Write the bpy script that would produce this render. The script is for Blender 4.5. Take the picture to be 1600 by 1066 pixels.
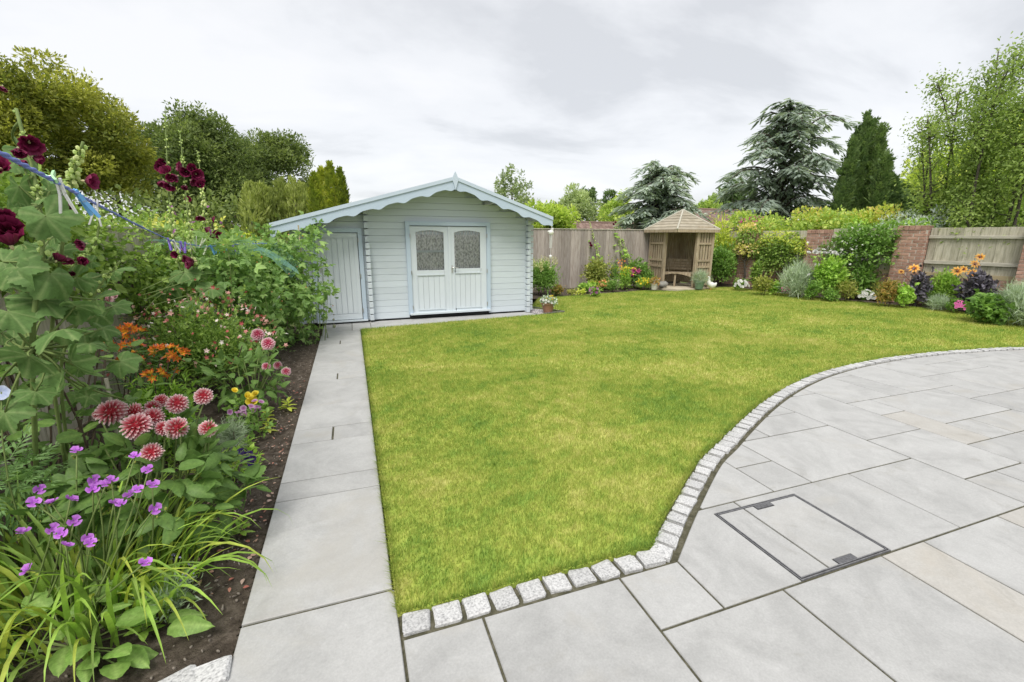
import bpy, bmesh, math, random
import numpy as np
from mathutils import Matrix, Vector
random.seed(7)
RG = np.random.default_rng(11)
for o in list(bpy.data.objects): bpy.data.objects.remove(o)
scene = bpy.context.scene
COL = scene.collection
# ------------------------------------------------------------ camera
FOC = 697.0; CAMH = 1.5
PITCH, YAW, ROLL = [math.radians(a) for a in (13.25, 19.65, 0.25)]
fw = np.array([math.sin(YAW)*math.cos(PITCH), math.cos(YAW)*math.cos(PITCH), -math.sin(PITCH)])
r0 = np.array([math.cos(YAW), -math.sin(YAW), 0.0]); u0 = np.cross(r0, fw)
rt = r0*math.cos(ROLL)+u0*math.sin(ROLL); upv = -r0*math.sin(ROLL)+u0*math.cos(ROLL)
EYE = np.array([0, 0, CAMH])
cam = bpy.data.cameras.new('camera'); camo = bpy.data.objects.new('camera', cam); COL.objects.link(camo)
cam.sensor_width = 36; cam.lens = FOC/1600*36; cam.clip_end = 2000; cam.clip_start = 0.05
mw = Matrix.Identity(4)
for i in range(3):
    mw[i][0] = rt[i]; mw[i][1] = upv[i]; mw[i][2] = -fw[i]; mw[i][3] = EYE[i]
camo.matrix_world = mw
scene.camera = camo
# ------------------------------------------------------------ world, sun, exposure
SUN_EL, SUN_AZ = math.radians(57), math.radians(212)      # azimuth clockwise from +Y
world = bpy.data.worlds.new('World'); scene.world = world; world.use_nodes = True
nt = world.node_tree; nt.nodes.clear()
def N(tree, typ, **kw):
    n = tree.nodes.new(typ)
    for k, v in kw.items():
        if k in n.inputs: n.inputs[k].default_value = v
        else: setattr(n, k, v)
    return n
wo = N(nt, 'ShaderNodeOutputWorld')
sky = N(nt, 'ShaderNodeTexSky', sky_type='NISHITA', sun_disc=False, sun_elevation=SUN_EL, sun_rotation=SUN_AZ)
bg1 = N(nt, 'ShaderNodeBackground', Strength=0.1); nt.links.new(sky.outputs[0], bg1.inputs[0])
tc = N(nt, 'ShaderNodeTexCoord'); sx = N(nt, 'ShaderNodeSeparateXYZ'); nt.links.new(tc.outputs['Generated'], sx.inputs[0])
za = N(nt, 'ShaderNodeMath', operation='ADD'); za.inputs[1].default_value = 0.22
zm = N(nt, 'ShaderNodeMath', operation='MAXIMUM'); zm.inputs[1].default_value = 0.0
nt.links.new(sx.outputs[2], zm.inputs[0]); nt.links.new(zm.outputs[0], za.inputs[0])
dv = [N(nt, 'ShaderNodeMath', operation='DIVIDE') for _ in range(2)]
cb = N(nt, 'ShaderNodeCombineXYZ')
for i in range(2):
    nt.links.new(sx.outputs[i], dv[i].inputs[0]); nt.links.new(za.outputs[0], dv[i].inputs[1]); nt.links.new(dv[i].outputs[0], cb.inputs[i])
mpw = N(nt, 'ShaderNodeMapping'); mpw.inputs['Location'].default_value = (7.7, 3.9, 0); mpw.inputs['Rotation'].default_value = (0, 0, 0.5); mpw.inputs['Scale'].default_value = (0.75, 1.15, 1)
nt.links.new(cb.outputs[0], mpw.inputs[0])
cn = N(nt, 'ShaderNodeTexNoise', Scale=1.15, Detail=8.0, Roughness=0.56, Distortion=0.25); nt.links.new(mpw.outputs[0], cn.inputs['Vector'])
cr = N(nt, 'ShaderNodeValToRGB')
cr.color_ramp.elements[0].position = 0.36; cr.color_ramp.elements[0].color = (0.335, 0.341, 0.353, 1)
cr.color_ramp.elements[1].position = 0.60; cr.color_ramp.elements[1].color = (0.448, 0.449, 0.455, 1)
e = cr.color_ramp.elements.new(0.48); e.color = (0.415, 0.42, 0.43, 1)
nt.links.new(cn.outputs[0], cr.inputs[0])
bg2 = N(nt, 'ShaderNodeBackground', Strength=0.97); nt.links.new(cr.outputs[0], bg2.inputs[0])
mxw = N(nt, 'ShaderNodeMixShader'); mxw.inputs[0].default_value = 0.93
nt.links.new(bg1.outputs[0], mxw.inputs[1]); nt.links.new(bg2.outputs[0], mxw.inputs[2]); nt.links.new(mxw.outputs[0], wo.inputs[0])
sl = bpy.data.lights.new('sun', 'SUN'); sl.energy = 1.5; sl.angle = math.radians(28); sl.color = (1, 0.96, 0.9)
so = bpy.data.objects.new('sun', sl); COL.objects.link(so)
sd = Vector((math.sin(SUN_AZ)*math.cos(SUN_EL), math.cos(SUN_AZ)*math.cos(SUN_EL), math.sin(SUN_EL)))
so.rotation_euler = sd.to_track_quat('Z', 'Y').to_euler(); so.location = (0, -3, 12)
vs = scene.view_settings; vs.view_transform = 'Standard'; vs.look = 'None'; vs.exposure = 1.2; vs.gamma = 1.0
scene.render.engine = 'CYCLES'
# ------------------------------------------------------------ geometry helpers
def ray(x, y): return (x-800)/FOC*rt-(y-533)/FOC*upv+fw
def gnd(x, y, z=0.0): d = ray(x, y); return EYE+d*((z-CAMH)/d[2])
def atw(x, y, w): return EYE+ray(x, y)*w
def atY(x, y, Y): d = ray(x, y); return EYE+d*(Y/d[1])
def ataz(x, y, dist): d = ray(x, y); return EYE+d*(dist/math.hypot(d[0], d[1]))
def nrm(a): a = np.asarray(a, float); return a/np.maximum(np.linalg.norm(a, axis=-1, keepdims=True), 1e-9)
def empty(name, loc, label, cat, group=None):
    o = bpy.data.objects.new(name, None); COL.objects.link(o); o.location = tuple(loc); o.empty_display_size = 0.1
    o['label'] = label; o['category'] = cat
    if group: o['group'] = group
    return o
def mkobj(name, me, mat=None, parent=None, loc=None, M4=None, kind=None, label=None, cat=None, group=None):
    o = bpy.data.objects.new(name, me); COL.objects.link(o)
    if mat is not None and len(me.materials) == 0: me.materials.append(mat)
    if parent is not None: o.parent = parent
    if loc is not None: o.location = tuple(loc)
    if M4 is not None: o.matrix_local = M4
    if kind: o['kind'] = kind
    if label: o['label'] = label
    if cat: o['category'] = cat
    if group: o['group'] = group
    return o
def mat4(R, p, s=1.0):
    m = Matrix.Identity(4)
    s = np.broadcast_to(np.asarray(s, float), (3,))
    for i in range(3):
        for j in range(3): m[i][j] = float(R[i][j]*s[j])
        m[i][3] = float(p[i])
    return m
class MB:
    """collects triangles; per-vertex t (along leaf / petal) and r (random per piece)"""
    def __init__(s): s.V = []; s.F = []; s.T = []; s.R = []; s.n = 0
    def add(s, V, F, t=None, r=0.5):
        V = np.asarray(V, float).reshape(-1, 3); F = np.asarray(F, int).reshape(-1, 3)
        s.V.append(V); s.F.append(F+s.n); s.n += len(V)
        s.T.append(np.zeros(len(V)) if t is None else np.asarray(t, float)); s.R.append(np.broadcast_to(np.asarray(r, float), (len(V),)))
    def inst(s, tpl, P, Rm, S, rnd=None):
        V, F, t = tpl; P = np.asarray(P, float); n = len(P)
        if n == 0: return
        S = np.asarray(S, float)
        if S.ndim == 0: S = np.full(n, float(S))
        if S.ndim == 1: S = np.repeat(S[:, None], 3, 1)
        L = V[None]*S[:, None, :]
        W = np.einsum('nij,nkj->nki', Rm, L)+P[:, None, :]
        k = len(V)
        FF = F[None]+(np.arange(n)*k)[:, None, None]
        rnd = RG.random(n) if rnd is None else np.broadcast_to(np.asarray(rnd, float), (n,))
        s.add(W.reshape(-1, 3), FF.reshape(-1, 3), np.tile(t, n), np.repeat(rnd, k))
    def mesh(s, name, mat, smooth=False):
        me = bpy.data.meshes.new(name)
        V = np.concatenate(s.V); F = np.concatenate(s.F)
        me.vertices.add(len(V)); me.vertices.foreach_set('co', V.astype(np.float32).ravel())
        me.loops.add(len(F)*3); me.loops.foreach_set('vertex_index', F.astype(np.int32).ravel())
        me.polygons.add(len(F)); me.polygons.foreach_set('loop_start', (np.arange(len(F))*3).astype(np.int32))
        me.polygons.foreach_set('loop_total', np.full(len(F), 3, np.int32))
        me.polygons.foreach_set('use_smooth', np.full(len(F), bool(smooth)))
        for nm, arr in (('t', s.T), ('rnd', s.R)):
            a = me.attributes.new(nm, 'FLOAT', 'POINT'); a.data.foreach_set('value', np.concatenate(arr).astype(np.float32))
        me.update(calc_edges=True)
        if mat is not None: me.materials.append(mat)
        return me
    # solid helpers
    def box(s, c, h, R=None, r=0.5):
        c = np.asarray(c, float); h = np.asarray(h, float)
        v = np.array([[x, y, z] for x in (-1, 1) for y in (-1, 1) for z in (-1, 1)], float)*h
        if R is not None: v = v@np.asarray(R).T
        f = [(0,1,3),(0,3,2),(4,6,7),(4,7,5),(0,4,5),(0,5,1),(2,3,7),(2,7,6),(0,2,6),(0,6,4),(1,5,7),(1,7,3)]
        s.add(v+c, f, None, r)
    def tube(s, pts, rad, n=6, r=0.5, cap=True):
        pts = np.asarray(pts, float); m = len(pts); rad = np.broadcast_to(np.asarray(rad, float), (m,))
        tg = nrm(np.gradient(pts, axis=0)); a = np.array([0.31, 0.22, 0.93])
        if abs(tg[0]@nrm(a)) > 0.9: a = np.array([1.0, 0.1, 0.0])
        x = nrm(np.cross(tg, a)); y = np.cross(tg, x)
        an = np.arange(n)/n*2*np.pi
        V = pts[:, None]+rad[:, None, None]*(np.cos(an)[None, :, None]*x[:, None]+np.sin(an)[None, :, None]*y[:, None])
        F = []
        for i in range(m-1):
            for j in range(n):
                a_, b_ = i*n+j, i*n+(j+1) % n; F += [(a_, b_, b_+n), (a_, b_+n, a_+n)]
        V = V.reshape(-1, 3); tt = np.repeat(np.linspace(0, 1, m), n)
        if cap:
            V = np.vstack([V, pts[0], pts[-1]]); k = m*n
            F += [((j+1) % n, j, k) for j in range(n)]+[((m-1)*n+j, (m-1)*n+(j+1) % n, k+1) for j in range(n)]
            tt = np.append(tt, [0, 1])
        s.add(V, F, tt, r)
    def lathe(s, prof, c=(0, 0, 0), n=20, r=0.5):
        prof = np.asarray(prof, float); m = len(prof); an = np.arange(n)/n*2*np.pi
        V = np.stack([prof[:, None, 0]*np.cos(an), prof[:, None, 0]*np.sin(an), np.repeat(prof[:, 1:2], n, 1)], -1).reshape(-1, 3)+np.asarray(c)
        F = []
        for i in range(m-1):
            for j in range(n):
                a_, b_ = i*n+j, i*n+(j+1) % n; F += [(a_, b_, b_+n), (a_, b_+n, a_+n)]
        s.add(V, F, None, r)
    def prism(s, poly, z0, z1, r=0.5, bev=0.0, top_only=False):
        """vertical prism from ccw polygon, optional bevelled top edge"""
        p = np.asarray(poly, float); n = len(p)
        c = p.mean(0)
        rings = [np.c_[p, np.full(n, z0)], np.c_[p, np.full(n, z1-bev)]]
        if bev > 0:
            q = []
            for i in range(n):
                a, b, d = p[i-1], p[i], p[(i+1) % n]
                e1 = nrm(b-a); e2 = nrm(d-b); n1 = np.array([-e1[1], e1[0]]); n2 = np.array([-e2[1], e2[0]])
                k = n1+n2; k = k/max(k@n1, 0.35) if k@n1 > 1e-6 else n1
                q.append(b+k*bev)
            rings.append(np.c_[np.array(q), np.full(n, z1)])
        V = np.vstack(rings); F = []
        for k in range(len(rings)-1):
            for j in range(n):
                a_, b_ = k*n+j, k*n+(j+1) % n; F += [(a_, b_, b_+n), (a_, b_+n, a_+n)]
        from mathutils.geometry import tessellate_polygon
        top = rings[-1]; off = (len(rings)-1)*n
        for t in tessellate_polygon([[Vector((v[0], v[1], 0)) for v in top]]):
            a, b, d = t
            ar = (top[b][0]-top[a][0])*(top[d][1]-top[a][1])-(top[b][1]-top[a][1])*(top[d][0]-top[a][0])
            F.append((off+a, off+b, off+d) if ar > 0 else (off+a, off+d, off+b))
        s.add(V, F, None, r)
def basis(d, n):
    """rotation matrices with columns (side, direction d, normal ~n)"""
    d = nrm(d); n = np.broadcast_to(np.asarray(n, float), d.shape)
    x = nrm(np.cross(d, n)); z = np.cross(x, d)
    return np.stack([x, d, z], -1)
def rdir(n): return nrm(RG.normal(size=(n, 3)))
def rotz(a): return np.array([[math.cos(a), -math.sin(a), 0], [math.sin(a), math.cos(a), 0], [0, 0, 1]])
# ------------------------------------------------------------ materials
def newmat(name):
    m = bpy.data.materials.new(name); m.use_nodes = True; t = m.node_tree; t.nodes.clear()
    return m, t, N(t, 'ShaderNodeOutputMaterial')
def ramp(t, cols, pos=None):
    n = N(t, 'ShaderNodeValToRGB'); el = n.color_ramp.elements
    pos = pos or [i/(len(cols)-1) for i in range(len(cols))]
    el[0].position = pos[0]; el[0].color = (*cols[0], 1); el[1].position = pos[-1]; el[1].color = (*cols[-1], 1)
    for c, p in list(zip(cols, pos))[1:-1]: x = el.new(p); x.color = (*c, 1)
    return n
def mat_leaf(name, cols, rough=0.5, trans=0.38, spec=0.3, tip=None, tippos=(0.6, 1.0), gain=2.0):
    """leaf / petal: colour from the per-piece random value, optional second colour towards the tip, thin translucency"""
    cols = [tuple(min(.8, v*gain) for v in c) for c in cols]; tip = tip and tuple(min(.8, v*gain) for v in tip)
    m, t, out = newmat(name)
    at = N(t, 'ShaderNodeAttribute', attribute_name='rnd'); oi = N(t, 'ShaderNodeObjectInfo')
    ad = N(t, 'ShaderNodeMath', operation='MULTIPLY_ADD'); ad.inputs[1].default_value = 0.3; 
    t.links.new(oi.outputs['Random'], ad.inputs[0])
    m8 = N(t, 'ShaderNodeMath', operation='MULTIPLY'); m8.inputs[1].default_value = 0.75; t.links.new(at.outputs['Fac'], m8.inputs[0]); t.links.new(m8.outputs[0], ad.inputs[2])
    rp = ramp(t, cols); t.links.new(ad.outputs[0], rp.inputs[0]); c = rp.outputs[0]
    if tip is not None:
        tt = N(t, 'ShaderNodeAttribute', attribute_name='t'); mr = N(t, 'ShaderNodeMapRange'); mr.inputs[1].default_value = tippos[0]; mr.inputs[2].default_value = tippos[1]
        t.links.new(tt.outputs['Fac'], mr.inputs[0]); mx = N(t, 'ShaderNodeMix', data_type='RGBA'); t.links.new(mr.outputs[0], mx.inputs[0]); t.links.new(c, mx.inputs[6]); mx.inputs[7].default_value = (*tip, 1); c = mx.outputs[2]
    # mottling of the blade
    tco = N(t, 'ShaderNodeTexCoord'); mn = N(t, 'ShaderNodeTexNoise', Scale=9.0, Detail=5.0, Roughness=.7); t.links.new(tco.outputs['Object'], mn.inputs['Vector']); mrn = N(t, 'ShaderNodeMapRange'); mrn.inputs[1].default_value = .3; mrn.inputs[2].default_value = .7; mrn.inputs[3].default_value = .74; mrn.inputs[4].default_value = 1.24
    t.links.new(mn.outputs[0], mrn.inputs[0]); mm_ = N(t, 'ShaderNodeMix', data_type='RGBA', blend_type='MULTIPLY'); mm_.inputs[0].default_value = 1; t.links.new(c, mm_.inputs[6]); t.links.new(mrn.outputs[0], mm_.inputs[7]); c = mm_.outputs[2]
    p = N(t, 'ShaderNodeBsdfPrincipled', Roughness=rough); p.inputs['Specular IOR Level'].default_value = spec
    t.links.new(c, p.inputs['Base Color'])
    if trans > 0:
        tr = N(t, 'ShaderNodeBsdfTranslucent'); br = N(t, 'ShaderNodeMix', data_type='RGBA', blend_type='MULTIPLY'); br.inputs[0].default_value = 1
        t.links.new(c, br.inputs[6]); br.inputs[7].default_value = (1.25, 1.3, 0.8, 1) if not tip else (1.1, 1.1, 1.1, 1)
        t.links.new(br.outputs[2], tr.inputs[0])
        ms = N(t, 'ShaderNodeMixShader'); ms.inputs[0].default_value = trans; t.links.new(p.outputs[0], ms.inputs[1]); t.links.new(tr.outputs[0], ms.inputs[2]); t.links.new(ms.outputs[0], out.inputs[0])
    else: t.links.new(p.outputs[0], out.inputs[0])
    return m
def mat_noise(name, cols, scale=8, detail=5, rough=0.8, spec=0.25, stretch=(1, 1, 1), bump=0.0, bscale=None, coord='Object', objvar=0.0, metal=0.0, pos=None, dist=0.0, rndattr=0.0):
    m, t, out = newmat(name)
    tcn = N(t, 'ShaderNodeTexCoord'); mp = N(t, 'ShaderNodeMapping'); mp.inputs['Scale'].default_value = stretch
    if coord == 'World':
        gn = N(t, 'ShaderNodeNewGeometry'); src = gn.outputs['Position']
    else: src = tcn.outputs[coord]
    oi = N(t, 'ShaderNodeObjectInfo')
    va = N(t, 'ShaderNodeVectorMath', operation='MULTIPLY_ADD'); va.inputs[1].default_value = (1, 1, 1)
    sc = N(t, 'ShaderNodeMath', operation='MULTIPLY'); sc.inputs[1].default_value = 37.0 if coord != 'World' else 0.0
    t.links.new(oi.outputs['Random'], sc.inputs[0]); t.links.new(src, va.inputs[0]); t.links.new(sc.outputs[0], va.inputs[2])
    t.links.new(va.outputs[0], mp.inputs[0])
    nz = N(t, 'ShaderNodeTexNoise', Scale=scale, Detail=detail, Roughness=0.6, Distortion=dist); t.links.new(mp.outputs[0], nz.inputs['Vector'])
    rp = ramp(t, cols, pos or [0.3+0.4*i/(len(cols)-1) for i in range(len(cols))]); t.links.new(nz.outputs[0], rp.inputs[0]); c = rp.outputs[0]
    if objvar > 0 or rndattr > 0:
        mr = N(t, 'ShaderNodeMapRange'); k = objvar or rndattr; mr.inputs[3].default_value = 1-k; mr.inputs[4].default_value = 1+k
        if rndattr: at = N(t, 'ShaderNodeAttribute', attribute_name='rnd'); t.links.new(at.outputs['Fac'], mr.inputs[0])
        else: t.links.new(oi.outputs['Random'], mr.inputs[0])
        mu = N(t, 'ShaderNodeMix', data_type='RGBA', blend_type='MULTIPLY'); mu.inputs[0].default_value = 1
        t.links.new(c, mu.inputs[6]); t.links.new(mr.outputs[0], mu.inputs[7]); c = mu.outputs[2]
    p = N(t, 'ShaderNodeBsdfPrincipled', Roughness=rough, Metallic=metal); p.inputs['Specular IOR Level'].default_value = spec
    t.links.new(c, p.inputs['Base Color'])
    if bump > 0:
        n2 = N(t, 'ShaderNodeTexNoise', Scale=bscale or scale*4, Detail=6, Roughness=0.65); t.links.new(mp.outputs[0], n2.inputs['Vector'])
        b = N(t, 'ShaderNodeBump', Strength=bump, Distance=0.02); t.links.new(n2.outputs[0], b.inputs['Height']); t.links.new(b.outputs[0], p.inputs['Normal'])
    t.links.new(p.outputs[0], out.inputs[0])
    return m
# ------------------------------------------------------------ leaf and petal templates: V, F, t   (along +Y, normal +Z)
def tpl(V, F, t=None):
    V = np.array(V, float); return V, np.array(F, int), (V[:, 1].clip(0, 1) if t is None else np.array(t, float))
T_DIA = tpl([(0,0,0),(-.24,.42,.07),(.24,.42,.07),(0,1,-.06)], [(0,2,3),(0,3,1)])
T_OV = tpl([(0,0,0),(0,.35,0),(0,.7,-.03),(0,1,-.12),(-.27,.3,.07),(.27,.3,.07),(-.25,.62,.05),(.25,.62,.05)],
           [(0,5,1),(0,1,4),(1,5,7),(1,7,2),(4,1,2),(4,2,6),(2,7,3),(6,2,3)])
T_LAN = tpl([(0,0,0),(0,.5,.04),(0,1,-.15),(-.11,.35,.06),(.11,.35,.06),(-.09,.68,.03),(.09,.68,.03)], [(0,4,1),(0,1,3),(1,4,6),(3,1,5),(1,6,2),(5,1,2)])
T_NEE2 = tpl([(-.022,0,0),(.022,0,0),(0,1,-.05)], [(0,1,2)])
T_NEE = tpl([(-.05,0,0),(.05,0,0),(0,1,0)], [(0,1,2)])
def join_tpl(parts):
    V = []; F = []; t = []; n = 0
    for (v, f, tt), R, p, s in parts:
        V.append((v*s)@np.asarray(R).T+np.asarray(p)); F.append(f+n); t.append(tt); n += len(v)
    return np.vstack(V), np.vstack(F), np.concatenate(t)
def rz2(a, tilt=0.0):
    c, s_ = math.cos(a), math.sin(a); R = np.array([[c, -s_, 0], [s_, c, 0], [0, 0, 1.0]])
    ct, st = math.cos(tilt), math.sin(tilt); return R@np.array([[1, 0, 0], [0, ct, -st], [0, st, ct]])
T_TRI = join_tpl([(T_OV, rz2(0, -.15), (0, .45, 0), .62), (T_OV, rz2(1.15, -.1), (0, .42, 0), .5), (T_OV, rz2(-1.15, -.1), (0, .42, 0), .5), (T_NEE, np.eye(3), (0, 0, 0), np.array([.35, .5, 1]))])
T_PIN = join_tpl([(T_LAN, rz2(s_*(1.0-.12*k), -.1), (0, .12+.17*k, -.03*k*k*.2), .42-.04*k) for k in range(5) for s_ in (1, -1)]+[(T_LAN, np.eye(3), (0, .85, -.05), .3), (T_NEE, np.eye(3), (0, 0, 0), np.array([.3, .95, 1]))])
T_SPR = join_tpl([(T_DIA, rz2(a, .15), (0, y, 0), s_) for a, y, s_ in ((.9, .0, .5), (-.9, .05, .5), (.7, .3, .45), (-.7, .35, .45), (.4, .55, .4), (-.4, .6, .4), (0, .65, .4))])
T_FER = join_tpl([(T_NEE, rz2(s_*.75), (0, .1+.11*k, -.01*k), np.array([1.6, .42-.035*k, 1])) for k in range(8) for s_ in (1, -1)]+[(T_NEE, np.eye(3), (0, 0, 0), np.array([.7, 1.0, 1]))])
def broadleaf(n=9, wid=.30, fold=.18, curl=.22, ser=.03, seed=0):
    """ovate leaf with midrib fold, side veins and a toothed edge; t = distance from the midrib"""
    rg = np.random.default_rng(seed); V = []; t = []; F = []
    for i in range(n+1):
        q = i/n; w = wid*math.sin(math.pi*min(1, q**.8*.97+.03))**.75*(1+ser*(1 if i % 2 else -1)) if 0 < i < n else .004
        z = .08*q-curl*q*q; y = q
        for k, a in enumerate((-1, -.5, 0, .5, 1)):
            V.append((a*w, y-.07*abs(a)*(1 if i % 2 else .3), z+fold*abs(a)*w-.35*w*a*a*.5+(.012 if i % 2 and abs(a) == .5 else 0)+rg.normal(0, .004))); t.append(abs(a))
    for i in range(n):
        for k in range(4): a = i*5+k; F += [(a, a+1, a+6), (a, a+6, a+5)]
    return np.array(V), np.array(F), np.array(t)
T_BRD = [broadleaf(seed=i, curl=.1+.2*i, fold=.3-.12*i, wid=.30-.03*i) for i in range(3)]
def lobed(nl=5, depth=0.3, n=61, cup=0.12, ruf=0.05, seed=0, span=2.75, rings=(.25, .5, .75, 1.0), pleat=.022):
    """palmate hollyhock type leaf, petiole joint at the origin, pleated along the veins, diameter about 1"""
    rg = np.random.default_rng(seed); ang = np.linspace(-span, span, n); u = ang/span
    lob = .5*(1+np.cos(u*nl*np.pi)); r = .52*(1-depth*(1-lob**.8))*(1-.16*np.abs(u)**2)*(1+.03*np.where(np.arange(n) % 2, 1, -1))+rg.normal(0, .006, n)
    vein = .5*(1+np.cos(u*nl*np.pi)); vein = np.maximum(vein**3, .55*(.5*(1+np.cos(u*(nl*2)*np.pi)))**4); wave = np.sin(ang*3+rg.random()*6)*ruf+np.sin(ang*5.3+rg.random()*6)*ruf*.5
    V = [(0, 0, 0)]; t = [0.0]
    for q in rings:
        for k in range(n):
            rad = r[k]*q; V.append((math.sin(ang[k])*rad, math.cos(ang[k])*rad, -cup*rad*rad*3.2+pleat*q*(1-.4*q)*(.5-vein[k])*1.2+wave[k]*q*q+rg.normal(0, .004)*q)); t.append(min(1, (1-vein[k])*2.2)*min(1, .25+q))
    F = [(0, 1+i, 2+i) for i in range(n-1)]
    for k in range(len(rings)-1):
        for i in range(n-1):
            a, b = 1+k*n+i, 2+k*n+i; F += [(a, b+n, b), (a, a+n, b+n)]
    return np.array(V), np.array(F), np.array(t)
T_LOB = [lobed(5, .22, 61, .18, .05, 1), lobed(5, .16, 61, .32, .07, 2), lobed(7, .2, 61, .10, .06, 3), lobed(5, .3, 61, .24, .08, 5)]
T_LOBS = lobed(5, .25, 15, .15, .03, 4, rings=(.6, 1.0))
def strap(bend, n=6, wid=0.05, twist=0.0):
    V = []; F = []; t = []; a = 0.0; p = np.zeros(2); st = 1.0/n
    for i in range(n+1):
        q = i/n; w = wid*(1-q**2.2)*(0.55+0.45*min(1, q*4))
        V += [(-w, p[0], p[1]+w*.4), (0, p[0], p[1]), (w, p[0], p[1]+w*.4)]; t += [q]*3
        a = 1.25-bend*q**1.3; p = p+st*np.array([math.cos(a), math.sin(a)])
    for i in range(n):
        k = i*3
        for j in (0, 1): F += [(k+j, k+j+1, k+j+4), (k+j, k+j+4, k+j+3)]
    return np.array(V), np.array(F), np.array(t)
T_STRAP = [strap(b, 8, .017) for b in (0.9, 1.7, 2.4, 3.0)]
# ------------------------------------------------------------ foliage scatter
def lump(d, k=3.0, seed=0):
    rg = np.random.default_rng(abs(int(seed))); o = np.zeros(len(d))
    for i in range(6):
        v = rg.normal(size=3)*k; o += np.sin(d@v+rg.random()*6.28)
    return o/6
def shell(n, rad, inner=0.6, lumpy=0.15, seed=0, zmin=-1.0, k=3.0):
    d = rdir(int(n*2.2)); d = d[d[:, 2] > zmin][:n]
    q = inner+(1-inner)*RG.random(len(d))**0.6
    q = q*(1+lumpy*lump(d, k, seed)*2)
    return d*q[:, None]*np.asarray(rad), d
def foliage(m, c, rad, n, T, size, up=0.35, out=0.7, rnd=0.55, inner=0.6, lumpy=0.15, seed=0, zmin=-0.9, sv=0.35, shade=None, flat=0.6, r=None):
    P, d = shell(n, rad, inner, lumpy, seed, zmin)
    k = len(P); dirs = nrm(d*out+np.array([0, 0, up])+RG.normal(size=(k, 3))*rnd)
    nn = nrm(np.array([0, 0, flat])+d*0.6+RG.normal(size=(k, 3))*0.35)
    m.inst(T, P+np.asarray(c), basis(dirs, nn), size*(1+sv*RG.normal(size=k)).clip(.4, 1.8), RG.random(k) if r is None else r)
def clumps(m, cs, rs, n, T, size, **kw):
    for i, (c, r) in enumerate(zip(cs, rs)):
        foliage(m, c, np.broadcast_to(r, (3,)), n, T, size, seed=i, r=np.clip(RG.normal(RG.random()*.6+.2, .2, int(n*2.2)), 0, 1)[:n] if False else None, **kw)
# ============================================================ ground, lawn, paving
K = 1.5/1.7
GX = lambda i: (0.09+0.3625*i)*K
GY = lambda j: (1.315+0.3335*j)*K
def mat_slab(name, cols, stain):
    """sawn sandstone: cloudy figure, fine grain, faint warm stains, slight tone change from slab to slab"""
    m, t, out = newmat(name); tc_ = N(t, 'ShaderNodeTexCoord'); oi = N(t, 'ShaderNodeObjectInfo'); sc = N(t, 'ShaderNodeMath', operation='MULTIPLY'); sc.inputs[1].default_value = 61.0
    va = N(t, 'ShaderNodeVectorMath', operation='ADD'); t.links.new(oi.outputs['Random'], sc.inputs[0]); t.links.new(tc_.outputs['Object'], va.inputs[0]); t.links.new(sc.outputs[0], va.inputs[1])
    def nz(scale, detail=6, dist=0.0, rough=.6): n = N(t, 'ShaderNodeTexNoise', Scale=scale, Detail=detail, Roughness=rough, Distortion=dist); t.links.new(va.outputs[0], n.inputs['Vector']); return n.outputs[0]
    rp = ramp(t, cols, [.32, .5, .68]); t.links.new(nz(2.4, 7, 1.8), rp.inputs[0]); c = rp.outputs[0]
    def mul(c, fac, lo, hi, a=.3, z=.7):
        mr = N(t, 'ShaderNodeMapRange'); mr.inputs[1].default_value = a; mr.inputs[2].default_value = z; mr.inputs[3].default_value = lo; mr.inputs[4].default_value = hi; t.links.new(fac, mr.inputs[0]); mx = N(t, 'ShaderNodeMix', data_type='RGBA', blend_type='MULTIPLY'); mx.inputs[0].default_value = 1; t.links.new(c, mx.inputs[6]); t.links.new(mr.outputs[0], mx.inputs[7]); return mx.outputs[2]
    c = mul(c, nz(120, 3), .93, 1.07); c = mul(c, nz(11, 6, 1.2, .7), .95, 1.05); c = mul(c, oi.outputs['Random'], .94, 1.05, 0, 1)
    for scl, lo, hi, col, k in ((1.7, .56, .70, stain, .55), (5.5, .62, .74, (.26, .25, .22), .40)):
        mr = N(t, 'ShaderNodeMapRange'); mr.inputs[1].default_value = lo; mr.inputs[2].default_value = hi; mr.inputs[4].default_value = k; t.links.new(nz(scl, 6, .8), mr.inputs[0]); mx = N(t, 'ShaderNodeMix', data_type='RGBA'); t.links.new(mr.outputs[0], mx.inputs[0]); t.links.new(c, mx.inputs[6]); mx.inputs[7].default_value = (*col, 1); c = mx.outputs[2]
    p = N(t, 'ShaderNodeBsdfPrincipled', Roughness=.75); p.inputs['Specular IOR Level'].default_value = .25; t.links.new(c, p.inputs['Base Color']); bp_ = N(t, 'ShaderNodeBump', Strength=.18, Distance=.01); t.links.new(nz(45, 6, 0, .7), bp_.inputs['Height']); t.links.new(bp_.outputs[0], p.inputs['Normal']); t.links.new(p.outputs[0], out.inputs[0]); return m
M_SLAB = mat_slab('grey_sandstone', [(.335,.335,.328),(.385,.385,.377),(.42,.42,.412)], (.375,.36,.325))
M_BUFF = mat_slab('buff_sandstone', [(.36,.345,.315),(.395,.382,.355),(.42,.41,.385)], (.40,.36,.30))
M_MORTAR = mat_noise('mossy_joint', [(.05,.05,.032),(.10,.095,.06),(.16,.15,.11)], scale=30, rough=.95, bump=.5, coord='World')
M_GRAN = mat_noise('white_granite', [(.20,.20,.20),(.40,.40,.40),(.52,.52,.515),(.60,.60,.595)], scale=11, detail=7, rough=.85, bump=.2, bscale=16, objvar=.10, pos=[.30,.43,.55,.72])
M_SOIL = mat_noise('dark_garden_soil', [(.045,.036,.028),(.095,.077,.060),(.16,.133,.108)], scale=22, detail=9, rough=.98, spec=.1, bump=1.0, bscale=60, coord='World')
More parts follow.
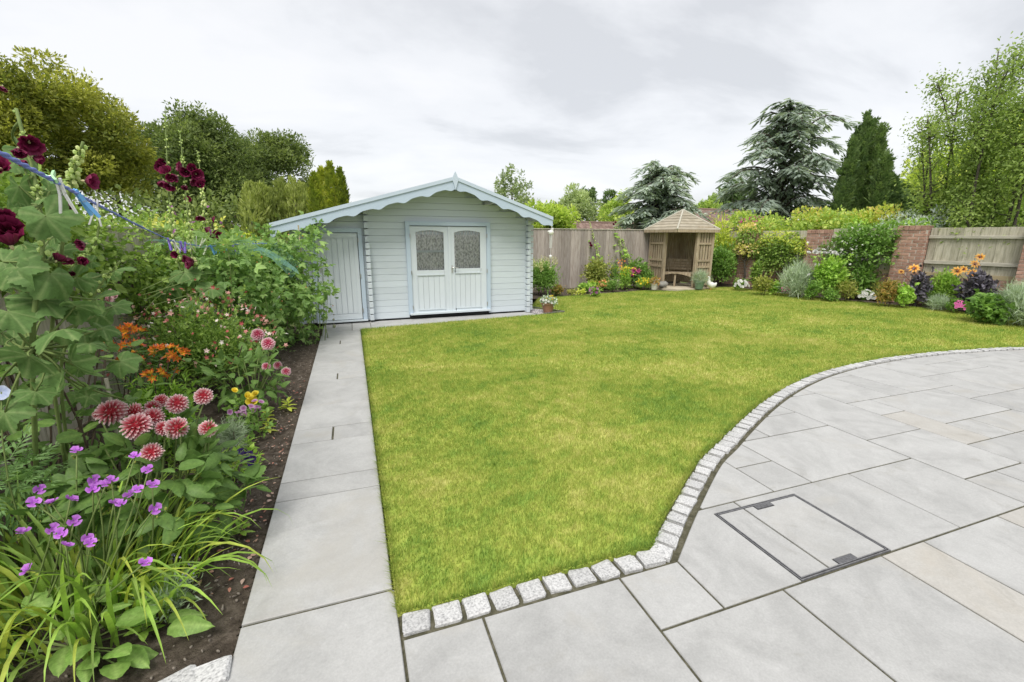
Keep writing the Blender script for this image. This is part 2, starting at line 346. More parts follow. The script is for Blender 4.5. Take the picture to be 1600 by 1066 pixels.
def lawn_mat(name, blade):
    m, t, out = newmat(name)
    g = N(t, 'ShaderNodeNewGeometry')
    n1 = N(t, 'ShaderNodeTexNoise', Scale=0.9, Detail=5.0, Roughness=0.68); n2 = N(t, 'ShaderNodeTexNoise', Scale=6.5, Detail=4.0, Roughness=0.6)
    mp = N(t, 'ShaderNodeMapping'); mp.inputs['Scale'].default_value = (1.0, 1.25, 0)
    t.links.new(g.outputs['Position'], mp.inputs[0]); t.links.new(mp.outputs[0], n1.inputs['Vector']); t.links.new(mp.outputs[0], n2.inputs['Vector'])
    a = N(t, 'ShaderNodeMath', operation='MULTIPLY_ADD'); a.inputs[1].default_value = 0.45; t.links.new(n2.outputs[0], a.inputs[0])
    b = N(t, 'ShaderNodeMath', operation='MULTIPLY'); b.inputs[1].default_value = 0.75; t.links.new(n1.outputs[0], b.inputs[0]); t.links.new(b.outputs[0], a.inputs[2])
    v = a.outputs[0]
    if blade:
        at = N(t, 'ShaderNodeAttribute', attribute_name='rnd'); c2 = N(t, 'ShaderNodeMath', operation='MULTIPLY_ADD'); c2.inputs[1].default_value = 0.24; t.links.new(at.outputs['Fac'], c2.inputs[0])
        s0 = N(t, 'ShaderNodeMath', operation='SUBTRACT'); s0.inputs[1].default_value = 0.12; t.links.new(v, s0.inputs[0]); t.links.new(s0.outputs[0], c2.inputs[2]); v = c2.outputs[0]
    rp = ramp(t, [(.155,.275,.05),(.25,.36,.06),(.365,.425,.08),(.50,.50,.145),(.61,.57,.25)], [.38, .50, .62, .74, .86]); t.links.new(v, rp.inputs[0])
    p = N(t, 'ShaderNodeBsdfPrincipled', Roughness=0.6); p.inputs['Specular IOR Level'].default_value = 0.2; t.links.new(rp.outputs[0], p.inputs['Base Color'])
    if blade:
        tr = N(t, 'ShaderNodeBsdfTranslucent'); t.links.new(rp.outputs[0], tr.inputs[0]); ms = N(t, 'ShaderNodeMixShader'); ms.inputs[0].default_value = .35
        t.links.new(p.outputs[0], ms.inputs[1]); t.links.new(tr.outputs[0], ms.inputs[2]); t.links.new(ms.outputs[0], out.inputs[0])
    else: t.links.new(p.outputs[0], out.inputs[0])
    return m
M_LAWN = lawn_mat('lawn_thatch', False); M_BLADE = lawn_mat('lawn_blades', True)
M_FIELD = mat_noise('rough_ground', [(.05,.08,.02),(.09,.12,.035),(.13,.13,.06)], scale=.6, rough=.95, coord='World')
def sheet(name, poly, z, mat, kind='structure', parent=None):
    m = MB(); m.prism(poly, z-0.3, z); return mkobj(name, m.mesh(name, mat), kind=kind, parent=parent)
def ccw(p):
    p = np.asarray(p, float); a = np.sum(p[:, 0]*np.roll(p[:, 1], -1)-np.roll(p[:, 0], -1)*p[:, 1]); return p if a > 0 else p[::-1]
# far ground to the horizon
m = MB(); m.prism([(-900,-900),(900,-900),(900,900),(-900,900)], -.5, -.12); mkobj('ground', m.mesh('ground', M_FIELD), kind='structure')
# outer edge of the patio (joint to the setts)
CX = np.array([1.50,1.60,1.97,2.54,2.91,3.25,3.95,4.67,5.39,6.0,6.6,7.4,8.3,9.4,10.1,11.5,13.0,16.0])*K
CY = np.array([1.62,1.70,1.98,2.38,2.575,2.76,3.115,3.42,3.655,3.79,3.875,3.925,3.90,3.77,3.62,3.2,2.6,1.2])*K
def smooth_curve(X, Y, n=400):
    # Catmull-Rom through the points, resampled by length
    P = np.c_[X, Y]; out = []
    for i in range(len(P)-1):
        p0, p1, p2, p3 = P[max(i-1, 0)], P[i], P[i+1], P[min(i+2, len(P)-1)]
        for q in np.linspace(0, 1, 12, endpoint=False):
            out.append(.5*((2*p1)+(-p0+p2)*q+(2*p0-5*p1+4*p2-p3)*q*q+(-p0+3*p1-3*p2+p3)*q**3))
    out.append(P[-1]); out = np.array(out); L = np.r_[0, np.cumsum(np.linalg.norm(np.diff(out, axis=0), axis=1))]
    s = np.linspace(0, L[-1], n); return np.c_[np.interp(s, L, out[:, 0]), np.interp(s, L, out[:, 1])], L[-1]
CUR, CLEN = smooth_curve(CX, CY)
ctop = lambda x: np.interp(x, CUR[:, 0], CUR[:, 1])
JG = 0.0055                                      # half joint
MHX0, MHX1, MHY0, MHY1 = 2.045*K, 2.725*K, 1.322*K, 1.915*K      # inspection cover
patio_base = MB()
pb = [(GX(0), -3), (15, -3), (15, 1.2)]+[tuple(q) for q in CUR[::-4] if q[0] < 14]+[(CUR[0][0], CUR[0][1]+.0), (GX(0), GY(1)+.12)]
patio_base.prism(ccw(pb), -.2, -.008); patio = mkobj('patio', patio_base.mesh('patio', M_MORTAR), kind='structure')
def slab(parent, poly, mat, z=0.0, name='slab', bev=.0035):
    poly = ccw(poly); c = poly.mean(0)
    m = MB(); m.prism(poly-c, -.03, 0, bev=bev)
    o = mkobj(name, m.mesh(name, mat), parent=parent, loc=(c[0], c[1], z+random.uniform(-.001, .001)))
    return o
def grid_slab(i0, i1, j0, j1, buff=False, notch=0):
    x0, x1 = GX(i0)+JG, GX(i1)-JG; y0 = (GY(j0) if j0 >= 0 else j0)+JG; y1 = GY(j1)-JG
    xs = np.linspace(x0, x1, 41)
    top = np.minimum(y1, np.where(xs > GX(4)-.001, ctop(xs)-JG*1.2, y1)); ok = top-y0 > .01
    if ok.sum() < 2: return
    xs, top = xs[ok], top[ok]; a, b, my = MHX0-.004, MHX1+.004, MHY1+.004
    bot = [(xs[0], y0), (xs[-1], y0)]
    if notch == 1: bot = [(xs[0], y0), (a, y0), (a, my), (xs[-1], my)]
    if notch == 2: bot = [(xs[0], my), (b, my), (b, y0), (xs[-1], y0)]
    pts = bot+[(p, q) for p, q in zip(xs[::-1], top[::-1])]; P = []
    for k in range(len(pts)):
        u, v, w = np.array(pts[k-1]), np.array(pts[k]), np.array(pts[(k+1) % len(pts)])
        if np.linalg.norm(v-u) < 1e-6: continue
        if abs((v-u)[0]*(w-v)[1]-(v-u)[1]*(w-v)[0]) > 1e-8: P.append(pts[k])
    if len(P) >= 3: slab(patio, P, M_BUFF if buff else M_SLAB)
SL = [(0,1,-2.6,1),(1,3,-2.6,1),(3,4,0,1),(3,5,-1.2,0),(5,7,-1.2,0),(7,8,-1.2,0,1),(8,10,-1.2,0),(10,12,-1.2,0,1),(12,14,-1.2,0),(14,17,-1.2,0),(17,20,-1.2,0),(20,24,-1.2,0),
 (4,6,0,2,0,1),(6,9,0,2,0,2),(9,11,0,2),(11,12,0,1),(12,13,0,1),(11,13,1,3),(13,15,0,2),(15,16,0,2),(16,18,0,2),(18,21,0,2),
 (5,7,2,4),(7,8,2,3),(7,8,3,5),(8,11,2,4),(8,9,4,6),(9,11,4,5),(9,11,5,7),(11,13,3,6),(11,13,6,8),(13,14,4,5),(13,14,2,4,1),(14,17,3,5),(14,15,2,3),(15,17,2,3),
 (13,15,5,9),(15,16,5,7),(15,16,7,9),(16,18,5,9),(17,18,4,5),(18,19,4,6),(17,19,2,4),(18,20,6,9),(20,22,6,7),(20,22,7,9),(19,22,4,6),(19,21,2,4),(22,24,4,7),(22,24,7,9),(21,23,2,4),(24,26,4,6),(24,26,6,9),(23,26,2,4),(21,24,0,2),(24,27,0,2),(26,29,2,4),(26,28,4,9),(28,31,4,9),(29,33,2,4),(27,31,0,2),(31,35,0,2)]
for q in SL:
    grid_slab(q[0], q[1], q[2], q[3], bool(len(q) > 4 and q[4]), q[5] if len(q) > 5 else 0)
# setts
setts = MB(); nrmc = nrm(np.c_[-np.gradient(CUR[:, 1]), np.gradient(CUR[:, 0])])
IN = CUR+nrmc*.135
bandpoly = [tuple(q) for q in CUR]+[tuple(q) for q in IN[::-1]]
setts.prism(ccw(bandpoly), -.2, -.016); setts.prism([(GX(0)-.005, GY(1)-.002),(GX(4)+.06, GY(1)-.002),(GX(4)+.06, GY(1)+.115),(GX(0)-.005, GY(1)+.115)], -.2, -.0165)
sett_edging = mkobj('sett_edging', setts.mesh('sett_edging', M_MORTAR), kind='structure')
def sett_mesh(seed):
    bm = bmesh.new(); bmesh.ops.create_cube(bm, size=1); bmesh.ops.bevel(bm, geom=bm.edges[:], offset=.09, segments=2, profile=.6, affect='EDGES')
    rg = random.Random(seed); sk = [rg.uniform(-.1, .1) for _ in range(4)]
    for v in bm.verts:
        v.co.x += sk[0]*v.co.y+sk[1]*v.co.x*v.co.y; v.co.y += sk[2]*v.co.x*.6
        v.co += Vector((rg.uniform(-.035, .035), rg.uniform(-.035, .035), rg.uniform(-.06, .06)))
    me = bpy.data.meshes.new('sett'); bm.to_mesh(me); bm.free(); me.polygons.foreach_set('use_smooth', [False]*len(me.polygons)); me.materials.append(M_GRAN); return me
SM = [sett_mesh(i) for i in range(6)]
def put_sett(p, ang, ln, wd):
    m4 = Matrix.Translation((p[0], p[1], -.028+random.uniform(-.002, .003))) @ Matrix.Rotation(ang+random.uniform(-.05, .05), 4, 'Z') @ Matrix.Diagonal((ln, wd, .068, 1))
    mkobj('sett', random.choice(SM), parent=sett_edging, M4=m4)
x = GX(0)+.062; 
for k in range(10):
    put_sett((x, GY(1)+.061), 0, random.uniform(.098, .112), random.uniform(.088, .10)); x += .1235
seg = np.linalg.norm(np.diff(CUR, axis=0), axis=1); Lc = np.r_[0, np.cumsum(seg)]
s = .045
while s < CLEN-.3 and s < 12:
    k = min(np.searchsorted(Lc, s), len(CUR)-2); p = CUR[k]+nrmc[k]*.076; tg = CUR[k+1]-CUR[k]
    put_sett(p, math.atan2(tg[1], tg[0]), random.uniform(.076, .090), random.uniform(.088, .102)); s += .103
# inspection cover set into the paving
M_STEEL = mat_noise('galvanised_steel', [(.16,.16,.17),(.30,.30,.31)], scale=40, rough=.5, metal=.5)
M_RUBBER = mat_noise('dark_grey_plastic', [(.09,.09,.095),(.16,.16,.17)], scale=60, rough=.6, bump=.4)
mhc = ((MHX0+MHX1)/2, (MHY0+MHY1)/2); hx, hy = (MHX1-MHX0)/2, (MHY1-MHY0)/2
mh = empty('inspection_cover', (*mhc, 0), 'recessed square steel inspection cover filled with paving, set in the patio', 'manhole cover')
def rim(name, ax, ay, w, z, mat):
    m = MB()
    for sx_, sy_ in ((1, 0), (-1, 0), (0, 1), (0, -1)):
        if sx_: m.box((sx_*(ax-w/2), 0, z-.02), (w/2, ay, .02))
        else: m.box((0, sy_*(ay-w/2), z-.02), (ax-w*1.001, w/2, .02))
    return mkobj(name, m.mesh(name, mat), parent=mh)
rim('outer_frame', hx, hy, .004, .0015, M_STEEL); rim('inner_tray', hx-.0105, hy-.0105, .004, .002, M_STEEL)
m = MB(); m.box((0, 0, -.03), (hx-.007, hy-.007, .015)); mkobj('tray_base', m.mesh('tray_base', M_RUBBER), parent=mh)
xj = GX(6)-mhc[0]-.0
ix, iy = hx-.0175, hy-.0175
for a, b in ((-ix, xj-.006), (xj+.006, ix)):
    m = MB(); 
    if b > 0 and a > -ix: # large inlay with two notches for the lifting plates
        m.prism(ccw([(a,-iy),(a+.06,-iy),(a+.06,-iy+.035),(a+.19,-iy+.035),(a+.19,-iy),(b,-iy),(b,iy),(a+.19,iy),(a+.19,iy-.035),(a+.06,iy-.035),(a+.06,iy),(a,iy)]), -.03, 0, bev=.002)
    else: m.prism([(a,-iy),(b,-iy),(b,iy),(a,iy)], -.03, 0, bev=.002)
    mkobj('inlay_slab', m.mesh('inlay_slab', M_SLAB), parent=mh)
for s_ in (-1, 1):
    m = MB(); m.box((xj+.006+.125, s_*(iy-.014), -.008), (.06, .016, .0105)); m.box((xj+.006+.125, s_*(iy-.014), .001), (.022, .006, .003)); mkobj('lifting_plate', m.mesh('lifting_plate', M_RUBBER), parent=mh)
# garden path
PXL, PXR = -.58*K, .075*K
pm = MB(); pm.prism([(PXL+.004, -3),(GX(0)-.001, -3),(GX(0)-.001, GY(1)+.13),(PXR, GY(1)+.13),(PXR, 8.2),(PXL+.004, 8.2)], -.2, -.010); path = mkobj('path', pm.mesh('path', M_MORTAR), kind='structure')
py = np.array([-.6, 0.9, 1.952, 2.955, 3.2, 3.83, 4.12, 4.72, 5.58, 5.84, 6.40, 7.48, 7.76, 8.55])*K
for k in range(len(py)-1):
    a, b = py[k]+(.009 if k == 2 else .0045), py[k+1]-.0045; xr = GX(0)-.006 if b < 1.8 else PXR
    if k in (5, 8, 11):
        xm = -.26*K; slab(path, [(PXL, a),(xm-.007, a),(xm-.007, b),(PXL, b)], M_SLAB); slab(path, [(xm+.007, a),(xr, a),(xr, b),(xm+.007, b)], M_SLAB)
    elif b > 1.5 and a < 1.6: # slab that steps where the setts start
        slab(path, [(PXL, a),(GX(0)-.006, a),(GX(0)-.006, b),(PXL, b)], M_SLAB)
    else: slab(path, [(PXL, a),(xr, a),(xr, b),(PXL, b)], M_SLAB)
# paving strip in front of the summerhouse
TH = math.radians(2.0); SP0 = np.array([-.5, 8.22, 0.0]); SE = np.array([math.cos(TH), math.sin(TH), 0]); SN = np.array([-math.sin(TH), math.cos(TH), 0])
def shp(s, d=0.0, z=0.0): return SP0+SE*s+SN*d+np.array([0, 0, z])
strip = MB(); fr = lambda x: np.interp(x, [-.6, PXR, 3.5], [7.55, 7.55, 7.93])
back = lambda x: np.interp(x, [-.6, 4], [8.215, 8.37])
strip.prism(ccw([(PXL, 7.55),(3.45, fr(3.45)),(3.3, back(3.3)),(PXL, back(-.5))]), -.2, -.011); sstrip = mkobj('paving_strip', strip.mesh('paving_strip', M_MORTAR), kind='structure')
xs = [PXL, -.06, .24, .78, 1.32, 1.6, 1.98, 2.5, 3.3]
for a, b in zip(xs[:-1], xs[1:]):
    f0 = lambda x: max(fr(x), 7.555)
    slab(sstrip, [(a+.004, f0(a)), (b-.004+.1*(b > .3), f0(b)), (b-.004, back(b)-.004), (a+.004-.1*0, back(a)-.004)], M_SLAB, z=.001)
# lawn
back_edge = [(10.9,10.5),(10.45,10.62),(9.6,10.38),(8.55,10.22),(7.75,10.62),(6.53,10.42),(5.6,10.28),(5.05,10.2),(4.3,10.12)]
right_edge = [(11.95,3.4),(11.9,4.48),(11.85,5.3),(11.54,6.5),(11.15,7.55),(10.95,9.0)]
inner = [tuple(q) for q in IN if q[0] > GX(4)+.0 and q[0] < 11.3]
lawn_poly = [(PXR+.008, GY(1)+.118), (GX(4)-.05, GY(1)+.118)]+inner[1::3]+[(11.6, 2.9)]+right_edge+back_edge+[(3.55, 8.75),(3.95, 8.02),(3.5, fr(3.5)-.01),(PXR+.008, 7.54)]
lawn_poly = ccw(lawn_poly)
lm = MB(); lm.prism(lawn_poly, -.2, .004); mkobj('lawn', lm.mesh('lawn', M_LAWN), kind='structure')
def inpoly(P, poly):
    x, y = P[:, 0], P[:, 1]; c = np.zeros(len(P), bool); n = len(poly)
    for i in range(n):
        x1, y1 = poly[i]; x2, y2 = poly[(i+1) % n]
        k = ((y1 > y) != (y2 > y)) & (x < (x2-x1)*(y-y1)/((y2-y1) if y2 != y1 else 1e-9)+x1); c ^= k
    return c
def scatter_lawn():
    out = []
    for (d0, d1, dens, h, w) in ((0, 3.0, 18000, .027, .0032), (3.0, 5.0, 12000, .027, .0045), (5.0, 8.0, 6200, .028, .0065), (8.0, 16, 2600, .028, .011)):
        n = int(dens*math.pi/2*(d1*d1-d0*d0)*0.62); a = RG.random(n)*math.radians(85)-math.radians(2); r = np.sqrt(d0*d0+(d1*d1-d0*d0)*RG.random(n))
        P = np.c_[r*np.sin(a), r*np.cos(a)]; P = P[inpoly(P, lawn_poly)]
        out.append((P, h, w))
    m = MB()
    for P, h, w in out:
        k = len(P); hh = h*(.55+.9*RG.random(k)); az = RG.random(k)*2*np.pi; lean = RG.normal(0, .55, k)
        tip = np.c_[np.cos(az)*lean, np.sin(az)*lean, np.ones(k)]*hh[:, None]
        sd_ = np.c_[-np.sin(az+.6), np.cos(az+.6), np.zeros(k)]*w*.5
        B = np.c_[P, np.full(k, .002)]
        V = np.stack([B-sd_, B+sd_, B+tip], 1).reshape(-1, 3); F = np.arange(3*k).reshape(-1, 3)
        m.add(V, F, np.tile([0, 0, 1.0], k), np.repeat(RG.random(k), 3))
    # ragged fringe over the cut edges
    e = []
    for p, q in zip(lawn_poly, np.roll(lawn_poly, -1, 0)):
        L = np.linalg.norm(q-p); n = int(L*(900 if np.hypot(*((p+q)/2)) < 5 else 350)); u = RG.random(n)[:, None]; dd = nrm(q-p); nn = np.array([dd[1], -dd[0]])
        b = p+(q-p)*u-nn*np.abs(RG.normal(0, .012, (n, 1))); e.append(np.c_[b, np.broadcast_to(nn, (n, 2))])
    e = np.vstack(e); k = len(e); hh = .034*(.5+.8*RG.random(k)); B = np.c_[e[:, :2], np.zeros(k)]
    tip = np.c_[e[:, 2:]*RG.normal(.2, .45, (k, 1)), np.ones(k)]*hh[:, None]; tip[:, :2] += RG.normal(0, .01, (k, 2)); sd_ = np.c_[e[:, 3], -e[:, 2], np.zeros(k)]*.0025
    V = np.stack([B-sd_, B+sd_, B+tip], 1).reshape(-1, 3); m.add(V, np.arange(3*k).reshape(-1, 3), None, np.repeat(RG.random(k)*.5, 3))
    return m
gm = scatter_lawn(); mkobj('lawn_grass', gm.mesh('lawn_grass', M_BLADE), kind='stuff', label='short mown grass of the lawn, green with dry yellow patches', cat='grass')
# soil beds
def bumpy(name, poly, step, z, amp, mat):
    poly = ccw(poly); lo, hi = poly.min(0), poly.max(0); nx, ny = [int((hi[i]-lo[i])/step)+2 for i in (0, 1)]
    X, Y = np.meshgrid(lo[0]+np.arange(nx)*step, lo[1]+np.arange(ny)*step, indexing='ij'); Q = np.c_[X.ravel(), Y.ravel()]
    Z = z+amp*(lump(np.c_[Q*3, Q[:, :1]*0], 2.5, 3)+.7*lump(np.c_[Q*14, Q[:, :1]*0], 2, 5))+RG.normal(0, amp*.25, len(Q))
    idx = np.arange(nx*ny).reshape(nx, ny); a, b, c, d = idx[:-1, :-1].ravel(), idx[1:, :-1].ravel(), idx[1:, 1:].ravel(), idx[:-1, 1:].ravel()
    F = np.r_[np.c_[a, b, c], np.c_[a, c, d]]; cen = Q[F].mean(1); F = F[inpoly(cen, poly)]
    m = MB(); m.add(np.c_[Q, Z], F); return mkobj(name, m.mesh(name, mat, True), kind='structure')
FLX = -2.15                                       # left boundary fence
bumpy('soil_bed_left', [(FLX-.2, -.5),(PXL-.002, -.5),(PXL-.002, 8.2),(FLX-.2, 8.9)], .035, -.028, .018, M_SOIL)
bumpy('soil_bed_back', [(10.75,10.62),(10.45,10.66),(9.6,10.42),(8.55,10.25),(7.75,10.66),(6.53,10.45),(5.6,10.31),(5.05,10.24),(3.7,10.1),(3.7,12.2),(10.75,12.2)], .07, -.012, .022, M_SOIL)
bumpy('soil_bed_right', [(11.95,3.0),(11.9,4.5),(11.87,5.3),(11.57,6.5),(11.18,7.55),(10.98,9.0),(10.75,10.62),(10.75,12.2),(13.2,12.2),(13.4,3.0)], .07, -.012, .022, M_SOIL)
# scraps on the soil: fallen petals, stones and crumbs
M_PEB = mat_noise('pebbles', [(.12,.10,.08),(.22,.19,.16),(.38,.34,.3)], scale=3, coord='World', rough=.85)
M_PETAL = mat_leaf('fallen_petals', [(.35,.06,.06),(.55,.25,.18),(.6,.4,.3),(.65,.5,.45)], rough=.8, trans=.1, gain=.8)
def ico(sub=1):
    bm = bmesh.new(); bmesh.ops.create_icosphere(bm, subdivisions=sub, radius=1); V = np.array([v.co[:] for v in bm.verts]); F = np.array([[v.index for v in f.verts] for f in bm.faces]); bm.free(); return V, F, np.zeros(len(V))
T_ICO = ico(1); T_ICO2 = ico(2)
m = MB(); n = 900; P = np.c_[PXL-.02-np.abs(RG.normal(0, .35, n)), 1.0+RG.random(n)*5.5, np.full(n, -.024)]; P = P[P[:, 0] > -1.7]; n = len(P)
m.inst(T_ICO, P, basis(rdir(n), rdir(n)), np.c_[RG.uniform(.003, .010, n), RG.uniform(.003, .009, n), RG.uniform(.002, .006, n)]); mkobj('soil_pebbles', m.mesh('soil_pebbles', M_PEB), kind='stuff', label='small stones and crumbs on the dark soil of the left bed', cat='pebbles')
m = MB()
for n, y0, y1 in ((60, 1.95, 2.9), (110, 2.9, 5.0)):
    P = np.c_[PXL-.03-np.abs(RG.normal(0, .13, n)), RG.uniform(y0, y1, n), np.full(n, .0)]; P[:, 2] = -.012+RG.random(n)*.006
    m.inst(T_OV, P, basis(nrm(RG.normal(size=(n, 3))*[1, 1, .15]), nrm(RG.normal(0, .3, (n, 3))+[0, 0, 1])), RG.uniform(.016, .036, n)*(1 if y0 < 2.5 else .7))
mkobj('fallen_petals', m.mesh('fallen_petals', M_PETAL), kind='stuff', label='scattered pink and brown fallen petals on the soil beside the path', cat='petals')
# gravel beside the summerhouse
GP = [(3.36, 8.38),(3.4, fr(3.4)+.02),(3.5, fr(3.5)),(3.97, 8.02),(3.58, 8.76),(3.6, 11.2),(3.3, 11.2)]
gb = MB(); gb.prism(ccw(GP), -.2, -.004); mkobj('gravel_strip', gb.mesh('gravel_strip', mat_noise('gravel_base', [(.2,.19,.19),(.4,.38,.38)], scale=60, coord='World')), kind='structure')
m = MB(); P = np.c_[RG.uniform(3.25, 4.1, 5500), RG.uniform(7.8, 10.3, 5500)]; P = P[inpoly(P, ccw(GP))]; n = len(P)
m.inst(T_ICO, np.c_[P, np.full(n, .0)], basis(rdir(n), rdir(n)), np.c_[RG.uniform(.006, .013, n), RG.uniform(.006, .012, n), RG.uniform(.005, .009, n)])
mkobj('gravel_stones', m.mesh('gravel_stones', mat_noise('slate_gravel', [(.25,.23,.25),(.42,.39,.4),(.6,.58,.57)], scale=40, coord='World', rndattr=.4)), kind='stuff', label='grey and mauve gravel stones beside the summerhouse corner', cat='gravel')
m = MB(); q0, q1 = np.array([3.985, 8.025]), np.array([3.585, 8.76])
for a, b in ((q0, q1), (q1, np.array([3.61, 10.1])), (np.array([3.5, fr(3.5)-.004]), q0)):
    d = b-a; L = np.linalg.norm(d); m.box((*((a+b)/2), .005), (L/2, .012, .03), rotz(math.atan2(d[1], d[0])))
M_EDGE = mat_noise('dark_edging', [(.12,.11,.1),(.2,.19,.17)], scale=20)
mkobj('gravel_edging', m.mesh('gravel_edging', M_EDGE), label='thin dark edging strip between gravel and lawn', cat='edging')
# a few setts at the front of the left bed
for k, (px_, py_, a) in enumerate(((322, 1058, .25), (270, 1075, .3))):
    p = gnd(px_, py_, .01); mm = Matrix.Translation((p[0], p[1], -.02)) @ Matrix.Rotation(a, 4, 'Z') @ Matrix.Diagonal((.14, .10, .08, 1))
    mkobj('granite_sett', SM[k], M4=mm, label=('pale granite sett at the front corner of the flower bed, touching the path', 'pale granite sett at the photo bottom edge, second from the path')[k], cat='stone', group='loose setts at the bed front')
# ============================================================ summerhouse
M_WHITE = mat_noise('white_painted_timber', [(.53,.585,.625),(.56,.615,.655),(.58,.635,.675)], scale=3, stretch=(.8, 6, 14), rough=.55, spec=.3, bump=.15, bscale=12, objvar=.045)
M_DOORW = mat_noise('white_door_paint', [(.57,.62,.655),(.60,.65,.685)], scale=3, rough=.5, spec=.3, objvar=.02)
M_BLUE = mat_noise('pale_blue_paint', [(.43,.52,.61),(.47,.555,.645)], scale=3, rough=.5, spec=.3, objvar=.03)
M_TRIM = mat_noise('pale_blue_white_paint', [(.48,.56,.645),(.52,.60,.68)], scale=3, rough=.5, spec=.3)
M_SOFFIT = mat_noise('roof_boards', [(.42,.43,.42),(.48,.49,.48)], scale=4, rough=.7)
M_FELT = mat_noise('roof_felt', [(.16,.16,.16),(.24,.24,.24)], scale=30, rough=.9)
M_METAL = mat_noise('brushed_metal', [(.45,.45,.44),(.6,.6,.58)], scale=30, rough=.35, metal=.8)
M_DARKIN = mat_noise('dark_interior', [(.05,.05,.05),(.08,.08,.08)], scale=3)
SH = empty('summerhouse', SP0, 'white timber summerhouse with pale blue trim and scalloped roof edge', 'summerhouse'); SH.rotation_euler = (0, 0, TH)
# local frame: x along front, y into the house, z up. wall face at y=0
DEP = 3.0; RS, RZ = 2.25, 2.47; SLL, SLR = .279, .336     # ridge and the two roof slopes
roofz = lambda s: RZ-(SLL*(RS-s) if s < RS else SLR*(s-RS))
def board_mesh(h, d=.028, c=.0038):
    m = MB(); pr = [(0, c*.4), (-c, c), (-c, h-c), (0, h-c*.4)]     # (y, z) profile of the face with v joints
    V = []; 
    for x in (0, 1):
        for y, z in pr: V.append((x, y, z))
        V += [(x, d, h-.001), (x, d, .001)]
    F = []
    for i in range(6):
        j = (i+1) % 6; F += [(i, i+6, j+6), (i, j+6, j)]
    for o, sg in ((0, 1), (6, -1)):
        for i in range(1, 5): F.append((o, o+i, o+i+1) if sg > 0 else (o, o+i+1, o+i))
    m.add(V, [(f[0], f[2], f[1]) for f in F]); return m.mesh('board', M_WHITE)
PIT = .113; BM = board_mesh(PIT)
def board(s0, s1, z): mkobj('board', BM, parent=SH, M4=Matrix.Translation((s0, 0, z)) @ Matrix.Diagonal((s1-s0, 1, 1, 1)))
nrow = 22
for k in range(nrow):
    z = .03+k*PIT; zt = z+PIT
    a, b = .80, 3.80
    # stay under the roof
    lim0 = RS-(RZ-.085-zt)/SLL; lim1 = RS+(RZ-.085-zt)/SLR
    a2, b2 = max(a, lim0), min(b, lim1)
    if b2-a2 > .1:
        if zt < 1.70: board(a2, 1.452, z); board(2.998, b2, z)
        elif z < 1.70: board(a2, 1.44, z); board(3.01, b2, z)
        else: board(a2, b2, z)
    a, b = -.34, .765; a2 = max(a, lim0)
    if b-a2 > .08:
        if z < 1.55: board(a2, -.085, z) if a2 < -.1 else None; board(.695, b, z)
        else: board(a2, b, z)
# solid backing, side and rear walls
for s0, s1 in ((-.34, -.1), (.70, 1.45), (3.0, 3.8)):
    m = MB(); m.box(((s0+s1)/2, .05, .9), ((s1-s0)/2, .02, .88)); mkobj('wall_core', m.mesh('wall_core', M_WHITE), parent=SH)
gv = [(-.345, .05), (3.80, .05)]; gt = [(s, roofz(s)-.078) for s in (3.80, RS, -.345)]
m = MB()
for yy in (.035, .065):
    pass
pl = [(-.34, 1.52), (3.80, 1.52)]+gt
V = [(x_, y_, z_) for y_ in (.032, .05) for x_, z_ in pl]; m.add(V, [(0,1,2),(0,2,3),(0,3,4),(5,7,6),(5,8,7),(5,9,8)]+[t_ for i in range(5) for t_ in ((i, i+5, (i+1) % 5+5), (i, (i+1) % 5+5, (i+1) % 5))])
mkobj('gable_lining', m.mesh('gable_lining', M_WHITE), parent=SH)
def side_wall(x, ztop):
    for k in range(int((ztop-.03)/PIT)+1):
        z = .03+k*PIT
        if z+PIT > ztop+.02: break
        mkobj('side_board', BM, parent=SH, M4=Matrix.Translation((x, 0 if x > 1 else DEP, z)) @ Matrix.Rotation(math.pi/2 if x > 1 else -math.pi/2, 4, 'Z') @ Matrix.Diagonal((DEP, 1, 1, 1)))
side_wall(3.80, 1.83); side_wall(-.34, 1.64)
m = MB(); m.box((1.73, DEP, .95), (2.05, .02, .90)); mkobj('rear_wall', m.mesh('rear_wall', M_WHITE), parent=SH)
# crossed log ends at the corners
def logend(x, y, z, w=.034, d=.06, h=PIT*.84):
    m = MB(); m.prism([(-w,-d),(w,-d),(w,d),(-w,d)], -h/2, h/2, bev=.008); return m
LE = logend(0, 0, 0).mesh('log_end', M_WHITE)
LE2 = logend(0, 0, 0, .055, .034).mesh('log_end', M_WHITE)
for k in range(18):
    z = .03+PIT*(k+.5)
    if z < 2.02: mkobj('log_end', LE, parent=SH, loc=(.782, -.055, z))
    if z < 1.83:
        mkobj('log_end', LE2, parent=SH, loc=(3.855, .0, z)); mkobj('log_end', LE, parent=SH, loc=(3.79, -.052, z-PIT*.25))
    if z < 1.62: mkobj('log_end', LE, parent=SH, loc=(-.36, -.052, z))
# purlins carrying the overhang
for s in (-.36, .30, .782, 1.42, 2.25, 2.95, 3.80):
    z = roofz(s)-.125; m = MB()
    m.box((s, DEP/2-.2, z), (.035, DEP/2+.22+.0, .05)); mkobj('purlin', m.mesh('purlin', M_SOFFIT), parent=SH)
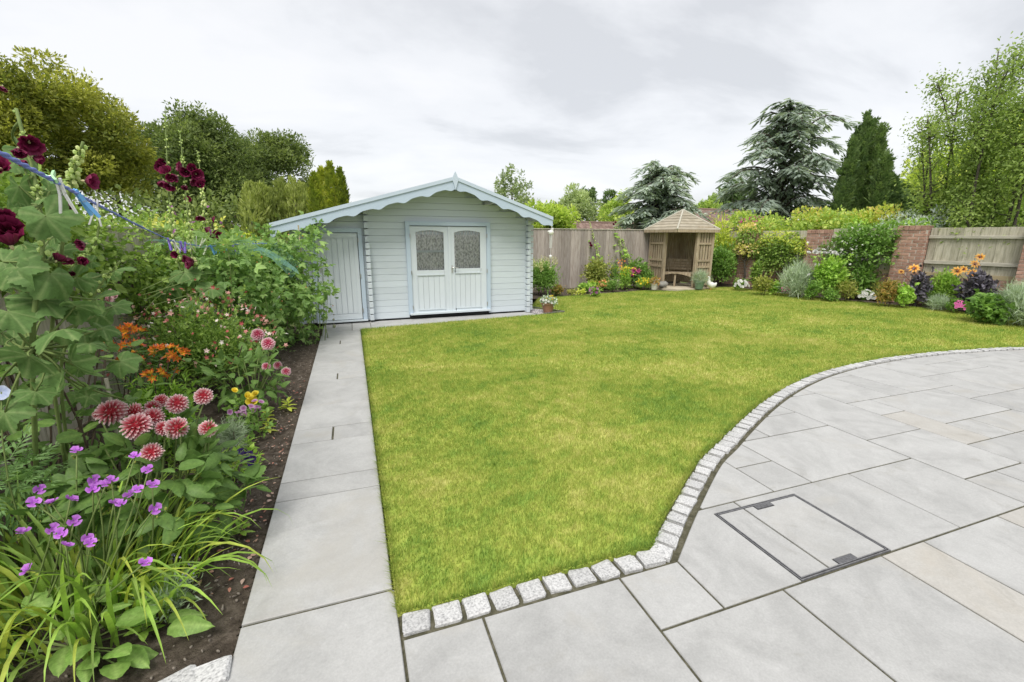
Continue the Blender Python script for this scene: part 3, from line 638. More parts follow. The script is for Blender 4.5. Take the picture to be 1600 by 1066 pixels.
# roof decks
OV = .44; SLE, SRE = -.63, 4.11
def deck(s0, s1, off, th, mat, name, y0=-OV, y1=DEP+.25):
    m = MB(); V = []
    for s in (s0, s1):
        zc = roofz(s)+off
        for y in (y0, y1): V += [(s, y, zc), (s, y, zc+th)]
    F = [(0,1,3),(0,3,2),(4,6,7),(4,7,5),(0,4,5),(0,5,1),(2,3,7),(2,7,6),(1,5,7),(1,7,3),(0,2,6),(0,6,4)]
    m.add(V, F); return mkobj(name, m.mesh(name, mat), parent=SH)
nb = 14
for (a, b) in ((SLE+.02, RS), (RS, SRE-.02)):
    deck(a, b, -.075, .018, M_SOFFIT, 'roof_board'); rf = deck(a, b, -.054, .05, M_FELT, 'roof')
# bargeboards: plain trim above, scalloped board below, finial
def barge(s0, s1):
    n = 72; ss = np.linspace(s0, s1, n+1); L = abs(s1-s0); per = .40
    d = np.abs(ss-RS); lo = []
    for q in d:
        u = (q % per)/per; lo.append(.138+.022*math.cos(2*math.pi*(u-.15))+.007*math.cos(4*math.pi*(u-.15)))
    lo = np.array(lo); top = np.array([roofz(s) for s in ss])-.045; m = MB(); V = []; F = []
    for y in (-OV-.024, -OV-.002):
        for k in range(n+1): V += [(ss[k], y, top[k]), (ss[k], y, top[k]-lo[k])]
    o = 2*(n+1)
    for k in range(n):
        a = 2*k; F += [(a, a+1, a+3), (a, a+3, a+2), (o+a, o+a+3, o+a+1), (o+a, o+a+2, o+a+3), (a+1, o+a+1, o+a+3), (a+1, o+a+3, a+3), (a, o+a+2, o+a), (a, a+2, o+a+2)]
    F += [(0, o, o+1), (0, o+1, 1), (2*n, 2*n+1, o+2*n+1), (2*n, o+2*n+1, o+2*n)]
    m.add(V, F); mkobj('scalloped_bargeboard', m.mesh('scalloped_bargeboard', M_BLUE), parent=SH)
    m = MB(); V = []
    for s in (s0, s1):
        zt = roofz(s)
        for y in (-OV-.040, -OV-.0015): V += [(s, y, zt-.052), (s, y, zt+.006)]
    m.add(V, [(0,1,3),(0,3,2),(4,6,7),(4,7,5),(0,4,5),(0,5,1),(2,3,7),(2,7,6),(1,5,7),(1,7,3),(0,2,6),(0,6,4)])
    mkobj('roof_trim', m.mesh('roof_trim', M_TRIM), parent=SH)
barge(SLE, RS-.004); barge(RS+.004, SRE)
m = MB(); pr = [(0, .085), (.028, .03), (.05, -.03), (.05, -.06), (.03, -.11), (.012, -.17), (0, -.215)]
poly = [(a, b) for a, b in pr]+[(-a, b) for a, b in pr[-2:0:-1]]
V = np.array([(a, y, b) for y in (-.075, -.045) for a, b in poly]); n = len(poly)
F = [(0, i, i+1) for i in range(1, n-1)]+[(n, n+i+1, n+i) for i in range(1, n-1)]+[t for i in range(n) for t in ((i, n+i, n+(i+1) % n), (i, n+(i+1) % n, (i+1) % n))]
m.add(V+np.array([RS, -OV+.03-.0, RZ]), F); mkobj('finial', m.mesh('finial', M_TRIM), parent=SH)
# single store door
def frame(name, s0, s1, z0, z1, w, y=-.03, d=.03):
    m = MB(); m.box((s0+w/2, y, (z0+z1)/2), (w/2, d, (z1-z0)/2)); m.box((s1-w/2, y, (z0+z1)/2), (w/2, d, (z1-z0)/2)); m.box(((s0+s1)/2, y, z1-w/2-.0005), ((s1-s0)/2-w-.001, d, w/2)); return mkobj(name, m.mesh(name, M_BLUE), parent=SH)
frame('door_frame', -.105, .705, .05, 1.615, .068)
D1 = MB(); D1.box((.295, .0, .80), (.331, .018, .735)); d1 = mkobj('store_door', D1.mesh('store_door', M_DOORW), parent=SH, label='plain white boarded store door at the left of the summerhouse')
for k in range(6):
    w = .545/6; m = MB(); m.box((.028+w*(k+.5), -.026, .81), (w/2-.004, .008, .64)); mkobj('door_board', m.mesh('door_board', M_DOORW), parent=d1)
m = MB()
for a, b, c, d in ((.295, 1.495, .331, .038), (.295, .115, .331, .048), (-.004, .81, .031, .645), (.595, .81, .031, .645)): m.box((a, -.034, b), (c-.0005*(c > .1), .0095, d))
mkobj('door_rails', m.mesh('door_rails', M_DOORW), parent=d1)
for z in (1.42, .82, .22):
    m = MB(); m.tube([(.640, -.066, z-.035), (.640, -.066, z+.035)], .009, 8); mkobj('hinge', m.mesh('hinge', M_METAL), parent=d1)
def handle(parent, s, z, y, sg):
    m = MB(); m.box((s, y-.004, z-.02), (.014, .004, .07)); m.tube([(s, y-.005, z+.01), (s, y-.045, z+.01), (s+sg*.02, y-.052, z+.01), (s+sg*.11, y-.05, z+.008)], .008, 8); mkobj('handle', m.mesh('handle', M_METAL), parent=parent)
handle(d1, .012, .98, -.044, 1)
m = MB(); m.box((.3, -.045, .045), (.41, .055, .012)); mkobj('door_sill', m.mesh('door_sill', M_WHITE), parent=SH)
# glazed double doors
frame('door_frame', 1.44, 3.01, .085, 1.745, .070)
m = MB(); m.box((2.225, -.05, .10), (.77, .06, .016)); mkobj('door_sill', m.mesh('door_sill', M_WHITE), parent=SH)
M_GLASS, t, out = newmat('window_glass'); gp = N(t, 'ShaderNodeBsdfPrincipled', Roughness=.02); gp.inputs['Base Color'].default_value = (.9, .95, .95, 1)
tp = N(t, 'ShaderNodeBsdfTransparent'); gl = N(t, 'ShaderNodeBsdfGlossy', Roughness=.02); mx = N(t, 'ShaderNodeMixShader'); fr_ = N(t, 'ShaderNodeFresnel', IOR=1.45); t.links.new(fr_.outputs[0], mx.inputs[0]); t.links.new(tp.outputs[0], mx.inputs[1]); t.links.new(gl.outputs[0], mx.inputs[2]); t.links.new(mx.outputs[0], out.inputs[0]); t.nodes.remove(gp)
M_LACE = mat_noise('lace_curtain', [(.42,.42,.425),(.78,.78,.785),(.88,.88,.88)], scale=30, detail=3, stretch=(1.5, 1, .8), rough=.9, pos=[.40, .52, .62])
def leaf_door(s0, s1, w0, w1, zb, zt, label, hinge):
    rootm = MB(); c = (s0+s1)/2; y = -.012
    # stiles and rails round the glass with an arched top rail
    rootm.box(((s0+w0)/2, y, .875), ((w0-s0)/2, .022, .785)); rootm.box(((w1+s1)/2, y, .875), ((s1-w1)/2, .022, .785))
    rootm.box((c, y, (zb-.075+zb)/2), ((w1-w0)/2-.0005, .022, .0375))
    rootm.box((c, y, .125), ((w1-w0)/2-.0005, .022, .035))
    n = 16; xs_ = np.linspace(w0, w1, n+1); arch = zt-.03+.038*np.sin(np.pi*(xs_-w0)/(w1-w0))**.8
    V = []
    for yy in (y-.022, y+.022):
        for k in range(n+1): V += [(xs_[k], yy, arch[k]), (xs_[k], yy, 1.66)]
    F = []; o = 2*(n+1)
    for k in range(n):
        a = 2*k; F += [(a, a+3, a+1), (a, a+2, a+3), (o+a, o+a+1, o+a+3), (o+a, o+a+3, o+a+2), (a, o+a, o+a+2), (a, o+a+2, a+2), (a+1, a+3, o+a+3), (a+1, o+a+3, o+a+1)]
    rootm.add(V, F)
    d = mkobj('door', rootm.mesh('door', M_DOORW), parent=SH, label=label)
    pw = w1-w0
    for k in range(5):
        w = pw/5; m = MB(); m.box((w0+w*(k+.5), y-.008, (zb-.075+.16)/2), (w/2-.002, .008, (zb-.075-.16)/2)); mkobj('panel_board', m.mesh('panel_board', M_DOORW), parent=d)
    m = MB(); m.box((c, y-.026, zb-.085), (pw/2+.01, .006, .010)); m.box((c, y-.026, .165), (pw/2+.01, .006, .008)); m.box((w0-.004, y-.026, (zb+.08)/2), (.006, .0055, (zb-.25)/2)); m.box((w1+.004, y-.026, (zb+.08)/2), (.006, .0055, (zb-.25)/2)); mkobj('panel_moulding', m.mesh('panel_moulding', M_DOORW), parent=d)
    m = MB(); m.box((c, y+.0, (zb+zt)/2), (pw/2, .002, (zt-zb)/2+.01)); mkobj('pane', m.mesh('pane', M_GLASS), parent=d)
    m = MB(); nx = 80; V = []; F = []
    for k in range(nx+1):
        x_ = w0-.02+(pw+.04)*k/nx
        for z_ in (zb-.02, zt+.03): V.append((x_, y+.05+.020*math.sin(k*.72)+.010*math.sin(k*1.9+1), z_))
    for k in range(nx): a = 2*k; F += [(a, a+2, a+3), (a, a+3, a+1)]
    m.add(V, F); mkobj('curtain', m.mesh('curtain', M_LACE, True), parent=d)
    for z in (1.5, .85, .22):
        m = MB(); m.tube([(hinge, -.066, z-.035), (hinge, -.066, z+.035)], .009, 8); mkobj('hinge', m.mesh('hinge', M_METAL), parent=d)
    return d
da = leaf_door(1.513, 2.221, 1.62, 2.12, .885, 1.585, 'left leaf of the glazed double doors with a net curtain', 1.512)
db = leaf_door(2.227, 2.937, 2.315, 2.815, .905, 1.585, 'right leaf of the glazed double doors with the lever handle', 2.938)
handle(db, 2.262, .915, -.034, 1)
m = MB(); m.box((2.224, -.042, .88), (.022, .008, .78)); mkobj('meeting_strip', m.mesh('meeting_strip', M_DOORW), parent=da)
m = MB(); m.box((1.87, .015, 1.22), (.25, .004, .02)); mkobj('glazing_bar', m.mesh('glazing_bar', M_DOORW), parent=da)
m = MB(); m.box((1.73, 1.6, .9), (2.0, .01, .85)); m.box((1.73, 1.5, .02), (2.05, 1.45, .018)); mkobj('interior', m.mesh('interior', M_DARKIN), parent=SH)
# hanging bird ornament under the eave corner
hp = shp(4.10, -OV+.02)
M_CHINA = mat_noise('white_china', [(.7,.69,.66),(.8,.79,.76)], scale=20, rough=.25, spec=.5)
hb = empty('hanging_ornament', (hp[0], hp[1], 1.50), 'small white bird-shaped wind chime hanging from the right eave of the summerhouse', 'ornament')
m = MB(); m.inst(T_ICO2, [(0, 0, .07), (.02, 0, .13), (-.045, 0, .085)], np.array([np.eye(3)]*3), [(.055, .045, .05), (.03, .028, .03), (.03, .02, .02)]); mkobj('bird', m.mesh('bird', M_CHINA, True), parent=hb)
m = MB(); m.tube([(0, 0, .14), (0, 0, .24)], .003, 5); m.tube([(0, 0, .03), (0, 0, -.40)], .003, 5); mkobj('cord', m.mesh('cord', M_CHINA), parent=hb)
m = MB(); m.lathe([(0, -.43), (.012, -.43), (.026, -.385), (.028, -.36), (0, -.345)], n=10); mkobj('bell', m.mesh('bell', M_CHINA, True), parent=hb)
m = MB()
for a in range(4):
    x_, y_ = .022*math.cos(a*1.57), .022*math.sin(a*1.57); m.tube([(x_, y_, .03), (x_, y_, -.22)], .005, 6)
mkobj('chime_tubes', m.mesh('chime_tubes', mat_noise('clear_tube', [(.55,.54,.52),(.65,.64,.62)], scale=9, rough=.3, spec=.5)), parent=hb)
# ============================================================ fences
M_FENCE = mat_noise('weathered_fence', [(.26,.22,.19),(.36,.315,.28),(.44,.40,.365)], scale=5, detail=7, stretch=(9, 9, .8), rough=.9, spec=.1, bump=.3, bscale=22, objvar=.2)
M_FENCE2 = mat_noise('green_grey_fence', [(.30,.285,.215),(.43,.405,.315),(.53,.50,.41)], scale=5, detail=7, stretch=(9, 9, .8), rough=.9, spec=.1, bump=.3, bscale=22, objvar=.11)
M_RAIL = mat_noise('fence_rail', [(.34,.32,.26),(.47,.445,.37),(.56,.53,.455)], scale=5, detail=6, stretch=(1, 9, 9), rough=.9, spec=.1, bump=.3)
def fboard(w, h, mat):
    m = MB(); V = []; # feather edge section: thick on one side
    sec = [(0, 0), (w, 0), (w, .006), (0, .017)]
    for z in (0, h): V += [(x, -y, z) for x, y in sec]
    F = []
    for i in range(4): j = (i+1) % 4; F += [(i, j+4, j), (i, i+4, j+4)]
    F += [(0, 1, 2), (0, 2, 3), (4, 6, 5), (4, 7, 6)]
    m.add(V, F); return m.mesh('board', mat)
def fence(name, A, B, h, z0, mat, label, bw=.118, rails=(), cap=True, front=1, posts=()):
    A, B = np.array(A, float), np.array(B, float); L = np.linalg.norm(B-A); an = math.atan2(B[1]-A[1], B[0]-A[0])
    f = empty(name, (A[0], A[1], 0), label, 'fence'); f.rotation_euler = (0, 0, an); me = fboard(bw*1.12, h, mat); n = int(L/bw)
    for k in range(n): mkobj('board', me, parent=f, M4=Matrix.Translation((k*L/n, random.uniform(-.003, .003), z0+random.uniform(-.004, .004))) @ Matrix.Rotation(random.uniform(-.003, .003), 4, 'Y'))
    for z, hh, d in rails:
        m = MB(); m.prism([(0.001, -d-.018),(L-.001, -d-.018),(L-.001, -.0185),(0.001, -.0185)], z-hh/2, z+hh/2, bev=.004); mkobj('rail', m.mesh('rail', M_RAIL), parent=f)
    if cap: m = MB(); m.box((L/2, -.005, z0+h+.014), (L/2, .03, .010)); mkobj('capping_rail', m.mesh('capping_rail', M_RAIL), parent=f)
    for x_ in posts: m = MB(); m.box((x_, -.06, (z0+h)/2), (.045, .045, (z0+h)/2)); mkobj('post', m.mesh('post', M_RAIL), parent=f)
    return f
fence('back_fence', (3.2, 11.88), (9.95, 11.92), 1.69, 0, M_FENCE, 'weathered closeboard timber fence along the back between summerhouse and corner arbour', bw=.105)
fence('left_fence', (FLX, 9.2), (FLX, .3), 1.55, 0, M_FENCE2, 'grey boarded fence behind the left flower border, overgrown by climbers', bw=.125, posts=(1.2, 3.35, 5.4, 7.4))
# right boundary: brick pillars, low brick plinth, boarded panels
RA, RB = np.array([11.5, 12.0]), np.array([12.7, 4.4]); RD = nrm(RB-RA); RN = np.array([RD[1], -RD[0]])   # RN points into the garden
if RN[0] > 0: RN = -RN
ran = math.atan2(RD[1], RD[0])
M_BRICK = mat_noise('red_brick', [(.27,.15,.115),(.37,.225,.175),(.43,.285,.225)], scale=9, detail=6, rough=.9, spec=.15, bump=.35, bscale=50, objvar=.24)
M_BMORT = mat_noise('pale_mortar', [(.44,.39,.34),(.54,.49,.43)], scale=30, rough=.95)
def brick_mesh(l, w, h):
    bm = bmesh.new(); bmesh.ops.create_cube(bm, size=1)
    for v in bm.verts: v.co = Vector((v.co.x*l, v.co.y*w, v.co.z*h))
    bmesh.ops.bevel(bm, geom=bm.edges[:], offset=.004, segments=1, affect='EDGES'); me = bpy.data.meshes.new('brick'); bm.to_mesh(me); bm.free(); me.materials.append(M_BRICK); return me
BL, BW, BH = .205, .098, .062; BK = brick_mesh(BL, BW, BH); BHF = brick_mesh(BW, BW, BH)
def on_line(y): t = (y-RA[1])/RD[1]; return RA+RD*t
def pillar(yc, h, label):
    c = on_line(yc)+RN*.06; p = empty('brick_pillar', (c[0], c[1], 0), label, 'pillar', 'brick pillars of the right boundary'); p.rotation_euler = (0, 0, ran)
    W, D = .545, .33; m = MB(); m.box((0, 0, h/2-.01), (W/2-.008, D/2-.008, h/2-.012)); mkobj('mortar_core', m.mesh('mortar_core', M_BMORT), parent=p)
    n = int(h/.0725)
    for k in range(n):
        z = .036+k*.0725
        def put(x, y, a, me=BK): mkobj('brick', me, parent=p, M4=Matrix.Translation((x+random.uniform(-.0015, .0015), y+random.uniform(-.0015, .0015), z)) @ Matrix.Rotation(a, 4, 'Z'))
        for sg in (-1, 1):
            y = sg*(D/2-BW/2)
            if k % 2 == 0: put(-W/2+BL/2, y, 0); put(-W/2+BL*1.5+.01, y, 0); put(W/2-BW/2-.008, y, 0, BHF)
            else: put(-W/2+BW/2, y, 0, BHF); put(-W/2+BW+.01+BL/2, y, 0); put(W/2-BL/2-.004, y, 0)
            put(sg*(W/2-BW/2), 0, math.pi/2, BHF)
    zc = n*.0725+.002
    for k in range(5): # brick-on-edge coping
        mkobj('coping_brick', brick_mesh(W/5-.008, D+.02, .098) if k == 0 and not hasattr(pillar, 'cm') else pillar.cm, parent=p, loc=(-W/2+W/5*(k+.5), 0, zc+.05)) if hasattr(pillar, 'cm') else None
        if not hasattr(pillar, 'cm'):
            pillar.cm = brick_mesh(W/5-.008, D+.02, .098); mkobj('coping_brick', pillar.cm, parent=p, loc=(-W/2+W/5*(k+.5), 0, zc+.05))
    return p
PY = [10.75, 8.83, 6.85, 4.80]
pillar(PY[0], 1.54, 'brick pillar mostly hidden behind the pink-tipped shrub near the arbour')
pillar(PY[1], 1.62, 'brick pillar behind the white rose bush')
pillar(PY[2], 1.72, 'wide brick pillar beside the white-flowered climber and orange dahlia')
pillar(PY[3], 1.70, 'brick pillar cut by the right edge of the photo behind the tall hollyhock')
GB = mat_noise('gravel_board', [(.36,.29,.17),(.47,.39,.25)], scale=6, stretch=(1, 9, 9), rough=.9, bump=.2)
names = ['boarded fence panel behind the green shrub at the arbour end of the right boundary', 'boarded fence panel between the two pillars nearest the pink-tipped shrub', 'boarded fence panel with climber between the rose and the wide pillar', 'bare boarded fence panel between the wide pillar and the right-hand pillar', 'boarded fence panel beyond the right-hand brick pillar, furthest from the arbour']
ends = [11.95]+[v for y in PY for v in (y+.28, y-.28)]+[3.1]
for k in range(5):
    ya, yb = ends[2*k], ends[2*k+1]; a, b = on_line(ya), on_line(yb); L = np.linalg.norm(b-a)
    f = empty('timber_fence', (a[0], a[1], 0), names[k], 'fence', 'fence panels of the right boundary'); f.rotation_euler = (0, 0, ran)
    z0 = .74; h = .94 if k < 2 else .98; n = max(2, int(L/.13)); me = fboard(.13*1.12, h, M_FENCE2)
    for q in range(n): mkobj('board', me, parent=f, M4=Matrix.Translation((q*L/n, random.uniform(-.003, .003), z0+random.uniform(-.004, .004))))
    for z, hh in ((.97, .07), (1.52 if k >= 2 else 1.49, .06)):
        m = MB(); m.prism([(0.001, -.066),(L-.001, -.066),(L-.001, -.0185),(0.001, -.0185)], z-hh/2, z+hh/2, bev=.004); mkobj('rail', m.mesh('rail', M_RAIL), parent=f)
    m = MB(); m.box((L/2, -.03, .70), (L/2-.001, .012, .045)); m.box((L/2, .03, .70), (L/2-.001, .05, .035)); mkobj('gravel_board', m.mesh('gravel_board', GB), parent=f)
    if k == 4: continue
    w = empty('brick_plinth', (a[0], a[1], 0), ['low brick plinth behind the bush beside the arbour', 'low brick plinth behind the lavender', 'low brick plinth behind the white-flowered climber', 'low brick plinth behind the dark dahlias'][k], 'wall', 'low brick plinths'); w.rotation_euler = (0, 0, ran)
    m = MB(); m.box((L/2, .0, .325), (L/2-.002, .04, .323)); mkobj('mortar_core', m.mesh('mortar_core', M_BMORT), parent=w)
    for r in range(9):
        x_ = -.1*(r % 2)
        while x_ < L-.02:
            a0, a1 = max(x_, .004), min(x_+BL, L-.004)
            if a1-a0 > .05: mkobj('brick', BK, parent=w, M4=Matrix.Translation(((a0+a1)/2, .0, .036+r*.0725)) @ Matrix.Diagonal(((a1-a0)/BL, 1, 1, 1)))
            x_ += BL+.01
# ============================================================ corner arbour
M_ARB = mat_noise('weathered_arbour_timber', [(.26,.20,.13),(.36,.29,.20),(.44,.37,.275)], scale=4, detail=6, stretch=(6, 6, 1), rough=.9, spec=.12, bump=.25, objvar=.1)
M_ARBR = mat_noise('arbour_roof_boards', [(.29,.255,.19),(.36,.32,.245),(.41,.37,.295)], scale=4, detail=6, rough=.9, spec=.1, objvar=.09)
AZ = .05; ax0, ay0, ax1, ay1 = 8.66, 10.47, 9.88, 11.76
AB = empty('corner_arbour', ((ax0+ax1)/2, (ay0+ay1)/2, AZ), 'weathered wooden corner arbour with pitched roof, slatted sides and a bench in the back corner', 'arbour')
ac = np.array([(ax0+ax1)/2, (ay0+ay1)/2])
bp = MB(); bp.prism(ccw([(8.5, 11.85),(8.42, 10.95),(8.62, 10.3),(9.45, 10.28),(10.0, 10.45),(10.0, 11.85)]), -.1, AZ); mkobj('arbour_base', bp.mesh('arbour_base', mat_noise('buff_paving', [(.44,.38,.28),(.56,.50,.38)], scale=6, rough=.9, coord='World')), kind='structure')
SLp, FLp, FRp, SRp, BCp = (8.70, 11.74), (8.66, 11.02), (9.33, 10.48), (9.86, 10.48), (9.86, 11.74)
def apost(p): m = MB(); m.prism([(-.04,-.04),(.04,-.04),(.04,.04),(-.04,.04)], 0, 1.68, bev=.004); mkobj('post', m.mesh('post', M_ARB), parent=AB, loc=(p[0]-ac[0], p[1]-ac[1], 0))
for p in (SLp, FLp, FRp, SRp, BCp): apost(p)
SLM = {}
def slats(p, q, n, name='slat', w=.028, skip=0):
    p, q = np.array(p), np.array(q); d = q-p; L = np.linalg.norm(d); an = math.atan2(d[1], d[0])
    if w not in SLM: mm = MB(); mm.prism([(-w,-.008),(w,-.008),(w,.008),(-w,.008)], .06, 1.66, bev=.002); SLM[w] = mm.mesh('slat', M_ARB)
    for k in range(n):
        c = p+d*(k+.7)/(n+.4); mkobj('slat', SLM[w], parent=AB, M4=Matrix.Translation((c[0]-ac[0], c[1]-ac[1], 0)) @ Matrix.Rotation(an, 4, 'Z'))
    for z in (.10, .60, .78, 1.26, 1.64) if n < 8 else (.10, 1.60):
        m = MB(); m.box((0, -.022, z), (L/2-.042, .0125, .028)); c = (p+q)/2; mkobj('rail', m.mesh('rail', M_ARB), parent=AB, M4=Matrix.Translation((c[0]-ac[0], c[1]-ac[1], 0)) @ Matrix.Rotation(an, 4, 'Z'))
slats(SLp, FLp, 6, w=.032); slats(FRp, SRp, 5, w=.034); slats(SLp, BCp, 15, w=.031); slats(BCp, SRp, 15, w=.031)
# bench seat spanning the back corner with backrest, centre leg and curved apron
def P3(x, y, z): return (x-ac[0], y-ac[1], z)
m = MB(); 
for k in range(4):
    q = .12*k; poly = [(8.72, 11.30-q*.0+.0+.1*k), (9.40+.1*k, 10.62), (9.48+.1*k, 10.62), (8.72, 11.38+.1*k)]
    mm = MB(); mm.prism(ccw([(x_-ac[0], y_-ac[1]) for x_, y_ in poly]), .40, .425, bev=.003); mkobj('seat_slat', mm.mesh('seat_slat', M_ARB), parent=AB)
dx, dy = nrm(np.array([.68, -.68])); A0 = np.array([8.72, 11.26]); LL = .90
V = []; n = 16
for k in range(n+1):
    u = k/n; p = A0+np.array([dx, dy])*LL*u; zb = .30+.085*math.sin(math.pi*u)
    for off in (0, .025): V += [P3(p[0]-off*.7, p[1]-off*.7, zb), P3(p[0]-off*.7, p[1]-off*.7, .425)]
F = []
for k in range(n):
    a = 4*k; F += [(a, a+4, a+5), (a, a+5, a+1), (a+2, a+3, a+7), (a+2, a+7, a+6), (a, a+2, a+6), (a, a+6, a+4), (a+1, a+5, a+7), (a+1, a+7, a+3)]
mm = MB(); mm.add(V, F); mkobj('bench_apron', mm.mesh('bench_apron', M_ARB), parent=AB)
pm_ = A0+np.array([dx, dy])*LL*.5; mm = MB(); mm.box(P3(pm_[0]+.03, pm_[1]+.03, .19), (.025, .025, .19), rotz(-math.pi/4)); mkobj('bench_leg', mm.mesh('bench_leg', M_ARB), parent=AB)
for k in range(4):
    z = .50+.085*k; c = np.array([9.50, 11.38]); mm = MB(); mm.box((0, 0, 0), (.36, .011, .035), None); mkobj('backrest_slat', mm.mesh('backrest_slat', M_ARB), parent=AB, M4=Matrix.Translation(P3(*c, z)) @ Matrix.Rotation(-math.pi/4, 4, 'Z'))
for s_ in (-.28, .28):
    mm = MB(); mm.box(P3(9.515+s_*.707, 11.395-s_*.707, .62), (.02, .012, .24), rotz(-math.pi/4)); mkobj('backrest_stile', mm.mesh('backrest_stile', M_ARB), parent=AB)
mm = MB()
for (a, b) in ((FLp, FRp), (SLp, FLp), (FRp, SRp), (SLp, BCp), (BCp, SRp)):
    a, b = np.array(a), np.array(b); d = b-a; L = np.linalg.norm(d); c = (a+b)/2; mm.box(P3(*c, 1.70), (L/2+.03, .03, .03), rotz(math.atan2(d[1], d[0])))
mkobj('top_plate', mm.mesh('top_plate', M_ARB), parent=AB)
# roof: boarded pyramid with hip rolls and a small overhang
ex0, ey0, ex1, ey1, ez = 8.50, 10.36, 9.99, 11.86, 1.69; ap = np.array([9.27, 11.12, 2.25])
cor = [np.array([ex0, ey0, ez]), np.array([ex1, ey0, ez]), np.array([ex1, ey1, ez]), np.array([ex0, ey1, ez])]
for i in range(4):
    a, b = cor[i], cor[(i+1) % 4]; nb_ = 7
    for k in range(nb_):
        u0_, u1_ = k/nb_, (k+1)/nb_-.006
        q = [a+(ap-a)*u0_, b+(ap-b)*u0_, b+(ap-b)*u1_, a+(ap-a)*u1_]
        nn = nrm(np.cross(b-a, ap-a)); q[0] = q[0]+nn*.010; q[1] = q[1]+nn*.010
        V = np.array([p-np.array([*ac, AZ]) for p in q]+[p-nn*.014-np.array([*ac, AZ]) for p in q]); 
        F = [(0,1,2),(0,2,3),(4,6,5),(4,7,6),(0,4,5),(0,5,1),(1,5,6),(1,6,2),(2,6,7),(2,7,3),(3,7,4),(3,4,0)]
        mm = MB(); mm.add(V, F); mkobj('roof_board', mm.mesh('roof_board', M_ARBR), parent=AB)
    mm = MB(); mm.tube([cor[i]+np.array([0, 0, .012])-np.array([*ac, AZ]), ap+np.array([0, 0, .015])-np.array([*ac, AZ])], .026, 6); mkobj('hip_batten', mm.mesh('hip_batten', M_RAIL), parent=AB)
    mm = MB(); d = b-a; c = (a+b)/2; mm.box((*(c[:2]-ac), ez-AZ-.035), (np.linalg.norm(d)/2-.015, .009, .035), rotz(math.atan2(d[1], d[0]))); mkobj('eave_board', mm.mesh('eave_board', M_ARB), parent=AB)
# ============================================================ neighbours' houses
M_TILE = mat_noise('plain_clay_tiles', [(.13,.085,.07),(.20,.135,.11),(.27,.20,.17)], scale=2.2, detail=6, rough=.9, bump=.3, objvar=.18)
M_RENDER = mat_noise('house_brick', [(.25,.14,.10),(.33,.2,.15)], scale=14, rough=.9)
def roof_house(name, x0, x1, y, zr, ze, dep, label, gable=False):
    h = empty(name, ((x0+x1)/2, y, 0), label, 'house', 'houses beyond the back fence'); cx = (x0+x1)/2; w = (x1-x0)/2
    m = MB(); m.box((0, dep/2, ze/2), (w-.3, dep/2-.3, ze/2-.02)); mkobj('wall', m.mesh('wall', M_RENDER), parent=h)
    m = MB(); V = [(-w, 0, ze), (w, 0, ze), (w, dep, ze), (-w, dep, ze), (-w+.0, dep/2, zr), (w-.0, dep/2, zr)]; m.add(V, [(0,1,5),(0,5,4),(2,3,4),(2,4,5),(0,4,3),(1,2,5),(0,3,2),(0,2,1)]); r = mkobj('roof', m.mesh('roof', M_TILE), parent=h)
    nrow = 9; sl = math.hypot(dep/2, zr-ze); tm = MB(); tw = 2*w/26; th = sl/nrow; tm.box((tw/2, th*.55, 0), (tw/2*.96, th*.62, .025)); me = tm.mesh('tile', M_TILE); an = math.atan2(zr-ze, dep/2)
    for i in range(nrow):
        for j in range(26):
            p = (-w+tw*j+(.5*tw if i % 2 else 0)*(j < 25), (dep/2)*(i/nrow), ze+(zr-ze)*i/nrow+.05)
            mkobj('roof_tile', me, parent=r, M4=Matrix.Translation(p) @ Matrix.Rotation(an+.05, 4, 'X'))
    m = MB(); m.tube([(-w-.02, dep/2, zr+.05), (w+.02, dep/2, zr+.05)], .1, 8); mkobj('ridge_tiles', m.mesh('ridge_tiles', M_TILE), parent=r)
    if gable:
        m = MB(); xg = w-1.2; V = [(xg-1.3, -.8, ze), (xg+1.3, -.8, ze), (xg, -.8, zr-.1), (xg-1.3, dep/2, ze), (xg+1.3, dep/2, ze), (xg, dep/2, zr-.1)]; m.add(V, [(0,1,2),(0,2,5),(0,5,3),(1,4,5),(1,5,2),(3,5,4)]); mkobj('gable_roof', m.mesh('gable_roof', M_TILE), parent=r)
    return h
a = atY(903, 348, 21); b = atY(985, 346, 21); roof_house('neighbour_house', a[0]-1.2, b[0]+.6, 19.0, 2.12, 1.2, 4.5, 'brown tiled house roof just above the back fence between summerhouse and arbour', True)
a = atY(1075, 332, 20); b = atY(1165, 325, 20); roof_house('neighbour_house', a[0]-1.0, b[0]+2.2, 17.0, 2.85, 1.4, 6.0, 'brown tiled house roof behind the right side of the arbour')
# ============================================================ planting: materials
def mat_t(name, cols, pos, rough=.5, trans=.25):
    """petal coloured along its length (t), slightly varied per flower"""
    m, t, out = newmat(name); at = N(t, 'ShaderNodeAttribute', attribute_name='t'); rp = ramp(t, cols, pos); t.links.new(at.outputs['Fac'], rp.inputs[0])
    oi = N(t, 'ShaderNodeObjectInfo'); hs = N(t, 'ShaderNodeHueSaturation'); mr = N(t, 'ShaderNodeMapRange'); mr.inputs[3].default_value = .8; mr.inputs[4].default_value = 1.2
    t.links.new(oi.outputs['Random'], mr.inputs[0]); t.links.new(mr.outputs[0], hs.inputs['Value']); t.links.new(rp.outputs[0], hs.inputs['Color'])
    p = N(t, 'ShaderNodeBsdfPrincipled', Roughness=rough); p.inputs['Specular IOR Level'].default_value = .25; t.links.new(hs.outputs[0], p.inputs['Base Color'])
    tr = N(t, 'ShaderNodeBsdfTranslucent'); t.links.new(hs.outputs[0], tr.inputs[0]); ms = N(t, 'ShaderNodeMixShader'); ms.inputs[0].default_value = trans
    t.links.new(p.outputs[0], ms.inputs[1]); t.links.new(tr.outputs[0], ms.inputs[2]); t.links.new(ms.outputs[0], out.inputs[0]); return m
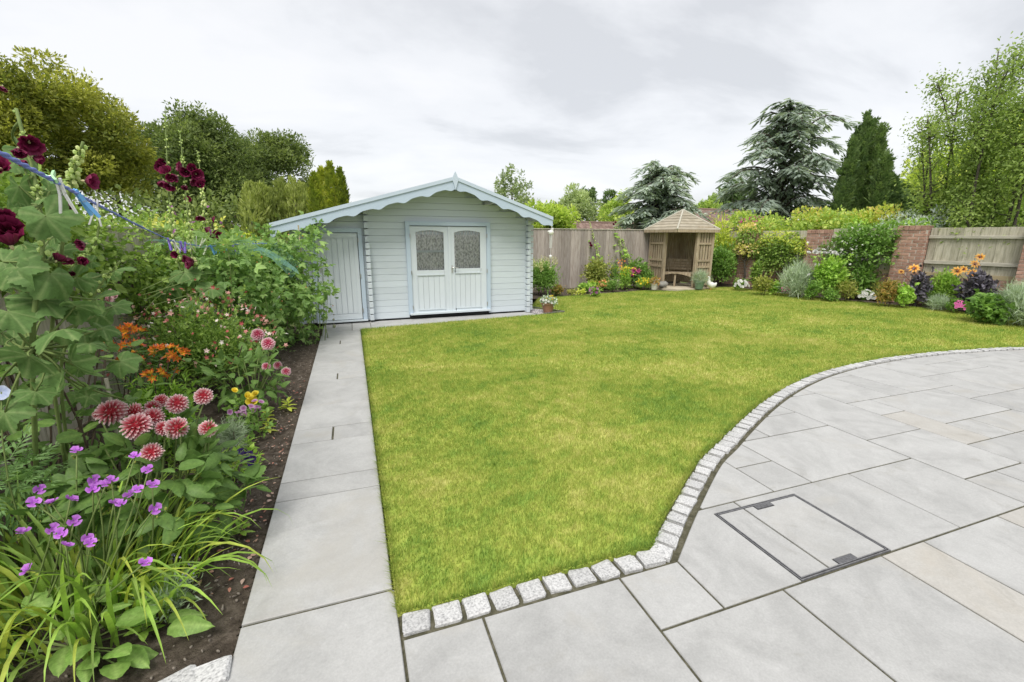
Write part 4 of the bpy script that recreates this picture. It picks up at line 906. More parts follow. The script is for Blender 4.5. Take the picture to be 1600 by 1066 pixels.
G_MID = mat_leaf('leaf_mid_green', [(.05,.10,.02),(.095,.17,.035),(.16,.25,.06)])
G_DARK = mat_leaf('leaf_dark_green', [(.022,.052,.016),(.045,.092,.026),(.085,.145,.045)], rough=.4)
G_FRESH = mat_leaf('leaf_fresh_green', [(.09,.16,.025),(.17,.27,.045),(.27,.38,.08)])
G_YEL = mat_leaf('leaf_yellow_green', [(.15,.20,.025),(.30,.34,.05),(.46,.45,.12)])
G_GOLD = mat_leaf('leaf_golden_variegated', [(.10,.15,.03),(.36,.36,.07),(.60,.55,.22)])
G_GREY = mat_leaf('leaf_grey_green', [(.12,.16,.10),(.20,.25,.165),(.30,.35,.25)], trans=.15)
G_HOL = mat_leaf('leaf_hollyhock', [(.085,.13,.048),(.115,.165,.06),(.15,.205,.08)], rough=.65, spec=.2, tip=(.068,.12,.036), tippos=(.05, .75))
G_RASP = mat_leaf('leaf_raspberry', [(.05,.10,.025),(.095,.165,.045),(.18,.26,.085)])
G_CLIMB = mat_leaf('leaf_climber', [(.05,.095,.018),(.11,.17,.035),(.21,.28,.07)])
G_RED = mat_leaf('leaf_bronze', [(.09,.12,.03),(.22,.17,.05),(.36,.16,.07)])
G_PURP = mat_leaf('leaf_dark_purple', [(.022,.02,.025),(.05,.045,.055),(.10,.095,.115)], trans=.1)
G_OLIVE = mat_leaf('leaf_olive', [(.09,.12,.025),(.17,.19,.045),(.27,.26,.08)])
G_BUD = mat_leaf('buds_pale_green', [(.20,.25,.09),(.30,.36,.15),(.42,.46,.24)])
M_STEM = mat_noise('green_stem', [(.12,.17,.05),(.19,.25,.08)], scale=20, rough=.7)
M_WOODY = mat_noise('brown_twig', [(.06,.045,.03),(.13,.10,.07)], scale=14, rough=.9)
M_BARK = mat_noise('tree_bark', [(.05,.045,.035),(.12,.105,.085)], scale=6, stretch=(4, 4, 1), rough=.95, bump=.4)
M_CANE = mat_noise('bamboo_cane', [(.38,.31,.19),(.5,.43,.3)], scale=9, rough=.7)
F_DAHL = mat_t('petal_red_white_tip', [(.42,.025,.04),(.52,.075,.10),(.68,.34,.37),(.82,.74,.72)], [0, .4, .7, 1])
F_DAHP = mat_t('petal_pink_white_tip', [(.40,.04,.09),(.52,.10,.17),(.72,.42,.48),(.82,.74,.74)], [0, .45, .75, 1])
F_HOLL = mat_t('petal_burgundy', [(.5,.45,.25),(.035,.003,.01),(.11,.006,.03),(.22,.02,.075)], [0, .10, .5, 1], rough=.4)
F_SPID = mat_t('petal_violet', [(.50,.20,.55),(.42,.10,.56),(.55,.22,.68)], [0, .4, 1])
F_ALST = mat_t('petal_orange', [(.75,.50,.06),(.78,.34,.03),(.55,.09,.03),(.70,.25,.06)], [0, .45, .75, 1])
F_ROSE = mat_t('petal_pale_pink', [(.70,.28,.33),(.76,.45,.48),(.8,.58,.6)], [0, .5, 1])
F_WHITE = mat_t('petal_white', [(.45,.47,.30),(.58,.58,.54),(.66,.66,.64)], [0, .4, 1])
F_YEL = mat_t('petal_yellow', [(.72,.42,.02),(.80,.62,.03),(.82,.70,.10)], [0, .4, 1])
F_ORD = mat_t('petal_orange_dark_eye', [(.08,.02,.01),(.45,.12,.02),(.80,.42,.08),(.82,.50,.14)], [0, .3, .5, 1])
F_PINK = mat_t('petal_magenta', [(.55,.05,.25),(.62,.08,.33),(.70,.22,.45)], [0, .5, 1])
F_PLUM = mat_t('petal_mauve', [(.30,.06,.22),(.42,.16,.38),(.6,.42,.55)], [0, .5, 1])
F_DPUR = mat_t('petal_dark_violet', [(.35,.25,.05),(.03,.015,.10),(.08,.04,.20)], [0, .15, 1])
F_RWS = mat_leaf('petal_red_and_white_small', [(.38,.04,.06),(.46,.10,.10),(.62,.35,.30),(.78,.74,.70)], trans=.2, gain=1.0)
F_LAV = mat_leaf('petal_lavender', [(.20,.17,.33),(.30,.27,.45)], trans=.1, gain=1.0)
F_ORS = mat_leaf('petal_small_orange', [(.65,.18,.04),(.75,.33,.12),(.8,.5,.25)], trans=.2, gain=1.0)
F_BLUE = mat_t('petal_pale_blue', [(.5,.55,.72),(.45,.52,.75),(.6,.65,.82)], [0, .5, 1])
# ------------------------------------------------------------ flower meshes
T_PET = tpl([(0,0,0),(0,.5,-.03),(0,1,.02),(-.3,.5,.10),(.3,.5,.10),(-.2,.92,.10),(.2,.92,.10)], [(0,4,1),(0,1,3),(1,4,6),(1,6,2),(3,1,5),(1,2,5)])
def fanpet(n=8, wid=1.0, ruf=.08, cup=.2, seed=0):
    rg = np.random.default_rng(seed); V = [(0, 0, 0)]; t = [0.0]
    for q in (.5, 1.0):
        for i in range(n):
            a = (i/(n-1)-.5)*wid; r = q*(1-.12*abs(i/(n-1)-.5)*2+rg.normal(0, .03)*q)
            V.append((math.sin(a)*r, math.cos(a)*r, cup*q*q+ruf*q*math.sin(i*2.1+seed))); t.append(q)
    F = [(0, i+2, i+1) for i in range(n-1)]
    for i in range(n-1): a, b = 1+i, 2+i; F += [(a, b, b+n), (a, b+n, a+n)]
    return np.array(V), np.array(F), np.array(t)
def tiltm(az, el):
    """column frame: petal direction at azimuth az, elevated by el above the xy plane, normal towards the axis"""
    d = np.array([math.cos(az)*math.cos(el), math.sin(az)*math.cos(el), math.sin(el)]); n = np.array([-math.cos(az)*math.sin(el), -math.sin(az)*math.sin(el), math.cos(el)])
    return np.stack([np.cross(d, n), d, n], -1)
def radial(layers, name, mat, centre=None, smooth=True):
    """layers: (template, n, elevation, size, base radius, base height)"""
    m = MB()
    for li, (T, n, el, s, br, bz) in enumerate(layers):
        for k in range(n):
            az = 2*math.pi*(k+.5*(li % 2))/n+RG.normal(0, .06); R = tiltm(az, el+RG.normal(0, .06))
            m.inst(T, [(math.cos(az)*br, math.sin(az)*br, bz)], R[None], [s*(1+RG.normal(0, .05))])
    if centre: V, F, t = T_ICO; m.add(V*np.array(centre), F, np.zeros(len(V)))
    return m.mesh(name, mat, smooth)
def dahlia_ball(name, mat, n=110, thmax=2.15):
    m = MB(); ga = math.pi*(3-math.sqrt(5))
    for k in range(n):
        th = thmax*math.sqrt((k+.5)/n); az = k*ga; d = np.array([math.sin(th)*math.cos(az), math.sin(th)*math.sin(az), math.cos(th)])
        up = np.array([0, 0, 1.0]); tn = nrm(up-d*(d@up)+1e-6); R = basis(nrm(d*.85-tn*.3)[None], (tn*.8+d*.2)[None])
        m.inst(T_PET, [d*.38], R, [np.array([.36, .66+.05*RG.normal(), .6])])
    V, F, t = T_ICO; m.add(V*.42, F, np.zeros(len(V))); return m.mesh(name, mat)
FM_DAHL = [dahlia_ball('flower', F_DAHL), dahlia_ball('flower', F_DAHL, 95, 1.9)]; FM_DAHP = [dahlia_ball('flower', F_DAHP), dahlia_ball('flower', F_DAHP, 90, 1.8)]
FP = [fanpet(8, 1.35, .10, .25, i) for i in range(4)]
FM_HOLL = [radial([(FP[i % 4], 5, .45+.25*i, 1.0, .05, 0), (FP[(i+1) % 4], 4, .8+.2*i, .75, .03, .02)], 'flower', F_HOLL, (.12, .12, .3)) for i in range(3)]
FM_SPID = radial([(fanpet(7, 1.5, .06, .1, 2), 3, .35, 1.0, .02, 0), (fanpet(6, 1.2, .06, .1, 3), 3, .75, .55, .02, .02)], 'flower', F_SPID)
T_PL = tpl([(0,0,0),(0,.5,.03),(0,1,-.12),(-.17,.6,.06),(.17,.6,.06)], [(0,4,1),(0,1,3),(1,4,2),(3,1,2)])
FM_ALST = radial([(T_PL, 3, .85, 1.0, .04, 0), (T_PL, 3, 1.05, .95, .03, 0)], 'flower', F_ALST, smooth=False)
FM_ROSE = {k: radial([(fanpet(7, 1.5, .05, .3, 1), 5, .25, 1.0, .05, 0), (fanpet(7, 1.4, .05, .35, 2), 5, .75, .8, .05, .05), (fanpet(6, 1.3, .04, .4, 3), 4, 1.15, .65, .03, .1)], 'flower', mt) for k, mt in (('pink', F_ROSE), ('white', F_WHITE), ('yellow', F_YEL), ('magenta', F_PINK))}
FM_DAISY = radial([(T_PL, 9, .15, 1.0, .12, 0), (T_PL, 8, .3, .85, .1, .03)], 'flower', F_ORD, (.2, .2, .14), False)
FM_PAN = {k: radial([(fanpet(6, 1.5, .05, .05, 1), 5, .25, 1.0, .03, 0)], 'flower', mt) for k, mt in (('purple', F_DPUR), ('yellow', F_YEL), ('white', F_WHITE), ('mauve', F_PLUM), ('blue', F_BLUE), ('magenta', F_PINK))}
# ------------------------------------------------------------ plant helpers
def plant(name, base, label, cat='plant', group=None): return empty(name, (base[0], base[1], base[2] if len(base) > 2 else 0), label, cat, group)
def face(d, roll=None):
    """matrix with local Z towards d"""
    z = nrm(np.asarray(d, float)); a = rdir(1)[0]; x = nrm(np.cross(a, z)); y = np.cross(z, x); return np.stack([x, y, z], -1)
def flower(p, me, pos, r, d=None, name='flower', label=None):
    """pos in world; d facing direction"""
    b = np.array(p.location); 
    if d is None: d = nrm(np.array([0, 0, .8])+nrm(EYE-pos)*.7+RG.normal(0, .35, 3))
    return mkobj(name, random.choice(me) if isinstance(me, list) else me, parent=p, M4=mat4(face(d), np.asarray(pos)-b, r), label=label)
def stems(p, pairs, rad=.004, mat=None, name='stems', bow=.06):
    """several thin stems of one plant, too thin to pick apart"""
    m = MB(); b = np.array(p.location)
    for a, c in pairs:
        a, c = np.asarray(a, float)-b, np.asarray(c, float)-b; mid = (a+c)/2+np.array([RG.normal(0, bow), RG.normal(0, bow), 0])*np.linalg.norm(c-a); u = np.linspace(0, 1, 6)[:, None]
        m.tube((1-u)**2*a+2*u*(1-u)*mid+u*u*c, np.linspace(rad, rad*.6, 6), 5)
    return mkobj(name, m.mesh(name, mat or M_STEM, True), parent=p, kind='stuff')
def leafobjs(p, mes, P, R, S, name='leaf'):
    b = np.array(p.location)
    for q, r_, s_ in zip(P, R, np.broadcast_to(S, (len(P),))): mkobj(name, random.choice(mes), parent=p, M4=mat4(r_, np.asarray(q)-b, s_))
def tmesh(T, mat, smooth=True, name='leaf'): m = MB(); V, F, t = T; m.add(V, F, t, .5); return m.mesh(name, mat, smooth)
def fol(p, m, mat, name='foliage'): return mkobj(name, m.mesh(name, mat), parent=p, kind='stuff')
G_DAH2 = mat_leaf('leaf_dahlia', [(.055,.10,.025),(.085,.145,.035),(.13,.20,.05)], rough=.5, tip=(.07,.125,.03), tippos=(0, .5)); G_PRI = mat_leaf('leaf_primrose', [(.14,.22,.06),(.19,.28,.08),(.25,.34,.11)], tip=(.13,.215,.05), tippos=(0, .5))
G_STRY = mat_leaf('leaf_strap_yellow', [(.13,.20,.03),(.21,.26,.045),(.34,.34,.07)])
L_DAHL = [tmesh(T_BRD[0], G_DAH2), tmesh(T_BRD[1], G_DAH2), tmesh(T_BRD[2], G_DAH2)]; L_PRIM = [tmesh(T, G_PRI) for T in T_BRD]; L_STRAP = [tmesh(T, mt) for T in T_STRAP for mt in (G_FRESH, G_CLIMB, G_STRY)]
L_HOL = [tmesh(T, G_HOL) for T in T_LOB]; L_FRESH = [tmesh(T_BRD[1], G_FRESH)]; L_YELO = [tmesh(T_BRD[2], G_YEL)]
def pxbox(x0, x1, yt, yb, z=0.0):
    """ground point, depth and size of something seen in a pixel box standing on the ground"""
    b = gnd((x0+x1)/2, yb, z); w = (b-EYE)@fw; return b, w, (x1-x0)/2*w/FOC, (yb-yt)*w/FOC*.985
def bush(name, label, box, T, mat, size, n, lumpy=.16, cat='shrub', group=None, inner=.35, depth=.85, stem=True, up=.4, out=.7, rnd=.55, nclump=14, base=None, zlow=.0):
    """rounded leafy bush from several overlapping leaf clumps"""
    b, w, rx, h = pxbox(*box); 
    if base is not None:
        b = np.asarray(base, float); w = (b-EYE)@fw; rx = (box[1]-box[0])/2*w/FOC; h = (box[3]-box[2])*w/FOC
    p = plant(name, b, label, cat, group); m = MB(); k = nclump; rd = rx*depth
    for i in range(k):
        d = rdir(1)[0]; d[2] = abs(d[2])*.9-.1; q = .55*RG.random()**.5
        c = np.array([d[0]*rx*q, d[1]*rd*q, zlow+(h-zlow)*(.42+.42*d[2]*(.4+.6*RG.random()))]); cr = np.array([rx*.52, rd*.52, (h-zlow)*.36])*RG.uniform(.75, 1.1)
        c[2] = min(c[2], h-cr[2]*.9); c[2] = max(c[2], zlow+cr[2]*.75)
        foliage(m, c, cr, n//k, T, size, up=up, out=out, rnd=rnd, inner=inner, lumpy=lumpy, seed=i, r=np.clip(RG.normal(RG.uniform(.25, .75), .22, n//k), 0, 1) if False else None)
    ns = 16                                      # loose shoots that break the outline
    for _ in range(ns):
        a = RG.random()*6.28; e_ = np.array([math.cos(a)*rx*RG.uniform(.5, 1.08), math.sin(a)*rd*RG.uniform(.5, 1.08), h*RG.uniform(.55, 1.16)]); s0_ = np.array([e_[0]*.35, e_[1]*.35, h*.4]); kk = max(6, n//240)
        uu = RG.random(kk)**.6; P = s0_+(e_-s0_)*uu[:, None]; m.inst(T, P, basis(nrm(nrm(e_-s0_)*.6+RG.normal(0, .6, (kk, 3))), nrm(RG.normal(0, .4, (kk, 3))+[0, 0, 1])), size*RG.uniform(.6, 1.2, kk))
    fol(p, m, mat)
    if stem: stems(p, [(b+np.array([RG.normal(0, rx*.12), RG.normal(0, rx*.12), -.02]), b+np.array([RG.normal(0, rx*.45), RG.normal(0, rx*.4), h*RG.uniform(.5, .85)])) for _ in range(7)], max(.004, h*.008), M_WOODY)
    return p, b, w, rx, h
def dots(p, me_tpl, mat, P, size, name='flowers'):
    m = MB(); P = np.asarray(P)-np.array(p.location); n = len(P); d = rdir(n); m.inst(me_tpl, P, basis(d, rdir(n)), size*RG.uniform(.7, 1.3, n)); return mkobj(name, m.mesh(name, mat), parent=p, kind='stuff')
T_BLO = join_tpl([(T_DIA, rz2(k*2*math.pi/5, .35), (0, 0, 0), np.array([1.3, 1, 1])) for k in range(5)])
# ============================================================ left border
# violet spiderwort at the front
b = np.array([-1.13, 2.02, 0]); sw = plant('spiderwort', b, 'violet-flowered spiderwort with arching strap leaves at the front of the left bed', 'plant')
n = 290; az = RG.random(n)*2*np.pi; rr = .27*np.sqrt(RG.random(n)); P = np.c_[b[0]+rr*np.cos(az)*1.5, b[1]+rr*np.sin(az), np.full(n, -.02)]
oz = az+RG.normal(0, .5, n); el = RG.uniform(-.2, .45, n); dd = np.c_[np.cos(oz)*np.cos(el), np.sin(oz)*np.cos(el), np.sin(el)]
leafobjs(sw, L_STRAP, P, basis(dd, np.array([0, 0, 1.0])), RG.uniform(.34, .66, n))
SPX = [(53,786),(35,832),(82,828),(95,834),(103,853),(43,891),(141,849),(116,815),(62,765),(80,786),(110,781),(147,751),(145,765),(166,757),(174,751),(232,734),(211,713),(238,758),(216,765),(202,774),(190,787),(178,786),(241,795),(226,880),(120,705),(137,842)]
prs = []; 
for x_, y_ in SPX:
    w = 1.62+.0014*(860-y_)+RG.normal(0, .03); q = atw(x_, y_, w); flower(sw, FM_SPID, q, RG.uniform(.021, .028)); prs.append((b+np.array([RG.normal(0, .12), RG.normal(0, .1), 0]), q))
stems(sw, prs, .0045, M_STEM); m = MB(); Q = np.array([atw(x_+RG.normal(0, 8), y_+8+RG.normal(0, 6), 1.76+.0016*(860-y_)) for x_, y_ in SPX for _ in range(5)])
dots(sw, (T_ICO[0]*np.array([.6, .6, 1.0]), T_ICO[1], T_ICO[2]), G_OLIVE, Q, .007, 'buds')
# broad-leaved rosette in the front corner
b = gnd(110, 1005); pr = plant('evening_primrose', b, 'low plant with broad pale green leaves in the bottom left corner', 'plant')
n = 70; az = RG.random(n)*2*np.pi; rr = .30*np.sqrt(RG.random(n)); P = np.c_[b[0]+rr*np.cos(az)*1.3, b[1]+rr*np.sin(az)*.8, .02+.16*RG.random(n)*(1-rr/.34)]
el = RG.uniform(-.1, .6, n); oz = az+RG.normal(0, .5, n); leafobjs(pr, L_PRIM, P, basis(np.c_[np.cos(oz)*np.cos(el), np.sin(oz)*np.cos(el), np.sin(el)], nrm(np.c_[RG.normal(0, .25, (n, 2)), np.ones(n)])), RG.uniform(.09, .16, n))
stems(pr, [(b+np.array([0, 0, -.02]), q) for q in P[::3]], .004)
def seedling(px_, py_, size, label, mes=L_FRESH, n=14, h=.07):
    b = gnd(px_, py_); p = plant('bedding_plant', b, label, 'plant', 'small bedding plants along the soil edge'); az = np.arange(n)*2.4+RG.random(n)*.5; el = np.linspace(.0, 1.2, n); 
    P = np.c_[np.zeros((n, 2))+b[:2], np.linspace(.0, h, n)]+np.c_[np.cos(az), np.sin(az), az*0]*.008
    leafobjs(p, mes, P, basis(np.c_[np.cos(az)*np.cos(el), np.sin(az)*np.cos(el), np.sin(el)], np.array([0, 0, 1.0])+RG.normal(0, .1, (n, 3))), size*np.linspace(1.1, .6, n)); stems(p, [(b-np.array([0, 0, .02]), b+np.array([0, 0, h]))], .003); return p, b
for px_, py_, s_, lb in ((225,988,.055,'tiny green seedling on bare soil beside the spiderwort'),(378,832,.05,'pale seedling at the path side of the large dahlia'),(394,742,.06,'pale green bedding plant just in front of the dark violas'),(388,700,.06,'pale green bedding plant behind the dark violas'),(419,672,.06,'yellow-green bedding plant near the mauve asters, nearest the path'),(366,690,.065,'yellow-green bedding plant left of the violas beside the grassy clump'),(419,654,.055,'yellow-green bedding plant right behind the mauve asters'),(450,638,.075,'yellow-green bedding plant by the path in front of the pink dahlia'),(352,838,.06,'pale green leafy seedling under the large dahlia')):
    seedling(px_, py_, s_, lb, L_YELO if 'yellow' in lb else L_FRESH)
# small lavender
b = gnd(268, 952); lv = plant('lavender', b, 'small grey lavender plant on bare soil at the front of the left bed', 'plant'); m = MB()
n = 420; az = RG.random(n)*6.28; el = RG.uniform(.3, 1.5, n); L_ = RG.random(n)*.13; d = np.c_[np.cos(az)*np.cos(el), np.sin(az)*np.cos(el), np.sin(el)]
m.inst(T_LAN, d*L_[:, None], basis(nrm(d+RG.normal(0, .4, (n, 3))), rdir(n)), np.c_[np.full(n, .03), RG.uniform(.025, .045, n), np.full(n, .03)]); fol(lv, m, G_GREY)
for x_, y_ in ((274,872),(302,886),(248,938),(290,905)):
    q = atw(x_, y_, 1.85); stems(lv, [(b, q)], .0015, M_STEM, 'flower_stem'); dots(lv, T_OV, F_LAV, q+RG.normal(0, .006, (14, 3))*[1, 1, 2.2], .011, 'flower_spike')
# large red and white dahlia
b = np.array([-.98, 2.38, 0]); dh = plant('dahlia', b, 'large dahlia with red white-tipped pompon flowers behind the spiderwort', 'plant')
n = 330; c0 = np.array([-.93, 2.36, .33]); P, d = shell(n, (.36, .32, .31), .45, .15, 3, -.85); el = nrm(d*.9+np.array([0, 0, -.05])+RG.normal(0, .45, (len(P), 3)))
leafobjs(dh, L_DAHL, P+c0, basis(el, nrm(d*.7+np.array([0, 0, .8])+RG.normal(0, .3, d.shape))), RG.uniform(.075, .135, len(P)))
prs = [(b+np.array([RG.normal(0, .04), RG.normal(0, .04), -.02]), c0+q) for q in P[::6]]
for x_, y_, r_, w, fx in ((175,644,.062,2.08,-.5),(213,666,.060,2.0,0),(239,652,.045,2.1,.2),(239,637,.036,2.2,0),(211,644,.045,2.16,-.9),(252,626,.033,2.25,0),(277,631,.046,2.15,.3),(276,669,.050,2.05,.3),(255,669,.034,2.06,0),(318,619,.042,2.2,.4),(325,670,.040,2.12,1.2),(237,707,.042,1.98,0),(152,648,.02,2.1,0)):
    q = atw(x_, y_, w); flower(dh, FM_DAHL, q, r_, nrm(np.array([fx+.05, -.8, .75])+RG.normal(0, .15, 3))); prs.append((b+np.array([RG.normal(0, .05), RG.normal(0, .05), 0]), q-np.array([0, -.015, .02])))
stems(dh, prs, .006, M_STEM)
# feathery leaved plant at the left edge
b = np.array([*atw(-20, 770, 1.85)[:2], 0]); fe = plant('feathery_perennial', b, 'plant with deeply cut feathery green leaves at the left photo edge', 'plant'); m = MB(); n = 120; P, d = shell(n, (.16, .16, .2), .3, .1, 1, -.7); m.inst(T_PIN, P+[0, 0, .44], basis(nrm(d+RG.normal(0, .4, d.shape)), nrm(d*.4+[0, 0, 1])), RG.uniform(.10, .15, len(P))); fol(fe, m, mat_leaf('leaf_feathery', [(.07,.13,.045),(.115,.19,.07),(.16,.25,.10)])); stems(fe, [(b, b+q+[0, 0, .46]) for q in P[::8]], .004)
# rose with dark stems behind
b = np.array([-1.5, 2.78, 0]); rs = plant('pink_rose', b, 'leggy rose bush with small pink blooms against the left fence', 'plant')
n = 280; P = np.c_[b[0]+RG.normal(0, .17, n), b[1]+RG.normal(0, .3, n), RG.uniform(.10, 1.0, n)]; d = nrm(np.c_[RG.normal(0, 1, (n, 2)), RG.normal(.1, .4, n)])
leafobjs(rs, L_DAHL+L_PRIM[:1], P, basis(d, nrm(RG.normal(0, .4, (n, 3))+[0, -.3, 1])), RG.uniform(.06, .10, n))
prs = [(b+np.array([RG.normal(0, .06), RG.normal(0, .08), -.02]), np.array([b[0]+RG.normal(0, .17), b[1]+RG.normal(0, .3), RG.uniform(.5, 1.0)])) for _ in range(12)]
for x_, y_, r_ in ((167,468,.032),(181,463,.022),(172,455,.015)): q = atw(x_, y_, 2.9); flower(rs, FM_ROSE['pink'], q, r_); prs.append((b, q))
stems(rs, prs, .007, M_WOODY)
q = atw(2, 613, 1.75); bl = plant('blue_perennial', (q[0], q[1], 0), 'pale blue flower just entering the left photo edge', 'plant'); flower(bl, FM_PAN['blue'], q, .03, (.2, -1, .2)); stems(bl, [((q[0], q[1], -.02), q)], .004)
# wooden stake
q = gnd(185, 690); q = np.array([-1.42, 3.05, 0]); st = MB(); st.tube([(0, 0, -.05), (.0, .02, .66)], .011, 7); mkobj('garden_stake', st.mesh('garden_stake', M_FENCE2), loc=(*atw(186, 700, 2.75)[:2], 0), label='short grey wooden stake standing behind the large dahlia', cat='stake')
# near hollyhock
b = np.array([*atw(30, 740, 2.1)[:2], 0]); hh = plant('hollyhock', b, 'tall hollyhock with huge lobed leaves and burgundy flowers at the left edge', 'plant')
HL = [(45,575,150,1.62),(12,505,150,1.7),(98,528,110,1.72),(72,352,118,1.5),(118,490,95,1.85),(78,440,100,1.75),(150,478,80,1.95),(188,572,60,1.95),(25,430,100,1.7),(8,655,90,1.75),(112,575,80,1.75),(140,545,70,1.9),(66,482,105,1.8),(15,345,70,1.65),(120,440,60,1.9),(30,300,70,1.75),(95,590,75,1.8),(135,610,50,1.95),(55,620,70,1.75),(160,520,55,2.0),(90,400,60,1.85),(20,265,60,1.8),(5,420,90,1.8),(40,395,60,1.85)]
HL += [(RG.uniform(-10, 200), RG.uniform(385, 640), RG.uniform(28, 62), RG.uniform(1.85, 2.4)) for _ in range(40)]+[(RG.uniform(-10, 90), RG.uniform(230, 380), RG.uniform(35, 60), RG.uniform(1.75, 2.1)) for _ in range(10)]
prs = []; sx0 = [b, atw(48, 526, 1.76), atw(60, 440, 1.76), atw(68, 390, 1.77), atw(60, 300, 1.78), atw(25, 170, 1.78)]
for x_, y_, s_, w in HL:
    q = atw(x_, y_-s_*.12, w); tc_ = nrm(EYE-q); dn = nrm(np.array([RG.normal(.25, .7), RG.normal(-.2, .5), -.45+RG.normal(0, .35)]))
    R = basis(dn[None], (tc_*.55+np.array([0, 0, .65])+RG.normal(0, .38, 3))[None]); leafobjs(hh, L_HOL, [q], R, min(s_, 105)*w/FOC*.78)
    k = min(range(1, len(sx0)), key=lambda i: abs(sx0[i][2]-q[2])); prs.append((sx0[k]-np.array([0, 0, .05]), q))
stems(hh, prs, .0055, M_STEM, 'leaf_stalks', .12)
def spire(p, pts, r0_, r1_, name='stem'):
    m = MB(); pts = np.array(pts)-np.array(p.location); u = np.linspace(0, len(pts)-1, 24); q = np.stack([np.interp(u, range(len(pts)), pts[:, i]) for i in range(3)], -1)
    for _ in range(2): q[1:-1] = (q[:-2]+q[1:-1]*2+q[2:])/4
    m.tube(q, np.linspace(r0_, r1_, 24), 7); mkobj(name, m.mesh(name, M_STEM, True), parent=p); return q+np.array(p.location)
def budded(p, path_, a, b_, n, s0, s1):
    m = MB(); k0, k1 = int(a*23), int(b_*23); q = path_[k0:k1+1]-np.array(p.location); u = np.sort(RG.random(n)); P = np.stack([np.interp(u*(len(q)-1), range(len(q)), q[:, i]) for i in range(3)], -1); az = np.arange(n)*2.4; sz = s0+(s1-s0)*u
    P = P+np.c_[np.cos(az), np.sin(az), az*0+.2]*(sz*1.3)[:, None]; V, F, t = T_ICO; m.inst((V*np.array([.75, .75, 1.0]), F, t), P, np.repeat(np.eye(3)[None], n, 0), sz)
    az2 = RG.random(n*2)*6.28; m.inst(T_DIA, np.repeat(P, 2, 0), basis(np.c_[np.cos(az2), np.sin(az2), az2*0+.5], np.array([0, 0, 1.0])), np.repeat(sz, 2)*1.7); mkobj('buds', m.mesh('buds', G_BUD), parent=p, kind='stuff')
pa = spire(hh, sx0, .010, .006); budded(hh, pa, .6, 1.0, 34, .014, .006)
pa = spire(hh, [b+np.array([.1, .1, 0]), atw(75, 560, 1.9), atw(95, 400, 1.85), atw(112, 280, 1.75), atw(130, 222, 1.7)], .008, .005); budded(hh, pa, .72, 1.0, 30, .013, .009)
pa = spire(hh, [b+np.array([-.1, .1, 0]), atw(20, 560, 1.95), atw(100, 430, 2.0), atw(150, 385, 2.0), atw(158, 330, 2.0)], .007, .004); budded(hh, pa, .5, 1.0, 36, .011, .007)
pa = spire(hh, [b+np.array([.05, .2, 0]), atw(90, 560, 2.05), atw(160, 440, 2.1), atw(188, 408, 2.1)], .008, .004); budded(hh, pa, .6, 1.0, 22, .010, .007)
for x_, y_, s_, w in ((14,365,56,1.55),(8,345,40,1.6),(18,385,44,1.52),(28,232,30,1.6),(45,222,36,1.65),(50,245,26,1.66),(88,318,36,1.62),(108,322,32,1.63),(132,283,34,1.6),(78,312,24,1.66),(134,381,24,1.8),(124,412,26,1.8),(88,408,24,1.8),(105,402,22,1.85),(3,265,36,1.6),(112,425,16,1.9),(30,250,18,1.7),(4,135,16,1.6),(55,420,16,1.85)):
    q = atw(x_, y_, w); flower(hh, FM_HOLL, q, s_*.5*w/FOC*1.08, nrm(nrm(EYE-q)*.7+RG.normal(0, .6, 3)))
# orange alstroemeria
b = np.array([*atw(215, 660, 2.95)[:2], 0]); al = plant('alstroemeria', b, 'orange alstroemeria in several flower heads behind the large dahlia', 'plant'); prs = []; m = MB()
for x_, y_, w, k in ((201,516,2.9,9),(190,523,2.9,6),(212,522,2.95,6),(203,542,2.85,8),(208,566,2.85,7),(240,588,2.75,8),(250,549,2.8,8),(264,548,2.8,8),(278,554,2.8,9),(172,540,3.0,4),(171,513,3.0,4),(196,566,2.9,5),(262,580,2.85,3)):
    c = atw(x_, y_, w); prs.append((b+RG.normal(0, .06, 3)*[1, 1, 0], c-np.array([0, 0, .03])))
    for _ in range(k):
        d = nrm(RG.normal(0, .7, 3)+[0, -.35, .45]); flower(al, FM_ALST, c+d*np.array([.042, .036, .018]), RG.uniform(.034, .044), d)
    n = 26; u = RG.random(n)**.7; P = (b+(c-b)*u[:, None])-b; az = RG.random(n)*6.28; m.inst(T_LAN, P, basis(np.c_[np.cos(az), np.sin(az), np.full(n, .4)], np.array([0, 0, 1.0])), RG.uniform(.06, .10, n))
fol(al, m, G_DARK); stems(al, prs, .005, M_WOODY)
# fine green bush, red-white salvia, grassy clump
bush('fine_leaved_bush', 'fresh green fine-leaved bush between the orange alstroemeria and the second dahlia', (268,362,548,690), T_LAN, G_FRESH, .05, 5200, base=(-1.22, 3.35, 0), nclump=18)
p, b, w, rx, h = bush('salvia', 'airy salvia bush covered in tiny red and white flowers in front of the raspberries', (245,450,492,640), T_DIA, G_CLIMB, .035, 9000, base=(-1.38, 4.75, 0), nclump=26, lumpy=.25)
P = np.array([b+np.array([d[0]*rx*1.02, d[1]*rx*.9, h*.52+d[2]*h*.55]) for d in rdir(640) if d[2] > -.1])*1.0; dots(p, T_BLO, F_RWS, P+RG.normal(0, .05, P.shape), .021)
b = np.array([-.87, 2.95, 0]); gc = plant('grassy_clump', b, 'yellow-green grassy clump with arching leaves right of the large dahlia', 'plant'); n = 75; az = RG.random(n)*6.28; el = RG.uniform(-.2, .4, n)
leafobjs(gc, L_STRAP[2::3]+L_STRAP[0::3], np.c_[b[0]+RG.normal(0, .035, n), b[1]+RG.normal(0, .035, n), np.full(n, -.01)], basis(np.c_[np.cos(az)*np.cos(el), np.sin(az)*np.cos(el), np.sin(el)], np.array([0, 0, 1.0])), RG.uniform(.25, .42, n))
